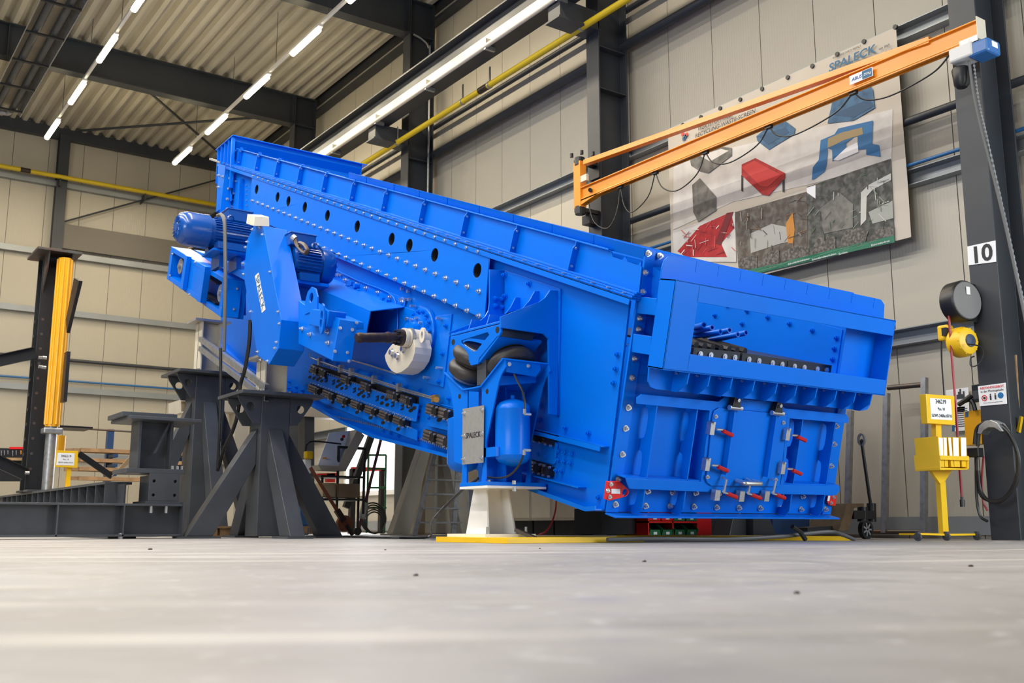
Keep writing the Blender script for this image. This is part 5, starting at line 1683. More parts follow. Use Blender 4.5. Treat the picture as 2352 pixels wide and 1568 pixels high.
# tall press post with yellow hydraulic cylinder
XPO = XGB
yp = hx(80, 1120, XPO).y
zp0 = zg
zp1 = hx(130, 590, XPO).z
pr = thing('press_post', 'tall dark drilled steel post carrying the yellow cylinder', 'steel post', (XPO, yp, zp0))
mk('post_profile', M().ibeam((XPO, yp, zp0), (XPO, yp, zp1), 0.40, 0.36, 0.03, 0.02, up=(0, 1, 0)).lo((XPO - 0.22, yp - 0.24, zp0), (XPO + .22, yp + .24, zp0 + 0.03)), DARKST, pr, bevel=0.004)
mk('head_plate', M().lo((XPO - 0.34, yp - 0.6, zp1), (XPO + 0.3, yp + 0.25, zp1 + 0.04)), RAWST, pr, bevel=0.004)
for s in (-1, 1):
    mk('head_gusset', M().prism([(XPO + s * 0.17, yp - 0.2, zp1), (XPO + s * 0.17, yp - 0.55, zp1), (XPO + s * 0.17, yp - 0.48, zp1 - 0.25), (XPO + s * 0.17, yp - 0.2, zp1 - 0.6)], (0.02, 0, 0)), RAWST, pr)
for k in range(11):
    z = zp0 + 0.35 + k * 0.23
    mk('bolt_hole', M().cyl((XPO - 0.182, yp + 0.09, z), (XPO - 0.178, yp + 0.09, z), 0.025, 10), RAWST, pr)
    mk('bolt_hole', M().cyl((XPO - 0.12, yp - 0.202, z), (XPO - 0.12, yp - 0.198, z), 0.022, 10), RAWST, pr)
mk('arm_channel', M().chan(hx(*l_(165, 640), XPO - 0.2), hx(*l_(165, 640), XPO - 0.2) + V((-1.6, 0.0, -0.55)), 0.18, 0.07, 0.012), DARKST, pr)
mk('arm_channel', M().chan(hx(*l_(120, 1215), XPO - 0.2), hx(*l_(120, 1215), XPO - 0.2) + V((-1.2, 0.0, 0.55)), 0.18, 0.07, 0.012), DARKST, pr)
for q in ((182, 662), (200, 662), (182, 705), (197, 708), (118, 1208)):
    p = hx(*l_(*q), XPO - 0.24)
    mk('post_bolt', M().cyl(p, p + XX * 0.06, 0.025, 6), ZINC, pr)
mk('side_bar', M().prism([hx(*l_(x, y), XPO + 0.1) for x, y in ((350, 285), (375, 298), (315, 545), (312, 480))], (0.05, 0, 0)), DARKST, pr)
mk('side_bar', M().prism([hx(*l_(x, y), XPO + 0.12) for x, y in ((305, 640), (318, 632), (300, 870), (285, 875))], (0.05, 0, 0)), DARKST, pr)
# cylinder in front of the post
yc_ = yp - 0.46
cb_, cm_, ct_ = [hy(x, y, yc_) for x, y in (l_(225, 1275), l_(247, 990), l_(313, 195))]
sC = (cm_ - CC).dot(CF) / FPX / 2.0625
hc = thing('hydraulic_cylinder', 'long yellow ribbed hydraulic cylinder with a silver rod below', 'hydraulic cylinder', (cm_.x, yc_, zp0))
rC = 33 * sC
mk('cylinder_tube', M().cyl((cm_.x, yc_, cm_.z), (cm_.x, yc_, ct_.z), rC, 24), AMBER, hc, smooth=True)
rb_ = M()
for k in range(10):
    a = 2 * math.pi * k / 10
    rb_.cyl((cm_.x + rC * math.cos(a), yc_ + rC * math.sin(a), cm_.z + 0.03), (cm_.x + rC * math.cos(a), yc_ + rC * math.sin(a), ct_.z - 0.02), 0.018, 8)
mk('cylinder_ribs', rb_, AMBER, hc, smooth=True)
mk('piston_rod', M().cyl((cm_.x, yc_, zp0), (cm_.x, yc_, cm_.z), rC * 0.78, 20), GALV, hc, smooth=True)
mk('clamp_collar', M().lo((cm_.x - rC * 1.3, yc_ - rC * 1.15, cm_.z - 0.11), (cm_.x + rC * 1.3, yc_ + rC * 1.15, cm_.z - 0.02)), GALV, hc, bevel=0.02)
mk('floor_mount', M().lo((cm_.x - 0.3, yc_ - 0.2, zp0), (cm_.x + 0.25, yc_ + 0.2, zp0 + 0.03)), GREYP, hc)

# yellow job sign on a post behind the girder
ys = yp - 0.8
sg = [hy(*b_(x, y), ys) for x, y in ((565, 585), (782, 590), (775, 758), (553, 750))]
sgt = thing('job_sign', 'small yellow sign board with a white sheet beside the yellow cylinder', 'sign', ((sg[0].x + sg[1].x) / 2, ys, 0))
mk('sign_board', M().prism(sg, (0, 0.03, 0)), YELLOW, sgt, bevel=0.003)
shp = [hy(*b_(x, y), ys - 0.003) for x, y in ((578, 608), (748, 612), (740, 735), (562, 730))]
sh = mk('paper_sheet', M().prism(shp, (0, 0.002, 0)), PAPER, sgt)
text('sheet_number', '346219', (shp[0] + shp[1]) / 2 - ZV * 0.045 + V((0, -0.003, 0)), XX, (0, -1, 0), 0.048, INK, sgt)
text('sheet_line', 'Pos. 10', (shp[0] + shp[1]) / 2 - ZV * 0.095 + V((0, -0.003, 0)), XX, (0, -1, 0), 0.028, INK, sgt)
text('sheet_line', 'SZWS 2400x10710', (shp[0] + shp[1]) / 2 - ZV * 0.14 + V((0, -0.003, 0)), XX, (0, -1, 0), 0.026, INK, sgt)
mk('sign_post', M().lo((sg[3].x + 0.17, ys + 0.03, zg), (sg[3].x + 0.23, ys + 0.09, sg[3].z + 0.1)), YELLOW, sgt)
mk('sign_foot', M().lo((sg[3].x - 0.05, ys - 0.1, zg), (sg[3].x + 0.45, ys + 0.25, zg + 0.03)), YELLOW, sgt)
# second press post behind
s2x = hy(160, 1000, yp + 1.6).x
pr2 = thing('press_post', 'shorter dark press post partly hidden behind the yellow sign', 'steel post', (s2x, yp + 1.6, 0))
z2 = hy(160, 985, yp + 1.6).z
mk('post_profile', M().ibeam((s2x, yp + 1.6, 0), (s2x, yp + 1.6, z2), 0.36, 0.40, 0.03, 0.02), DARKST, pr2)
mk('head_plate', M().lo((s2x - 0.32, yp + 1.3, z2), (s2x + 0.3, yp + 1.95, z2 + 0.03)), DARKST, pr2)
mk('small_cylinder', M().cyl((s2x - 0.22, yp + 1.25, z2 - 0.45), (s2x - 0.22, yp + 1.25, z2 - 0.15), 0.1, 16), AMBER, pr2, smooth=True)
br0 = hy(*b_(785, 615), yp + 1.4)
br1 = hy(*b_(1120, 845), yp + 1.4)
mk('press_strut', M().bar(br0, br1, 0.05, 0.10), DARKST, label='dark slotted strut running down to the right of the second press post', cat='strut')

# background left: cantilever rack with timber, tool board, leaning panel
yr = 21.5
rk = thing('timber_rack', 'blue cantilever rack holding long timber in the left background', 'rack', (6.4, yr, 0))
for px, pt_ in ((256, 985), (420, 1000)):
    X = hy(px, pt_, yr).x
    mk('upright', M().lo((X - 0.06, yr, 0), (X + 0.06, yr + 0.15, hy(px, pt_, yr).z)), mat('rack_blue', (0.02, 0.06, 0.16), 0.4), rk)
    for yy2 in (1046, 1068, 1088, 1110):
        z = hy(px, yy2, yr).z
        mk('arm', M().lo((X - 0.04, yr - 0.5, z - 0.06), (X + 0.04, yr, z)), MATS['rack_blue'], rk)
xa, xb = hy(180, 1050, yr - .3).x, hy(440, 1050, yr - .3).x
for k, (yy2, n) in enumerate(((1040, 3), (1062, 2), (1082, 3), (1103, 2))):
    z = hy(300, yy2, yr - .3).z
    for j in range(n):
        mk('timber_plank', M().lo((xa - 0.1 * j, yr - 0.48 + 0.15 * j, z - 0.02), (xb + 0.3, yr - 0.36 + 0.15 * j, z + 0.05)), WOOD, label='long timber on the rack level ' + ['one, top', 'two', 'three', 'four, lowest'][k] + ', ' + ['front', 'middle', 'rear'][j] + ' piece', cat='timber', group='timber on the cantilever rack')
mk('rack_tube', M().tube([hy(190, 984, yr), hy(400, 997, yr)], 0.02), RAWST, label='thin steel tube lying across the top of the timber rack', cat='tube')
tb_ = thing('tool_board', 'dark tool board with hanging tools at the far left edge', 'tool board', (hy(25, 1040, 22).x, 22, 0))
P = [hy(x, y, 22.0) for x, y in ((-30, 1032), (54, 1036), (54, 1052), (-30, 1050))]
mk('board', M().prism([hy(x, y, 22.0) for x, y in ((-30, 1028), (54, 1030), (54, 1105), (-30, 1105))], (0, 0.05, 0)), DARKST, tb_)
mk('red_strip', M().prism([hy(x, y, 21.98) for x, y in ((22, 1026), (54, 1026), (54, 1031), (22, 1031))], (0, 0.03, 0)), RED, tb_)
mk('shelf', M().prism([hy(x, y, 21.9) for x, y in ((-30, 1050), (54, 1051), (54, 1057), (-30, 1056))], (0, 0.2, 0)), WOOD, tb_)
for k, px in enumerate((2, 9, 17, 28, 36, 47)):
    mk('hand_tool', M().prism([hy(px, 1034, 21.95), hy(px + 2.5, 1034, 21.95), hy(px + 2, 1047 - k % 3 * 2, 21.95), hy(px + .5, 1047 - k % 3 * 2, 21.95)], (0, 0.02, 0)), ZINC if k != 5 else ORANGE, tb_)
lpn = [hy(x, y, 15.0) for x, y in (b_(1120, 840), b_(1380, 550), b_(1385, 640), b_(1200, 790))]
mk('leaning_board', M().prism(lpn, (0, 0.03, 0)), CARD, label='brown board leaning against the short column', cat='board')

# ================================================================== RIGHT: column fittings
XS_ = XC - 0.008
sn = [hx(x, y, XS_) for x, y in ((2221.5, 566), (2286, 552), (2287.5, 601), (2224, 609))]
sg10 = thing('number_sign', 'white sign with the black number ten on the column', 'sign', (XS_, sn[0].y - .15, sn[3].z))
mk('sign_panel', M().prism(sn, (0.006, 0, 0)), PAPER, sg10)
text('number', '10', sum(sn, V((0, 0, 0))) / 4 + V((-0.002, 0, -0.01)), (0, -1, 0), NX, 0.24, INK, sg10, sx=1.0, bold=0.006)
# distance notice
s3 = [hx(x, y, XS_) for x, y in ((2246, 887), (2310, 878.5), (2313, 927), (2250, 932.5))]
nt_ = thing('notice_sheet', 'white safety notice with red heading on the column', 'notice', (XS_, s3[0].y - .1, s3[3].z))
mk('sheet', M().prism(s3, (0.003, 0, 0)), PAPER, nt_)
c = sum(s3, V((0, 0, 0))) / 4
text('notice_heading', 'ABSTANDSGEBOT', c + V((-0.001, 0, 0.075)), (0, -1, 0), NX, 0.031, RED, nt_, bold=0.0004)
text('notice_line', 'in der Montagehalle', c + V((-0.001, 0, 0.04)), (0, -1, 0), NX, 0.030, INK, nt_)
mk('prohibition_ring', M().lathe(c + V((-0.002, 0.085, -0.025)), NX, [(0, 0.022), (0, 0.030), (0.002, 0.030), (0.002, 0.022)], 20, caps=False, closed=True), RED, nt_)
mk('virus_mark', M().cyl(c + V((-0.001, 0.085, -0.025)), c + V((-0.003, 0.085, -0.025)), 0.014, 12), INK, nt_)
for dy in (0.02, -0.03):
    mk('figure_mark', M().lo(c + V((-0.003, dy - 0.008, -0.05)), c + V((-0.001, dy + 0.008, -0.005))).cyl(c + V((-0.003, dy, 0.005)), c + V((-0.001, dy, 0.005)), 0.007, 8), INK, nt_)
mk('mandatory_disc', M().cyl(c + V((-0.001, -0.085, -0.015)), c + V((-0.003, -0.085, -0.015)), 0.030, 20), mat('sign_blue', (0.01, 0.16, 0.42), 0.5), nt_)
text('notice_line', 'Wenn der Abstand nicht eingehalten werden', c + V((-0.001, 0, -0.075)), (0, -1, 0), NX, 0.011, INK, nt_)

# black hose reel
def reel_pt(px, py, X=9.62):
    return hx(px, py, X)


rc_ = hx(2207, 693, 9.55)
ax_ = V((-0.18, -0.98, 0)).normalized()
hr = thing('hose_reel', 'black hose reel drum bolted to the column', 'hose reel', rc_)
sR = (rc_ - CC).dot(CF) / FPX
Rr = 48 * sR
mk('drum', M().lathe(rc_ - ax_ * 0.10, ax_, [(0, Rr * 0.9), (0.02, Rr), (0.16, Rr), (0.18, Rr * 0.93)], 32), BLACK, hr, smooth=True)
mk('drum_face', M().lathe(rc_ + ax_ * 0.075, ax_, [(0, Rr * 0.92), (0.012, Rr * 0.88), (0.02, Rr * 0.2)], 32), mat('reel_grey', (0.17, 0.165, 0.16), 0.5), hr, smooth=True)
mk('drum_label', M().box(rc_ + ax_ * 0.1 + V((0, 0, Rr * 0.45)), (0.05, 0.005, 0.08), (ax_.cross(ZV), ax_, ZV)), WHITE, hr)
mk('wall_arm', M().lo((9.60, rc_.y - 0.05, rc_.z - 0.2), (9.75, rc_.y + 0.1, rc_.z + 0.2)), DARKST, hr)
ho = hx(2180, 676, 9.45)
mk('hose_outlet', M().cyl(ho + V((0, -0.03, 0)), ho + V((0.1, 0, 0)), 0.03, 10), GALV, hr)
hp = curve_pts([hx(x, y, 9.42) for x, y in ((2180, 676), (2178, 700), (2182, 760), (2187, 830), (2195, 930), (2203, 1060), (2209, 1140))])
mk('red_air_hose', M().tube(hp, 0.012, 8), REDHOSE, hr, smooth=True)
e = hp[-1]
mk('hose_coupling', M().cyl(e, e - ZV * 0.03, 0.014, 8).cyl(e - ZV * 0.03, e - ZV * 0.10, 0.022, 10), BLACK, hr)
# yellow cable reel
yc2 = hx(2212, 785, 9.55)
ax2 = V((-0.18, -0.98, 0)).normalized()
sR = (yc2 - CC).dot(CF) / FPX
Ry = 35 * sR
cr = thing('cable_reel', 'yellow cable reel below the black hose reel', 'cable reel', yc2)
mk('drum', M().lathe(yc2 - ax2 * 0.10, ax2, [(0, Ry * 0.85), (0.03, Ry), (0.12, Ry), (0.17, Ry * 0.85), (0.19, Ry * 0.55)], 24), YELLOW, cr, smooth=True)
mk('hub', M().lathe(yc2 + ax2 * 0.085, ax2, [(0, Ry * 0.45), (0.015, Ry * 0.42), (0.02, 0)], 20), mat('hub_blue', (0.03, 0.05, 0.10), 0.4), cr, smooth=True)
mk('cable_mouth', M().box(hx(2172, 765, 9.52), (0.12, 0.12, 0.16)), YELLOW, cr, bevel=0.02)
mk('mouth_roller', M().box(hx(2171, 762, 9.45), (0.05, 0.05, 0.08)), BLACK, cr)
for k in range(10):
    a = 2 * math.pi * k / 10
    u = ax2.cross(ZV)
    d = u * math.cos(a) + ZV * math.sin(a)
    mk('drum_ridge', M().box(yc2 + ax2 * 0.055 + d * Ry * 0.72, (Ry * 0.4, 0.02, 0.012), (d, ax2, d.cross(ax2))), YELLOW, cr)
mk('reel_cable', M().tube(curve_pts([hx(x, y, 9.5) for x, y in ((2162, 772), (2163, 830), (2168, 900), (2170, 960))]), 0.008, 6), BLACK, cr)
mk('reel_cable', M().tube(curve_pts([hx(x, y, 9.45) for x, y in ((2222, 790), (2250, 795), (2259, 812), (2252, 832), (2238, 841), (2229, 838), (2230, 822), (2238, 818))]), 0.007, 6), BLACK, cr)
mk('reel_arm', M().lo((9.58, yc2.y, yc2.z - 0.05), (9.75, yc2.y + 0.08, yc2.z + 0.08)), DARKST, cr)
# orange cabinet, tablet with scanner, posters on the wall
oc = [hx(x, y, 9.9) for x, y in ((2213, 945), (2252, 940), (2256, 1019), (2218, 1023))]
ob = thing('wall_cabinet', 'flat orange cabinet beside the column under the screen', 'cabinet', (9.9, oc[0].y - .1, oc[3].z))
mk('cabinet_body', M().prism(oc, (0.12, 0, 0)), AMBER, ob, bevel=0.004)
mk('cabinet_badge', M().prism([hx(x, y, 9.898) for x, y in ((2217, 945), (2224, 944), (2224, 957), (2217, 958))], (0.002, 0, 0)), INKB, ob)
pc = [hx(x, y, 10.50) for x, y in ((2172, 896), (2224, 889), (2226, 945), (2175, 949))]
ps = thing('wall_poster', 'faded white instruction poster on the wall left of the screen', 'poster', (10.5, pc[0].y - .2, pc[3].z))
mk('sheet', M().prism(pc, (0.004, 0, 0)), PAPER, ps)
for k in range(5):
    p = pc[0] + (pc[1] - pc[0]) * (0.55 + 0.07 * k) + (pc[3] - pc[0]) * 0.45
    mk('print_bar', M().lo(p + V((-0.003, 0, 0)), p + V((-0.001, 0.02, 0.05 + 0.03 * (k % 3)))), GREYP, ps)
pc = [hx(x, y, 10.50) for x, y in ((2187, 936), (2216, 933), (2217, 988), (2187, 991))]
ps = thing('wall_poster', 'white sheet with blue edge hanging lower on the wall', 'poster', (10.5, pc[0].y - .1, pc[3].z))
mk('sheet', M().prism(pc, (0.004, 0, 0)), PAPER, ps)
mk('blue_edge', M().prism([pc[3], pc[0] + (pc[3] - pc[0]) * 0.6, pc[0] + (pc[3] - pc[0]) * 0.6 + V((0, -0.03, 0)), pc[3] + V((0, -0.03, 0))], (-0.002, 0, 0)), INKB, ps)
for k in range(9):
    p = pc[0] + (pc[3] - pc[0]) * (0.1 + 0.09 * k) + (pc[1] - pc[0]) * 0.2
    mk('print_line', M().lo(p + V((-0.003, -0.15, 0)), p + V((-0.001, 0, 0.008))), GREYP, ps)
tp = [hx(x, y, 9.85) for x, y in ((2231, 884), (2247, 882), (2249, 921), (2234, 924))]
tbl = thing('control_screen', 'small dark touch screen on an arm beside the column', 'screen', (9.85, tp[0].y, tp[3].z))
mk('screen_frame', M().prism(tp, (0.05, 0, 0)), DARKST, tbl, bevel=0.004)
mk('screen_glass', M().prism([hx(x, y, 9.848) for x, y in ((2233, 898), (2246, 896), (2247, 915), (2236, 917))], (0.002, 0, 0)), GREYP, tbl)
mk('screen_arm', M().tube(curve_pts([hx(x, y, 9.85) for x, y in ((2205, 928), (2214, 922), (2228, 918), (2236, 928), (2240, 942))]), 0.022, 8), BLACK, tbl, smooth=True)
mk('hand_scanner', M().tube([hx(2202, 929, 9.8), hx(2214, 921, 9.8), hx(2231, 908, 9.85)], 0.026, 8), BLACK, label='black hand scanner resting below the touch screen', cat='scanner')

# hose saddle with black cable loop
hs = thing('hose_saddle', 'curved grey saddle holding a loop of black cable on the column', 'hose hook', (9.6, 5.5, 1.2))
sa = [hx(x, y, 9.62) for x, y in ((2244, 995), (2248, 980), (2258, 970), (2272, 965), (2286, 968), (2298, 978), (2303, 990))]
mk('saddle', M().prism([hx(x, y, 9.50) for x, y in ((2244, 995), (2248, 978), (2262, 966), (2276, 964), (2290, 970), (2304, 990), (2297, 991), (2284, 982), (2270, 981), (2258, 988), (2252, 997))], (0.14, 0, 0)), GALV, hs, bevel=0.006)
lo0 = [(2238, 1020), (2243, 985), (2258, 972), (2285, 970), (2310, 985), (2333, 1030), (2338, 1070), (2330, 1110), (2310, 1140), (2285, 1150), (2258, 1142), (2245, 1110), (2242, 1050)]
lo1 = [(2246, 1025), (2250, 990), (2262, 976), (2290, 974), (2318, 995), (2338, 1040), (2340, 1080), (2330, 1120), (2300, 1150), (2272, 1150), (2252, 1125), (2246, 1080)]
mk('cable_loop', M().tube(curve_pts([hx(x, y, 9.58) for x, y in lo0]), 0.017, 8), BLACK, hs, smooth=True)
mk('cable_loop', M().tube(curve_pts([hx(x, y, 9.54) for x, y in lo1]), 0.017, 8), BLACK, hs, smooth=True)
mk('cable_plug', M().box(hx(2240, 1039, 9.52), (0.10, 0.12, 0.09)), DARKST, hs, bevel=0.008)
mk('cable_tail', M().tube(curve_pts([hx(x, y, 9.55) for x, y in ((2243, 1045), (2242, 1090), (2244, 1150), (2252, 1185), (2268, 1197))]), 0.014, 8), BLACK, hs)
mk('red_tail', M().tube(curve_pts([hx(x, y, 9.6) for x, y in ((2259, 1048), (2255, 1100), (2258, 1150), (2268, 1172))]), 0.010, 8), REDHOSE, hs)
# items behind the column on the right edge
bh = hx(2347, 900, 10.2)
brm = thing('broom', 'dark bristled broom hanging behind the column at the right edge', 'broom', (10.2, bh.y, 0.9))
mk('broom_stick', M().tube([hx(2332, 815, 10.2), hx(2340, 960, 10.2)], 0.016), WOOD, brm)
mk('broom_head', M().prism([hx(x, y, 10.18) for x, y in ((2316, 945), (2338, 945), (2338, 975), (2318, 980))], (0.08, 0, 0)), mat('bristle', (0.05, 0.03, 0.02), 0.8), brm)
pbx = [hx(x, y, 10.35) for x, y in ((2308, 815), (2352, 820), (2352, 1020), (2325, 1020))]
mk('pegboard', M().prism(pbx, (0.03, 0, 0)), DARKST, label='dark perforated tool board behind the column at the right edge', cat='tool board')
wt = [hx(x, y, 10.1) for x, y in ((2334, 990), (2342, 955), (2346, 957), (2340, 993))]
mk('yellow_tool', M().prism(wt, (0.04, 0, 0)), YELLOW, label='yellow handled tool hanging at the right edge', cat='tool')

# ---- document stand on castors
xs_ = 9.0
ds = thing('document_stand', 'yellow document stand on castors with binders and a sign panel', 'document stand', (xs_, hx(2170, 1235, xs_).y, 0))


def v_(x, y):
    return (2100 + x / 3.734, 840 + y / 3.734)


y0s = hx(2170, 1235, xs_).y
yA = y0s - 0.02
mk('pole', M().prism([hy(*v_(x, y), yA) for x, y in ((222, 990), (268, 990), (298, 1440), (250, 1440))], (0, 0.05, 0)), YELLOW, ds, bevel=0.003)
mk('upper_pole', M().prism([hy(*v_(x, y), yA) for x, y in ((185, 495), (232, 500), (236, 640), (190, 640))], (0, 0.05, 0)), YELLOW, ds, bevel=0.003)
mk('sign_panel', M().prism([hy(*v_(x, y), yA - 0.04) for x, y in ((100, 240), (345, 258), (352, 508), (116, 492))], (0, 0.07, 0)), YELLOW, ds, bevel=0.004)
pn = [hy(*v_(x, y), yA - 0.043) for x, y in ((134, 275), (312, 287), (326, 466), (145, 456))]
mk('sign_sheet', M().prism(pn, (0, 0.002, 0)), PAPER, ds)
c = sum(pn, V((0, 0, 0))) / 4
ux = (pn[1] - pn[0]).normalized()
nrm = V((0, -1, 0))
text('sheet_number', '346219', c + ZV * 0.07 + nrm * 0.002, ux, nrm, 0.06, INK, ds)
text('sheet_line', 'Pos. 10', c - ZV * 0.0 + nrm * 0.002, ux, nrm, 0.04, INK, ds)
text('sheet_line', 'SZWS 2400x10710', c - ZV * 0.065 + nrm * 0.002, ux, nrm, 0.042, INK, ds)
mk('tray_side', M().prism([hx(*v_(x, y), xs_ - 0.32) for x, y in ((-2, 622), (203, 602), (216, 768), (225, 888), (5, 892), (-5, 770), (12, 765))], (0.012, 0, 0)), YELLOW, ds, bevel=0.003)
yT = hx(*v_(218, 770), xs_ - 0.32).y
mk('tray_rail', M().prism([hy(*v_(x, y), yT) for x, y in ((215, 768), (462, 778), (465, 812), (218, 805))], (0, -0.01, 0)), YELLOW, ds, bevel=0.002)
mk('tray_floor', M().prism([hy(*v_(x, y), yT) for x, y in ((222, 872), (468, 880), (468, 890), (225, 892))], (0, 0.26, 0)), YELLOW, ds, bevel=0.002)
mk('tray_side', M().prism([hy(*v_(x, y), yT) for x, y in ((456, 772), (467, 773), (468, 888), (457, 887))], (0, 0.25, 0)), YELLOW, ds, bevel=0.002)
mk('tray_back', M().prism([hy(*v_(x, y), yT + 0.25) for x, y in ((225, 760), (462, 770), (468, 885), (228, 880))], (0, 0.012, 0)), YELLOW, ds)
mk('funnel_bracket', M().prism([hy(*v_(x, y), yA - 0.02) for x, y in ((140, 890), (330, 890), (265, 990), (222, 1010))], (0, 0.03, 0)), YELLOW, ds, bevel=0.003)
for a, b_2 in (((30, 1440), (275, 1448)), ((275, 1448), (530, 1445))):
    mk('base_bar', M().bar(hy(*v_(*a), yA), hy(*v_(*b_2), yA), 0.03, 0.018), YELLOW, ds)
mk('base_bar', M().bar(hy(*v_(275, 1445), yA), hy(*v_(275, 1445), yA) + V((0, 0.5, 0)), 0.03, 0.018), YELLOW, ds)
for x in (32, 278, 540):
    p = hy(*v_(x, 1475), yA - 0.02)
    mk('castor', M().lathe(V((p.x - 0.012, p.y, 0.037)), XX, [(0, 0.01), (0, 0.036), (0.024, 0.036), (0.024, 0.01)], 16).lo((p.x - 0.02, p.y - 0.015, 0.03), (p.x + 0.02, p.y + 0.015, 0.085)), GREYP, ds)
lbls = ['first yellow binder from the left in the document stand', 'second yellow binder in the document stand', 'thin leaning yellow binder in the document stand', 'fourth yellow binder, upright in the document stand', 'rightmost yellow binder in the document stand']
for k, (xa_, xb_, tilt) in enumerate(((203, 245, 6), (248, 278, 6), (290, 315, 18), (330, 380, 4), (398, 445, 2))):
    pts = [hy(*v_(x, y), yT - 0.005 + 0.02) for x, y in ((xa_, 612), (xb_, 614), (xb_ + tilt + 8, 868), (xa_ + tilt + 10, 866))]
    bd = mk('ring_binder', M().prism(pts, (0, 0.22, 0)), YELLOW, label=lbls[k], cat='binder', group='binders in the document stand')
    lb2 = [hy(*v_(x, y), yT + 0.013) for x, y in ((xa_ + 2, 616), (xb_ - 2, 617), (xb_ + tilt * .6 - 1, 775), (xa_ + tilt * .6 + 4, 774))]
    mk('spine_label', M().prism(lb2, (0, 0.002, 0)), PAPER, bd)

# ---- pallet truck
yj = hx(1975, 1236, 9.2).y
pj = thing('pallet_truck', 'worn brown pallet truck with an upright black handle near the wall', 'pallet truck', (9.3, yj, 0))


def j_(x, y):
    return (1880 + x / 2.375, 600 + y / 2.375)


mk('fork_head', M().prism([hy(*j_(x, y), yj) for x, y in ((155, 1320), (248, 1320), (250, 1335), (195, 1345), (165, 1470), (112, 1470))], (0, 0.4, 0)), mat('jack_brown', (0.12, 0.07, 0.03), 0.6, var=0.4, vscale=9), pj, bevel=0.004)
mk('handle_tube', M().tube(curve_pts([hy(*j_(x, y), yj + 0.2) for x, y in ((285, 1330), (270, 1230), (250, 1090), (236, 990), (232, 975))]), 0.018, 8), BLACK, pj, smooth=True)
mk('handle_loop', M().prism(circ(hy(*j_(231, 972), yj + 0.2), V((0, 1, 0)), ZV, 0.05, 12, 0.07), (0.025, 0, 0), [circ(hy(*j_(231, 972), yj + 0.2), V((0, 1, 0)), ZV, 0.03, 12, 0.05)]), GALV, pj)
mk('hydraulic_pump', M().cyl(hy(*j_(240, 1420), yj + 0.2), hy(*j_(240, 1340), yj + 0.2), 0.055, 14).cyl(hy(*j_(290, 1420), yj + 0.2), hy(*j_(288, 1320), yj + 0.2), 0.05, 14).lo(hy(*j_(195, 1405), yj + .15), hy(*j_(305, 1360), yj + .15) + V((0, 0.1, 0))), BLACK, pj, smooth=True)
wc = hy(*j_(247, 1474), yj + 0.05)
mk('steer_wheel', M().lathe(V((wc.x, wc.y, 0.1)), (0, -1, 0), [(0, 0.03), (0, 0.098), (0.05, 0.098), (0.05, 0.07), (0.035, 0.065), (0.035, 0.03)], 24), BLACK, pj, smooth=True)
for k in range(7):
    a = 2 * math.pi * k / 7
    d = XX * math.cos(a) + ZV * math.sin(a)
    mk('wheel_spoke', M().box(V((wc.x, wc.y - 0.045, 0.1)) + d * 0.04, (0.06, 0.01, 0.018), (d, V((0, 1, 0)), d.cross(V((0, 1, 0))))), GALV, pj)
mk('fork', M().prism([hy(*j_(x, y), yj + 0.1) for x, y in ((-60, 1452), (120, 1440), (120, 1470), (-60, 1470))], (0, 0.16, 0)), DARKST, pj)
mk('fork', M().prism([hy(*j_(x, y), yj + 0.5) for x, y in ((-40, 1452), (120, 1440), (120, 1468), (-40, 1468))], (0, 0.16, 0)), DARKST, pj)

# ---- steel tube frame leaning at the wall
fr = thing('tube_frame', 'bare steel tube frame leaning on the wall behind the document stand', 'frame', (10.2, 6.8, 0))
XFm = 10.25
for (xt, yt), (xb, yb), nm in (((578, 635), (575, 1480), 0), ((372, 720), (360, 1480), 1), ((175, 815), (160, 1330), 2)):
    mk('upright', M().bar(hx(*j_(xt, yt), XFm), hx(*j_(xb, yb), XFm - 0.15), 0.06, 0.06, up=(1, 0, 0)), GALV, fr)
mk('crossbar', M().cyl(hx(*j_(575, 672), XFm), hx(*j_(380, 690), XFm), 0.03, 12), RAWST, fr, smooth=True)
mk('crossbar', M().cyl(hx(*j_(570, 1475), XFm - .15), hx(*j_(290, 1475), XFm - .15), 0.025, 12), RAWST, fr, smooth=True)

# ================================================================== JIB CRANE
XJ = 9.42
jc = thing('jib_crane', 'orange wall jib crane reaching to the right in front of the banner', 'jib crane', (XJ, 11.6, 4.2))
jt = hx(1340, 432, XJ)
zj = (hx(1345, 448, XJ).z + hx(2250, 62, XJ).z) / 2
yJ0, yJ1 = hx(1338, 446, XJ).y, hx(2252, 62, XJ).y
mk('boom', M().ibeam((XJ, yJ0, zj), (XJ, yJ1, zj), 0.20, 0.11, 0.018, 0.045), ORANGE, jc, bevel=0.006)
mk('boom_track', M().lo((XJ - 0.05, yJ1, zj - 0.115), (XJ - 0.03, yJ0, zj - 0.10)).lo((XJ + 0.03, yJ1, zj - 0.115), (XJ + 0.05, yJ0, zj - 0.10)), ORANGE, jc)
mk('boom_end_cap', M().lo((XJ - 0.08, yJ1 - 0.012, zj - 0.12), (XJ + 0.08, yJ1, zj + 0.12)), CREAM, jc, bevel=0.004)
ta_, tb2 = hx(1345, 374, XJ), V((XJ, hx(2140, 104, XJ).y, zj + 0.10))
mk('tie_bar', M().bar(ta_, tb2, 0.10, 0.075), ORANGE, jc, bevel=0.004)
mk('mast', M().lo((XJ - 0.06, yJ0 - 0.02, zj - 0.20), (XJ + 0.06, yJ0 + 0.14, ta_.z + 0.05)), ORANGE, jc, bevel=0.004)
mk('mast_shoe', M().prism([(XJ - 0.05, yJ0 + 0.12, zj - 0.2), (XJ - 0.05, yJ0 - 0.45, zj - 0.1), (XJ - 0.05, yJ0 + 0.12, zj - 0.1)], (0.10, 0, 0)), ORANGE, jc)
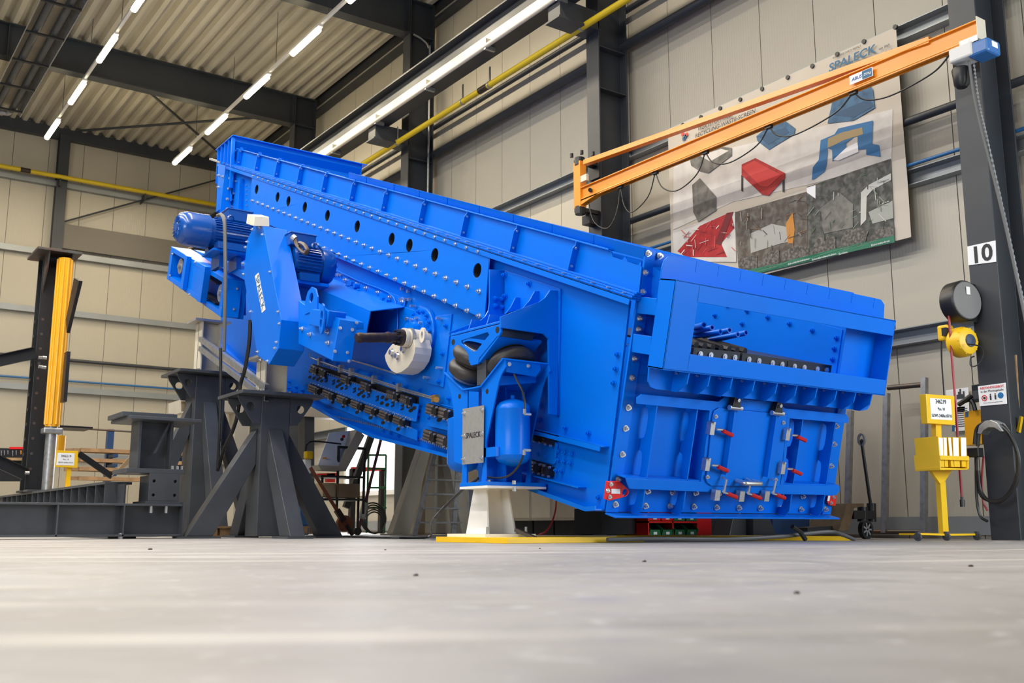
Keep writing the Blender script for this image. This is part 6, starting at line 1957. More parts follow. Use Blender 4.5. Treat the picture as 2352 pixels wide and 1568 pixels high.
for z in (ta_.z + 0.06, zj - 0.24):
    mk('pivot_bearing', M().lo((XJ - 0.05, yJ0 - 0.0, z - 0.02), (XC, yJ0 + 0.14, z + 0.04)).cyl((XJ, yJ0 + 0.06, z - 0.06), (XJ, yJ0 + 0.06, z + 0.06), 0.08, 16), BLACK, jc)
mk('wall_bracket', M().lo((XC - 0.03, yJ0 - 0.04, ta_.z - 0.15), (XC - 0.005, yJ0 + 0.2, ta_.z + 0.12)), DARKST, jc)
mk('wall_bracket', M().lo((XC - 0.2, yJ0 + 0.0, zj - 0.42), (XC - 0.005, yJ0 + 0.18, zj - 0.28)), DARKST, jc)
for q in ((1313, 357), (1336, 350), (1362, 353)):
    p = hx(*q, XJ)
    mk('rubber_buffer', M().cyl(p - ZV * 0.03, p + ZV * 0.03, 0.028, 10), BLACK, jc)
mk('junction_box', M().lo(hx(1333, 419, XJ - 0.1), hx(1333, 419, XJ - 0.1) + V((0.05, -0.14, 0.1))), CREAM, jc, bevel=0.004)
mk('stop_knob', M().cyl(hx(1355, 436, XJ - 0.07), hx(1355, 436, XJ - 0.02), 0.03, 10), BLACK, jc)
# label plate
la = [hx(x, y, XJ - 0.06) for x, y in ((1951, 174), (2004, 153), (2005, 163), (1952, 189))]
la = [V((XJ - 0.060, p.y, p.z)) for p in la]
yl0, yl1 = la[0].y, la[1].y
lab = mk('load_label', M().lo((XJ - 0.062, yl1, zj - 0.05), (XJ - 0.058, yl0, zj + 0.055)), PAPER, jc)
mk('load_label_field', M().lo((XJ - 0.064, yl1 + 0.01, zj - 0.045), (XJ - 0.062, yl1 + (yl0 - yl1) * 0.45, zj + 0.05)), INKB, lab)
text('load_lettering', 'ABUS', (XJ - 0.063, yl0 - (yl0 - yl1) * 0.30, zj), (0, -1, 0), NX, 0.055, mat('maker_blue', (0.01, 0.08, 0.35), 0.5), lab, shear=0.3, bold=0.001)
text('load_figure', '250kg', (XJ - 0.065, yl1 + (yl0 - yl1) * 0.23, zj), (0, -1, 0), NX, 0.04, PAPER, lab, shear=0.2)
# festoon cable with carriers
fx = [(1350, 462), (1425, 428), (1505, 392), (1620, 346), (1766, 287), (1960, 208), (2185, 110)]
dips = [(1395, 524), (1452, 487), (1556, 437), (1677, 373), (1830, 308), (2045, 220)]
zb3 = zj - 0.12
for k in range(len(fx) - 1):
    a, d, b = hx(*fx[k], XJ), hx(*dips[k], XJ), hx(*fx[k + 1], XJ)
    a.z = zb3
    b.z = zb3
    m1 = (a + d) / 2 + V((0, (d.y - a.y) * -0.18, (d.z - a.z) * 0.18))
    m2 = (b + d) / 2 + V((0, (d.y - b.y) * -0.18, (d.z - b.z) * 0.18))
    mk('festoon_cable', M().tube(curve_pts([a, m1, d, m2, b], 8), 0.009, 6), BLACK, jc)
    mk('cable_trolley', M().box(a, (0.05, 0.09, 0.05)), BLACK, jc)
# hoist
hh_ = thing('chain_hoist', 'white and blue chain hoist hanging at the end of the orange jib', 'chain hoist', hx(2235, 120, XJ))
hc_ = hx(2232, 121, XJ)
mk('hoist_body', M().box(hc_ + V((0, 0.06, 0)), (0.22, 0.26, 0.15)), mat('hoist_white', (0.62, 0.62, 0.62), 0.35), hh_, bevel=0.02)
mk('hoist_motor', M().box(hc_ + V((0.02, -0.12, -0.015)), (0.24, 0.22, 0.15)), mat('hoist_blue', (0.03, 0.14, 0.40), 0.35), hh_, bevel=0.025)
mk('hoist_badge', M().lo(hc_ + V((-0.03, -0.235, -0.03)), hc_ + V((0.07, -0.231, 0.03))), PAPER, hh_)
mk('trolley', M().box(hc_ + V((0, -0.02, 0.10)), (0.16, 0.2, 0.06)), GALV, hh_)
mk('chain_bag', M().lathe(hx(2208, 178, XJ), ZV, [(-0.11, 0.05), (-0.08, 0.075), (0.08, 0.09), (0.10, 0.08)], 16), BLACK, hh_, smooth=True)
ch = curve_pts([hx(x, y, XJ - 0.03) for x, y in ((2226, 140), (2235, 210), (2252, 290), (2275, 380), (2300, 480), (2325, 590), (2352, 720), (2365, 800))])
mk('pendant_cable', M().tube(ch, 0.014, 6), CORDM, hh_)
chain = M()
cp = curve_pts([hx(x, y, XJ) for x, y in ((2236, 140), (2248, 230), (2268, 320), (2295, 440), (2322, 560), (2350, 690), (2362, 760))], 20)
for i in range(len(cp) - 1):
    d = (cp[i + 1] - cp[i]).normalized()
    u = d.orthogonal().normalized() if i % 2 else d.cross(d.orthogonal()).normalized()
    chain.box((cp[i] + cp[i + 1]) / 2, ((cp[i + 1] - cp[i]).length * 1.05, 0.02, 0.006), (d, u, d.cross(u)))
mk('load_chain', chain, GALV, hh_, kind='stuff')

# ================================================================== BANNER
XBN = 10.33
BTL, BTR, BBR = hx(1560, 300, XBN), hx(2058, 63, XBN), hx(2057, 553, XBN)
yl_, yr_ = 10.62, BTR.y
zt_n, zb_n = (BTL.z + BTR.z) / 2 + 0.05, BBR.z
bn = thing('banner', 'large beige advertising banner with machine pictures hung on the long wall', 'banner', (XBN, (yl_ + yr_) / 2, zb_n))
NXB, NZB = 28, 20
m = M()


def wob(Y, Z):
    t = (zt_n - Z) / (zt_n - zb_n)
    return 0.008 * math.sin(Y * 5.1 + Z * 1.3) * t + 0.005 * math.sin(Y * 2.1 - Z * 3.0) * t


for i in range(NXB + 1):
    for j in range(NZB + 1):
        Y, Z = yl_ + (yr_ - yl_) * i / NXB, zt_n + (zb_n - zt_n) * j / NZB
        m.v.append(V((XBN + wob(Y, Z), Y, Z)))
for i in range(NXB):
    for j in range(NZB):
        a = i * (NZB + 1) + j
        m.f.append((a, a + 1, a + NZB + 2, a + NZB + 1))
cl = mk('cloth', m, mat('banner_cloth', (0.52, 0.47, 0.40), 0.55, var=0.05, vscale=1.5), bn, smooth=True)


def patch(px, mt, nm='printed_picture', off=0.012, par=None):
    """printed shape following the cloth"""
    pts = [hx(x, y, XBN) for x, y in px]
    # subdivide by tessellation, then drape
    tr = tessellate_polygon([[tuple(p) for p in pts]])
    bmx = bmesh.new()
    vv = [bmx.verts.new(p) for p in pts]
    for t in tr:
        try:
            bmx.faces.new([vv[i] for i in t])
        except ValueError:
            pass
    for _ in range(2):
        bmesh.ops.subdivide_edges(bmx, edges=[e_2 for e_2 in bmx.edges if e_2.calc_length() > 0.12], cuts=1)
        bmesh.ops.triangulate(bmx, faces=bmx.faces[:])
    bmx.verts.index_update()
    m = M()
    for v in bmx.verts:
        m.v.append(V((XBN + wob(v.co.y, v.co.z) - off, v.co.y, v.co.z)))
    for f in bmx.faces:
        q = [v.index for v in f.verts]
        n = (m.v[q[1]] - m.v[q[0]]).cross(m.v[q[2]] - m.v[q[0]])
        m.f.append(tuple(q) if n.x < 0 else tuple(reversed(q)))
    bmx.free()
    return mk(nm, m, mt, par or bn)


def t3(x, y):
    return (1300 + x / 2.2357, y / 2.2357)


GRAYM = mat('print_grey', (0.17, 0.165, 0.15), 0.6, var=0.5, vscale=9)
BLUP = mat('print_blue', (0.035, 0.13, 0.26), 0.6, var=0.4, vscale=9)
BLUP2 = mat('print_blue_dark', (0.015, 0.07, 0.16), 0.6)
REDPR = mat('print_red', (0.42, 0.01, 0.015), 0.6, var=0.4, vscale=9)
REDPD = mat('print_red_dark', (0.16, 0.005, 0.01), 0.6)
TAN = mat('print_tan', (0.32, 0.24, 0.12), 0.6)
PALE = mat('print_pale', (0.62, 0.60, 0.57), 0.6, var=0.15, vscale=4)
DARKP = mat('print_dark', (0.03, 0.034, 0.03), 0.6, var=0.7, vscale=12, var2=(0.13, 0.13, 0.12))
BRNP = mat('print_brown', (0.07, 0.055, 0.042), 0.6, var=0.6, vscale=10, var2=(0.16, 0.15, 0.13))
GRNP = mat('print_green', (0.02, 0.16, 0.09), 0.6)
HEAP = mat('print_heap', (0.05, 0.045, 0.04), 0.6, var=0.8, vscale=30, var2=(0.2, 0.18, 0.165))
patch([t3(x, y) for x, y in ((555, 830), (1680, 560), (1672, 830), (1240, 950), (860, 1035), (550, 1180))], PALE, off=0.004)
patch([t3(x, y) for x, y in ((640, 825), (715, 745), (855, 760), (855, 800), (735, 890), (690, 880), (645, 850))], GRAYM)
patch([t3(x, y) for x, y in ((690, 800), (800, 765), (840, 775), (745, 830))], PALE, off=0.014)
patch([t3(x, y) for x, y in ((650, 950), (690, 915), (775, 1010), (775, 1080), (680, 1140), (655, 1090))], GRAYM)
patch([t3(x, y) for x, y in ((980, 700), (1040, 650), (1100, 600), (1180, 660), (1175, 690), (1045, 770), (985, 725))], BLUP)
patch([t3(x, y) for x, y in ((990, 700), (1130, 655), (1150, 680), (1040, 745))], BLUP2, off=0.014)
patch([t3(x, y) for x, y in ((905, 900), (905, 845), (975, 812), (1130, 890), (1130, 915), (1045, 1005), (1010, 1000))], REDPR)
patch([t3(x, y) for x, y in ((905, 860), (970, 825), (1110, 900), (1040, 960), (1000, 955))], mat('print_red_light', (0.55, 0.03, 0.03), 0.6), off=0.014)
patch([t3(x, y) for x, y in ((903, 900), (912, 900), (912, 985), (903, 980))], INK)
patch([t3(x, y) for x, y in ((1115, 925), (1126, 920), (1126, 985), (1117, 988))], INK)
patch([t3(x, y) for x, y in ((1345, 635), (1375, 500), (1440, 460), (1560, 430), (1580, 465), (1590, 555), (1480, 620))], BLUP)
patch([t3(x, y) for x, y in ((1365, 590), (1560, 510), (1585, 545), (1480, 605))], BLUP2, off=0.014)
arch = [(1265, 925), (1270, 860), (1300, 820), (1310, 720), (1380, 690), (1400, 660), (1580, 620), (1575, 740), (1610, 745), (1618, 805), (1545, 795), (1545, 765), (1500, 770), (1500, 690), (1440, 735), (1440, 760), (1370, 830), (1368, 770), (1345, 760), (1340, 840), (1330, 880), (1285, 915)]
patch([t3(x, y) for x, y in arch], mat('print_arch_blue', (0.02, 0.15, 0.36), 0.6))
patch([t3(x, y) for x, y in ((1348, 712), (1420, 680), (1525, 655), (1530, 690), (1430, 720), (1370, 750), (1345, 760))], TAN, off=0.014)
patch([t3(x, y) for x, y in ((1375, 820), (1440, 760), (1500, 730), (1505, 780), (1400, 825))], PAPER, off=0.013)
# photo strip at the bottom
patch([t3(x, y) for x, y in ((550, 1185), (870, 1085), (875, 1345), (560, 1345))], PALE)
patch([t3(x, y) for x, y in ((575, 1290), (690, 1160), (850, 1090), (868, 1170), (800, 1250), (830, 1320), (620, 1320))], REDPR, off=0.015)
patch([t3(x, y) for x, y in ((770, 1250), (830, 1095), (865, 1088), (800, 1260))], REDPD, off=0.018)
patch([t3(x, y) for x, y in ((870, 1090), (1240, 985), (1245, 1300), (1060, 1370), (885, 1370))], BRNP)
patch([t3(x, y) for x, y in ((945, 1200), (1060, 1150), (1160, 1170), (1165, 1240), (1110, 1250), (950, 1300))], mat('print_grey_light', (0.36, 0.36, 0.34), 0.6), off=0.015)
patch([t3(x, y) for x, y in ((1135, 1150), (1170, 1090), (1180, 1180), (1170, 1250), (1145, 1250))], mat('print_orange', (0.5, 0.2, 0.02), 0.6), off=0.016)
patch([t3(x, y) for x, y in ((1240, 960), (1670, 815), (1688, 1225), (1395, 1280), (1250, 1290))], DARKP)
patch([t3(x, y) for x, y in ((1520, 1160), (1520, 990), (1560, 950), (1672, 890), (1672, 925), (1580, 975), (1550, 1010), (1548, 1130))], mat('print_pipe', (0.50, 0.50, 0.47), 0.6), off=0.016)
patch([t3(x, y) for x, y in ((1300, 1080), (1410, 990), (1480, 1050), (1480, 1170), (1330, 1200))], GRAYM, off=0.016)
patch([t3(x, y) for x, y in ((1560, 1090), (1680, 1030), (1685, 1120), (1580, 1150))], mat('print_grey_light2', (0.33, 0.34, 0.31), 0.6), off=0.016)
patch([t3(x, y) for x, y in ((1240, 965), (1285, 950), (1285, 1020), (1242, 990))], PAPER, off=0.016)
for k, q in enumerate((((885, 1330), (985, 1310), (985, 1380), (890, 1380)), ((1000, 1340), (1050, 1295), (1100, 1280), (1105, 1370), (1000, 1380)), ((1115, 1300), (1180, 1260), (1250, 1270), (1250, 1330), (1115, 1370)), ((1255, 1300), (1300, 1220), (1390, 1215), (1390, 1300), (1260, 1330)), ((1395, 1290), (1440, 1190), (1520, 1170), (1560, 1190), (1540, 1260)), ((1545, 1255), (1600, 1180), (1688, 1160), (1690, 1225)))):
    patch([t3(x, y) for x, y in q], HEAP, off=0.020)
rs_ = random.Random(11)
for poly, cols in ((((600, 1180), (860, 1110), (860, 1310), (600, 1310)), ((0.55, 0.1, 0.1), (0.75, 0.7, 0.68), (0.2, 0.0, 0.02))), (((885, 1110), (1235, 1010), (1235, 1260), (890, 1330)), ((0.30, 0.27, 0.23), (0.03, 0.03, 0.03), (0.20, 0.10, 0.06))), (((1250, 985), (1660, 850), (1670, 1170), (1260, 1250)), ((0.25, 0.27, 0.25), (0.02, 0.02, 0.02), (0.05, 0.12, 0.05), (0.5, 0.5, 0.48)))):
    for ci, cc_ in enumerate(cols):
        m = M()
        for k in range(11):
            u, w = rs_.random(), rs_.random()
            a = V((*poly[0], 0)).lerp(V((*poly[1], 0)), u)
            b = V((*poly[3], 0)).lerp(V((*poly[2], 0)), u)
            c = a.lerp(b, w)
            an = rs_.choice((0.1, -0.35, 1.45, 1.6, -0.9, 0.8))
            L_2 = rs_.uniform(15, 60)
            d = V((math.cos(an), math.sin(an), 0)) * L_2
            n = V((-math.sin(an), math.cos(an), 0)) * rs_.uniform(0.8, 2.2)
            q = [hx(*t3(p.x, p.y), XBN - 0.024) for p in (c - d / 2 - n, c + d / 2 - n, c + d / 2 + n, c - d / 2 + n)]
            m.add(q, [(0, 1, 2, 3)])
        mk('printed_strokes', m, mat('print_stroke_%d_%d' % (ci, poly[0][0]), cc_, 0.6), bn, kind='stuff')
hem = [(1690, 1210), (1693, 1245), (1395, 1312), (1240, 1345), (1010, 1400), (890, 1425), (890, 1395), (1040, 1365), (1240, 1315), (1400, 1275)]
patch([t3(x, y) for x, y in hem], GRNP, 'green_hem', off=0.022)
for s, q in (('Schredderleichtfraktion', (1195, 1342)), ('Schredderschwerfraktion', (1325, 1318)), ('Zerkleinerte Autobatterien', (1470, 1287)), ('Elektronikschrott', (1615, 1248))):
    p = hx(*t3(*q), XBN - 0.03)
    text('hem_lettering', s, p, (0, -1, 0), NX, 0.036, PAPER, bn)
p = hx(*t3(1465, 303), XBN - 0.03)
text('banner_heading', 'SPALECK', p, (0, -1, 0), NX, 0.15, INKB, bn, bold=0.003, shear=0.12, sx=1.15)
text('banner_motto', 'VORSPRUNG DURCH VIELFALT', p + V((0, 0.06, 0.115)), (0, -1, 0), NX, 0.038, INK, bn, sx=0.8)
text('banner_since', 'seit 1869', p + V((0, -0.47, -0.03)), (0, -1, 0), NX, 0.045, INK, bn, sx=0.9)
text('banner_line', 'Förder- und Separiertechnik', p + V((0, -0.20, -0.12)), (0, -1, 0), NX, 0.075, INK, bn, shear=0.25, sx=0.9)
text('banner_line', 'conveying and separation technology', p + V((0, 0.02, -0.215)), (0, -1, 0), NX, 0.075, INK, bn, shear=0.25, sx=0.9)
text('banner_title', 'WERTSTOFF-SIEB', hx(*t3(760, 628), XBN - 0.03), (0, -1, 0), NX, 0.085, INK, bn, shear=0.2, sx=1.0)
text('banner_title', 'RECYCLING-WASTE-SCREEN', hx(*t3(812, 637), XBN - 0.03), (0, -1, 0), NX, 0.085, INK, bn, shear=0.2, sx=1.05)
for q, mt in (((598, 688), RED), ((612, 700), INKB), ((604, 712), INKB), ((618, 690), RED)):
    p = hx(*t3(*q), XBN - 0.02)
    mk('logo_square', M().box(p, (0.003, 0.05, 0.05)), mt, bn)
for q in ((1688, 137), (1527, 212), (1390, 277), (1262, 338), (1136, 396), (1004, 455), (892, 510), (789, 555), (690, 600), (597, 640)):
    p = hx(*t3(*q), XBN - 0.02)
    mk('banner_clip', M().cyl(p, p + XX * 0.03, 0.03, 10), BLACK, bn)

# ================================================================== BACKGROUND UNDER THE MACHINE
# control cabinets along the long wall
def w7(x, y):
    return (680 + x / 3.675, 940 + y / 3.675)


cab = thing('control_cabinet', 'tall cream control cabinet with warning triangle and red switch', 'cabinet', (9.6, 16.3, 0))
yc0, yc1 = hx(*w7(1285, 600), 9.3).y, hx(*w7(1035, 600), 9.3).y
mk('cabinet_body', M().lo((9.3, yc0, 0.1), (10.2, yc1, 2.3)), CREAM, cab, bevel=0.006)
mk('cabinet_door', M().lo((9.28, yc0 + 0.03, 0.15), (9.30, (yc0 + yc1) / 2 - 0.01, 2.25)), CREAM, cab, bevel=0.003)
mk('cabinet_door', M().lo((9.28, (yc0 + yc1) / 2 + 0.01, 0.15), (9.30, yc1 - 0.03, 2.25)), CREAM, cab, bevel=0.003)
mk('plinth', M().lo((9.3, yc0, 0), (10.2, yc1, 0.1)), DARKST, cab)
p = hx(*w7(1095, 385), 9.27)
lbp = mk('info_label', M().lo((9.270, p.y - 0.13, p.z - 0.15), (9.279, p.y + 0.13, p.z + 0.15)), PAPER, cab)
for k in range(3):
    mk('label_bar', M().lo((9.268, p.y - 0.09, p.z - 0.09 + 0.07 * k), (9.270, p.y + 0.09, p.z - 0.05 + 0.07 * k)), INKB, lbp)
p = hx(*w7(1095, 455), 9.27)
mk('warning_triangle', M().prism([(9.272, p.y - 0.13, p.z - 0.1), (9.272, p.y + 0.13, p.z - 0.1), (9.272, p.y, p.z + 0.13)], (0.006, 0, 0)), YELLOW, cab)
p = hx(*w7(1210, 540), 9.27)
mk('main_switch', M().cyl(p, p + XX * 0.02, 0.06, 14).box(p + NX * 0.02, (0.04, 0.03, 0.1)), mat('switch_orange', (0.7, 0.2, 0.02), 0.4), cab)
for k in range(6):
    p = hx(*w7(1222 + (k % 3) * 14, 432 + (k // 3) * 18), 9.27)
    mk('indicator_button', M().cyl(p, p + XX * 0.012, 0.02, 8), GREYP if k % 2 else REDP, cab)
for k, (xa, xb) in enumerate(((1790, 1975), (1975, 2150), (2150, 2350))):
    y0_, y1_ = hx(*w7(xb, 800), 9.5).y, hx(*w7(xa, 800), 9.5).y
    cc = thing('storage_cabinet', ['beige storage cabinet behind the white foot, leftmost of three', 'beige storage cabinet in the middle of three under the machine', 'beige storage cabinet farthest right of three under the machine'][k], 'cabinet', (9.8, (y0_ + y1_) / 2, 0), group='beige cabinets along the wall')
    mk('cabinet_body', M().lo((9.52, y0_ + 0.01, 0.22), (10.3, y1_ - 0.01, 1.35)), CREAM, cc, bevel=0.006)
    mk('cabinet_door', M().lo((9.50, y0_ + 0.03, 0.26), (9.52, y1_ - 0.03, 1.3)), BEIGE if k == 2 else CREAM, cc, bevel=0.003)
    mk('plinth', M().lo((9.56, y0_ + 0.02, 0), (10.3, y1_ - 0.02, 0.22)), DARKST, cc)

# step ladders
for (xl, xr, X, lb3) in (((1165, 470), (1360, 470), 8.7, 'aluminium step ladder in front of the control cabinet'),):
    ld = thing('step_ladder', lb3, 'ladder', (X, 13.5, 0))
    Yl0 = 12.6
    A0, A1 = hy(*w7(1170, 370), Yl0), hy(*w7(1090, 690), Yl0)
    dA = (A1 - A0)
    A1 = A0 + dA * (A0.z / max(0.01, A0.z - A1.z))
    B0, B1_ = hy(*w7(1375, 470), Yl0), hy(*w7(1330, 1050), Yl0)
    mk('stile', M().bar(A0, A1, 0.03, 0.07), GALV, ld)
    mk('stile', M().bar(B0 + ZV * .2, B1_, 0.03, 0.07), GALV, ld)
    for yy3 in (475, 597, 717, 835, 955):
        z = hy(*w7(1240, yy3), Yl0).z
        xa3 = A0.x + (A1.x - A0.x) * (A0.z - z) / A0.z
        mk('rung', M().lo((xa3, Yl0 - 0.06, z - 0.012), (B0.x + 0.02, Yl0 + 0.03, z + 0.012)), GALV, ld)
ld = thing('step_ladder', 'narrow aluminium ladder right behind the white foot', 'ladder', (7, 9.3, 0))
Yl1 = 9.2
mk('stile', M().bar(hy(*w7(1755, 650), Yl1), V((hy(*w7(1850, 1050), Yl1).x, Yl1, 0.01)), 0.03, 0.06), GALV, ld)
mk('stile', M().bar(hy(*w7(1470, 660), Yl1), V((hy(*w7(1490, 900), Yl1).x, Yl1, 0.01)), 0.03, 0.06), GALV, ld)
for yy3 in (690, 820, 945):
    mk('rung', M().bar(hy(*w7(1480, yy3), Yl1), hy(*w7(1770 + (yy3 - 690) * 0.24, yy3), Yl1), 0.03, 0.025), GALV, ld)
mk('wooden_lath', M().bar(hy(1185, 1216, 7.2), hy(1238, 1240, 7.0), 0.05, 0.03), RAWST, label='loose steel lath leaning beside the white foot', cat='lath')

# trolley with tilted control panel
ty = 14.2
tl_ = thing('service_trolley', 'black tube trolley with shelves behind the near trestle', 'trolley', (hy(800, 1200, ty).x, ty, 0))
for q0, q1 in (((778, 1025), (773, 1180)), ((838, 1030), (834, 1180))):
    a, b = hy(*q0, ty), hy(*q1, ty)
    mk('frame_tube', M().tube([a, b], 0.022, 8), BLACK, tl_)
mk('frame_tube', M().tube([hy(776, 1026, ty), hy(838, 1030, ty)], 0.022, 8), BLACK, tl_)
for yy3 in (1092, 1145):
    a, b = hy(738, yy3, ty), hy(838, yy3 + 2, ty)
    mk('shelf', M().lo((a.x, ty, a.z - 0.02), (b.x, ty + 0.5, a.z + 0.01)), BLACK, tl_)
for X in (hy(745, 1200, ty).x, hy(830, 1200, ty).x):
    mk('castor', M().cyl((X, ty + 0.1, 0.06), (X, ty + 0.15, 0.06), 0.06, 14), BLACK, tl_)
    mk('frame_tube', M().tube([(X, ty + 0.12, 0.1), (X, ty + 0.12, hy(745, 1092, ty).z)], 0.02, 6), BLACK, tl_)
pn_ = [hy(*w7(x, y), ty - 0.05) for x, y in ((185, 470), (350, 185), (520, 168), (360, 478))]
pn_[1] += YV * 0.28
pn_[2] += YV * 0.28
cp_ = thing('tilted_control_box', 'white slanted control box standing on the black trolley', 'control box', (pn_[0].x + .3, ty, pn_[0].z))
mk('box_front', M().prism(pn_, (0.0, 0.03, 0)), WHITE, cp_, bevel=0.003)
mk('box_side', M().prism([hy(*w7(x, y), ty - 0.04) for x, y in ((360, 478), (520, 168), (578, 220), (420, 520))], (0, 0.3, 0)), BEIGE, cp_)
mk('box_underside', M().prism([hy(*w7(x, y), ty - 0.04) for x, y in ((185, 470), (360, 478), (420, 520), (215, 510))], (0, 0.3, 0)), BEIGE, cp_)
for q, mt in (((398, 228), REDP), ((385, 252), INK)):
    p = hy(*w7(*q), ty - 0.055)
    mk('push_button', M().cyl(p, p + YV * -0.02, 0.025, 8), mt, cp_)
mk('box_sticker', M().prism([hy(*w7(x, y), ty - 0.053) for x, y in ((225, 405), (262, 402), (258, 415), (222, 418))], (0, 0.002, 0)), ORANGE, cp_)
cbx = [hy(*w7(x, y), ty - 0.02) for x, y in ((345, 625), (542, 628), (540, 745), (345, 742))]
mk('cardboard_box', M().prism(cbx, (0, 0.4, 0)), CARD, label='plain brown cardboard box on the trolley shelf', cat='box', bevel=0.004)
cbx = [hy(*w7(x, y), ty + 0.05) for x, y in ((225, 620), (335, 620), (335, 740), (225, 735))]
mk('cardboard_box', M().prism(cbx, (0, 0.3, 0)), mat('light_card', (0.5, 0.38, 0.22), 0.7), label='paler cardboard box left of the trolley box', cat='box', bevel=0.004)
# red machine parts and green pipe frame behind
rdm = thing('red_machine_frame', 'bright red machine frame glimpsed behind the trolley', 'machine frame', (9, 17.5, 0))
yrd = 17.5
mk('red_bar', M().prism([hy(*w7(x, y), yrd) for x, y in ((480, 485), (750, 490), (752, 515), (480, 530))], (0, 0.1, 0)), RED, rdm, bevel=0.003)
mk('red_bar', M().prism([hy(*w7(x, y), yrd) for x, y in ((180, 540), (350, 535), (350, 560), (180, 575))], (0, 0.1, 0)), RED, rdm)
mk('red_bar', M().prism([hy(*w7(x, y), yrd) for x, y in ((262, 540), (330, 540), (330, 615), (262, 615))], (0, 0.1, 0)), RED, rdm)
for xx3 in (490, 740):
    a = hy(*w7(xx3, 500), yrd)
    mk('red_leg', M().lo((a.x - 0.05, yrd, 0), (a.x + 0.05, yrd + 0.1, a.z)), DARKST, rdm)
grf = thing('green_pipe_frame', 'thin green pipe hand cart frame behind the machine', 'hand cart', (9, 16.2, 0))
yg_ = 16.2
for xx3 in (610, 760):
    a = hy(*w7(xx3, 385), yg_)
    mk('pipe_upright', M().tube([a, V((a.x, yg_, 0.02))], 0.018, 8), GREEN, grf)
for yy3 in (385, 500, 660, 830):
    mk('pipe_bar', M().tube([hy(*w7(610, yy3), yg_), hy(*w7(760, yy3), yg_)], 0.018, 8), GREEN, grf)
for k in range(5):
    c = hy(*w7(655 + k * 3, 800 + k * 4), yg_ - 0.2 - k * 0.05)
    c.z = 0.275 - k * 0.02
    mk('cable_coil', M().lathe(c, V((0.1, -1, 0.1)), [(-.014, 0.26 - k * .02), (0, 0.274 - k * .02), (.014, 0.26 - k * .02), (0, 0.246 - k * .02)], 24, caps=False, closed=True), BLACK, label=['outermost', 'second', 'third', 'fourth', 'innermost'][k] + ' ring of black cable coiled on the green cart', cat='cable coil', group='black cable coils', smooth=True)
# ratchet straps
strap = mat('strap_rust', (0.26, 0.09, 0.04), 0.7)
strap2 = mat('strap_purple', (0.13, 0.045, 0.06), 0.7)
a, b = hy(*w7(120, 490), 12.9), hy(*w7(480, 990), 12.9)
b.z = 0.01
rs = thing('ratchet_strap', 'rust coloured ratchet strap running down to the floor by the trestle', 'strap', b)
mk('webbing', M().bar(a, a + (b - a) * 0.62, 0.05, 0.006, up=(0, 1, 0)), strap, rs)
mk('buckle', M().box(a + (b - a) * 0.70, (0.18, 0.07, 0.07), ((b - a).normalized(), V((0, 1, 0)), (b - a).normalized().cross(V((0, 1, 0))))), BROWN, rs)
mk('strap_roll', M().cyl(a + (b - a) * 0.82, a + (b - a) * 0.82 + YV * 0.06, 0.11, 18), strap, rs, smooth=True)
mk('webbing', M().bar(a + (b - a) * 0.85, b, 0.05, 0.006, up=(0, 1, 0)), BROWN, rs)
a, b = hy(*w7(720, 240), 14.6), hy(*w7(520, 1000), 14.6)
b.z = 0.01
rs = thing('ratchet_strap', 'dark purple ratchet strap with white buckle hanging from the machine belly', 'strap', b)
mk('webbing', M().bar(a, a + (b - a) * 0.7, 0.05, 0.006, up=(0, 1, 0)), strap2, rs)
mk('buckle', M().box(a + (b - a) * 0.76, (0.26, 0.09, 0.09), ((b - a).normalized(), V((0, 1, 0)), (b - a).normalized().cross(V((0, 1, 0))))), GALV, rs, bevel=0.02)
mk('webbing', M().bar(a + (b - a) * 0.82, b, 0.05, 0.006, up=(0, 1, 0)), strap2, rs)
# dark strut behind trolley
mk('leaning_strut', M().bar(hy(*w7(640, 210), 15.2), hy(*w7(420, 830), 15.2), 0.08, 0.10), DARKST, label='dark steel strut leaning behind the white control box', cat='strut')
# lifting wires under the machine
for x0_, x1_ in ((745, 715), (771, 752)):
    pass
# big beige cross beam behind left
cbm = thing('cross_beam', 'beige box beam spanning behind the two drive trestles', 'steel beam', (6, 17, 1.8))
mk('beam_body', M().prism([hy(x, y, 17.0) for x, y in ((505, 920), (860, 945), (860, 965), (505, 945))], (0, 0.35, 0)), BEIGE, cbm, bevel=0.006)
mk('beam_end', M().prism([hy(x, y, 16.4) for x, y in ((413, 918), (446, 916), (446, 946), (413, 948))], (0, 0.6, 0), [[hy(x, y, 16.4) for x, y in ((416, 921), (443, 920), (443, 943), (416, 945))]]), CREAM, cbm)
mk('beam_leg', M().prism([hy(x, y, 17.05) for x, y in ((700, 950), (722, 950), (722, 1226), (700, 1226))], (0, 0.3, 0)), STEELG, cbm)
mk('beam_leg', M().prism([hy(x, y, 17.05) for x, y in ((540, 940), (572, 940), (560, 1228), (535, 1228))], (0, 0.3, 0)), BEIGE, cbm)
# hydraulic pendant with yellow grip
pdn = hy(*w7(105, 385), 13.6)
pd = thing('crane_pendant', 'yellow topped hand pendant on a hook beside the trestle', 'pendant', pdn)
mk('pendant_head', M().box(pdn, (0.12, 0.1, 0.11)), YELLOW, pd, bevel=0.02)
mk('pendant_body', M().box(pdn + V((0.0, 0.05, -0.16)), (0.1, 0.1, 0.2)), WHITE, pd, bevel=0.01)
mk('pendant_hook', M().tube(curve_pts([pdn + V((-0.05, 0, 0.05)), pdn + V((-0.02, 0, 0.16)), pdn + V((0.1, 0, 0.2)), pdn + V((0.5, 0, 0.18))]), 0.012, 6), BLACK, pd)
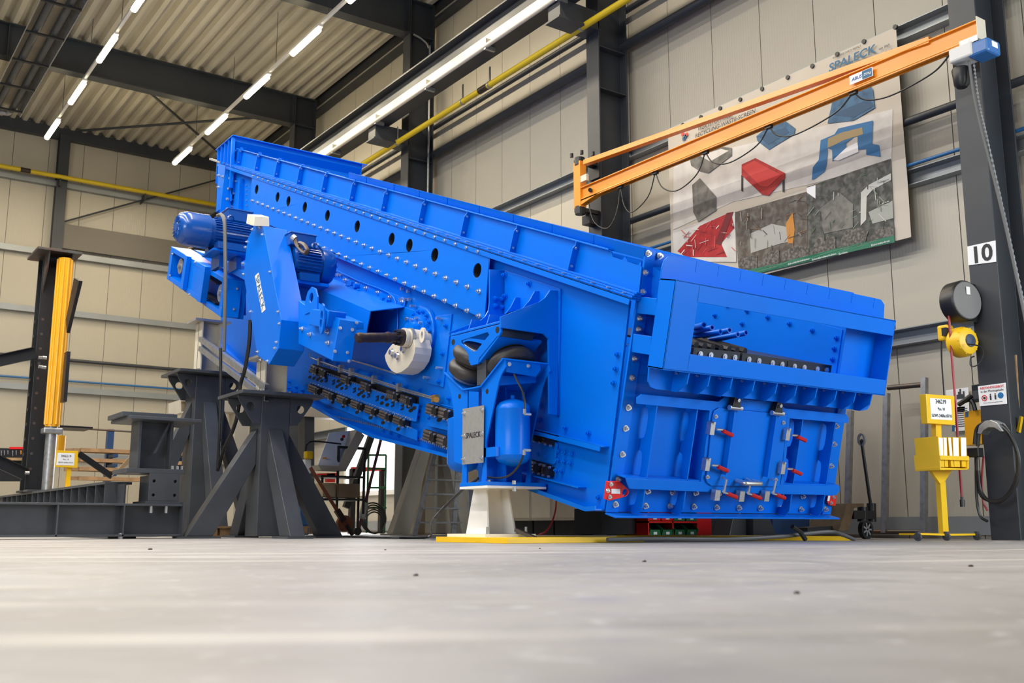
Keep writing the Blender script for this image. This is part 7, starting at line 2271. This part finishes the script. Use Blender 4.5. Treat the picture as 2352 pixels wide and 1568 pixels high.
# pallet and blue cart
pal = thing('wooden_pallet', 'wooden pallet on the floor between the drive trestles', 'pallet', (hy(510, 1220, 12.85).x, 12.85, 0))
xa, xb = hy(470, 1215, 12.7).x, hy(568, 1215, 12.7).x
for k in range(3):
    mk('block', M().lo((xa + (xb - xa - 0.15) * k / 2, 12.7, 0.02), (xa + (xb - xa - 0.15) * k / 2 + 0.15, 12.85, 0.11)), WOOD, pal)
    mk('deck_board', M().lo((xa, 12.68 + k * 0.22, 0.11), (xb, 12.82 + k * 0.22, 0.135)), WOOD, pal)
    mk('bottom_board', M().lo((xa, 12.7 + k * 0.22, 0.0), (xb, 12.82 + k * 0.22, 0.02)), WOOD, pal)
pal = thing('wooden_pallet', 'dark wooden pallet half hidden behind the near trestle leg', 'pallet', (hy(720, 1220, 15).x, 15, 0))
xa, xb = hy(690, 1215, 15).x, hy(735, 1215, 15).x
for k in range(2):
    mk('block', M().lo((xa + (xb - xa - 0.12) * k, 15.0, 0.02), (xa + (xb - xa - 0.12) * k + 0.12, 15.15, 0.11)), WOOD, pal)
    mk('deck_board', M().lo((xa, 15.0 + k * 0.3, 0.11), (xb, 15.14 + k * 0.3, 0.135)), WOOD, pal)
bc = [hy(x, y, 15.6) for x, y in ((690, 1150), (722, 1150), (722, 1205), (690, 1205))]
mk('blue_tool_cart', M().prism(bc, (0, 0.5, 0)).lo((bc[0].x + .05, 15.65, 0.0), (bc[0].x + .12, 15.72, 0.2)).lo((bc[1].x - .12, 15.65, 0.0), (bc[1].x - .05, 15.72, 0.2)), mat('cart_blue', (0.03, 0.15, 0.38), 0.45), label='low blue tool cart behind the near trestle', cat='tool cart', bevel=0.01)

# red shelf with plastic bins below the discharge end
yrs = 8.9
def k_(x, y):
    return d_(x, y)


rsf = thing('bin_shelf', 'red shelf unit with small plastic bins below the discharge wall', 'shelf', (hy(*k_(680, 1400), yrs).x, yrs, 0))
xa, xb = hy(*k_(470, 1300), yrs).x, hy(*k_(885, 1300), yrs).x
xc = hy(*k_(1005, 1300), yrs).x
ztop = 0.62
mk('side_panel', M().lo((xa, yrs, 0), (xa + 0.02, yrs + 0.4, ztop)), RED, rsf)
mk('side_panel', M().lo((xb, yrs, 0), (xc, yrs + 0.4, ztop)), RED, rsf)
mk('back_panel', M().lo((xa, yrs + 0.38, 0), (xb, yrs + 0.4, ztop)), REDP, rsf)
xm = (xa + xb) / 2
mk('middle_panel', M().lo((xm - 0.01, yrs, 0), (xm + 0.01, yrs + 0.4, ztop)), RED, rsf)
zsh = hy(*k_(680, 1325), yrs).z
for z in (0.0, zsh, ztop):
    mk('shelf_board', M().lo((xa, yrs, z), (xb, yrs + 0.4, z + 0.02)), RED, rsf)
wbin = (xb - xa) / 4 - 0.02
for r_i, z in enumerate((0.02, zsh + 0.02)):
    for c_i in range(4):
        x0_ = xa + 0.02 + c_i * (xb - xa) / 4
        mt = RED if (r_i == 1 and c_i < 2) else GREEN
        bn2 = thing('plastic_bin', ('red' if mt is RED else 'green') + ' plastic bin on the ' + ('upper' if r_i else 'lower') + ' red shelf, ' + ['first', 'second', 'third', 'fourth'][c_i] + ' from left', 'bin', (x0_ + wbin / 2, yrs + 0.15, z), group='plastic bins on the red shelf')
        mk('bin_body', M().prism([(x0_, yrs + 0.01, z), (x0_, yrs - 0.02, z + 0.08), (x0_, yrs + 0.12, z + 0.17), (x0_, yrs + 0.32, z + 0.17), (x0_, yrs + 0.32, z)], (0.006, 0, 0)).prism([(x0_ + wbin, yrs + 0.01, z), (x0_ + wbin, yrs - 0.02, z + 0.08), (x0_ + wbin, yrs + 0.12, z + 0.17), (x0_ + wbin, yrs + 0.32, z + 0.17), (x0_ + wbin, yrs + 0.32, z)], (-0.006, 0, 0)).lo((x0_, yrs + 0.0, z), (x0_ + wbin, yrs + 0.012, z + 0.075)).lo((x0_, yrs + 0.3, z), (x0_ + wbin, yrs + 0.32, z + 0.17)).lo((x0_, yrs, z), (x0_ + wbin, yrs + 0.32, z + 0.006)), mt, bn2)
        mk('bin_label', M().lo((x0_ + wbin * .35, yrs - 0.006, z + 0.02), (x0_ + wbin * .65, yrs, z + 0.05)), PAPER, bn2)
bp2 = [hy(*k_(x, y), yrs + 0.3) for x, y in ((1005, 1200), (1240, 1200), (1240, 1440), (1005, 1440))]
mk('grey_cabinet', M().prism([V((p.x, p.y, max(0, p.z))) for p in bp2], (0, 0.5, 0)), GREYP, label='dark grey cabinet right of the red bin shelf', cat='cabinet')
bp2 = [hy(*k_(x, y), yrs - 0.7) for x, y in ((1525, 1200), (1835, 1200), (1835, 1420), (1525, 1420))]
mk('blue_cabinet', M().prism([V((p.x, p.y, max(0, p.z))) for p in bp2], (0, 0.5, 0)), mat('cabinet_blue', (0.02, 0.07, 0.20), 0.45), label='dark blue cabinet below the right half of the discharge wall', cat='cabinet')
bp2 = [hy(*k_(x, y), yrs + 0.2) for x, y in ((80, 1200), (400, 1200), (400, 1420), (80, 1420))]
mk('dark_crate', M().prism([V((p.x, p.y, max(0, p.z))) for p in bp2], (0, 0.5, 0)), DARKST, label='dark open crate left of the red bin shelf', cat='crate')
# floor cables right
mk('floor_hose', M().tube(curve_pts([hy(1395, 1239, 6.6), hy(1500, 1237, 6.6), hy(1620, 1238, 6.5), hy(1700, 1237, 6.5), hy(1800, 1231, 6.4), hy(1900, 1221, 6.3), hy(1935, 1228, 6.2), hy(1965, 1240, 6.1)]), 0.018, 8), CORDM, label='grey hose lying on the floor below the discharge wall', cat='hose', smooth=True)
a, b = hy(1820, 1209, 6.3), hy(1850, 1239, 6.3)
mk('floor_lever', M().tube([a, (a + b) / 2 + V((0.02, 0, 0.01)), b], 0.022, 8), BLACK, label='short black lever sticking up from the floor right of the dark foot', cat='lever')
mk('red_wall_cable', M().tube(curve_pts([hx(*w7(x, y), 9.4) for x, y in ((2198, 765), (2190, 850), (2160, 950), (2110, 1030), (2050, 1060))]), 0.014, 6), REDHOSE, label='thin red cable hanging in front of the beige cabinets', cat='cable')
# small debris on the floor
for k, (x, y) in enumerate(((955, 1322), (1830, 1363), (2230, 1301), (885, 1263), (1240, 1260), (1480, 1290), (345, 1262))):
    p = hz(x, y, 0.0)
    s = 0.006 + 0.006 * random.random()
    mk('floor_crumb', M().lathe(p, ZV, [(0, s), (s * 0.4, s * 1.1), (s * 0.8, s * 0.5)], 6), BROWN, label=['tiny dark crumb on the concrete in the middle foreground', 'tiny dark crumb on the concrete in the right foreground', 'tiny dark crumb by the right picture edge on the floor', 'tiny dark crumb near the beige trestle on the floor', 'tiny dark crumb before the white foot on the floor', 'tiny dark crumb before the discharge wall on the floor', 'tiny dark crumb before the base beam on the floor'][k], cat='debris')
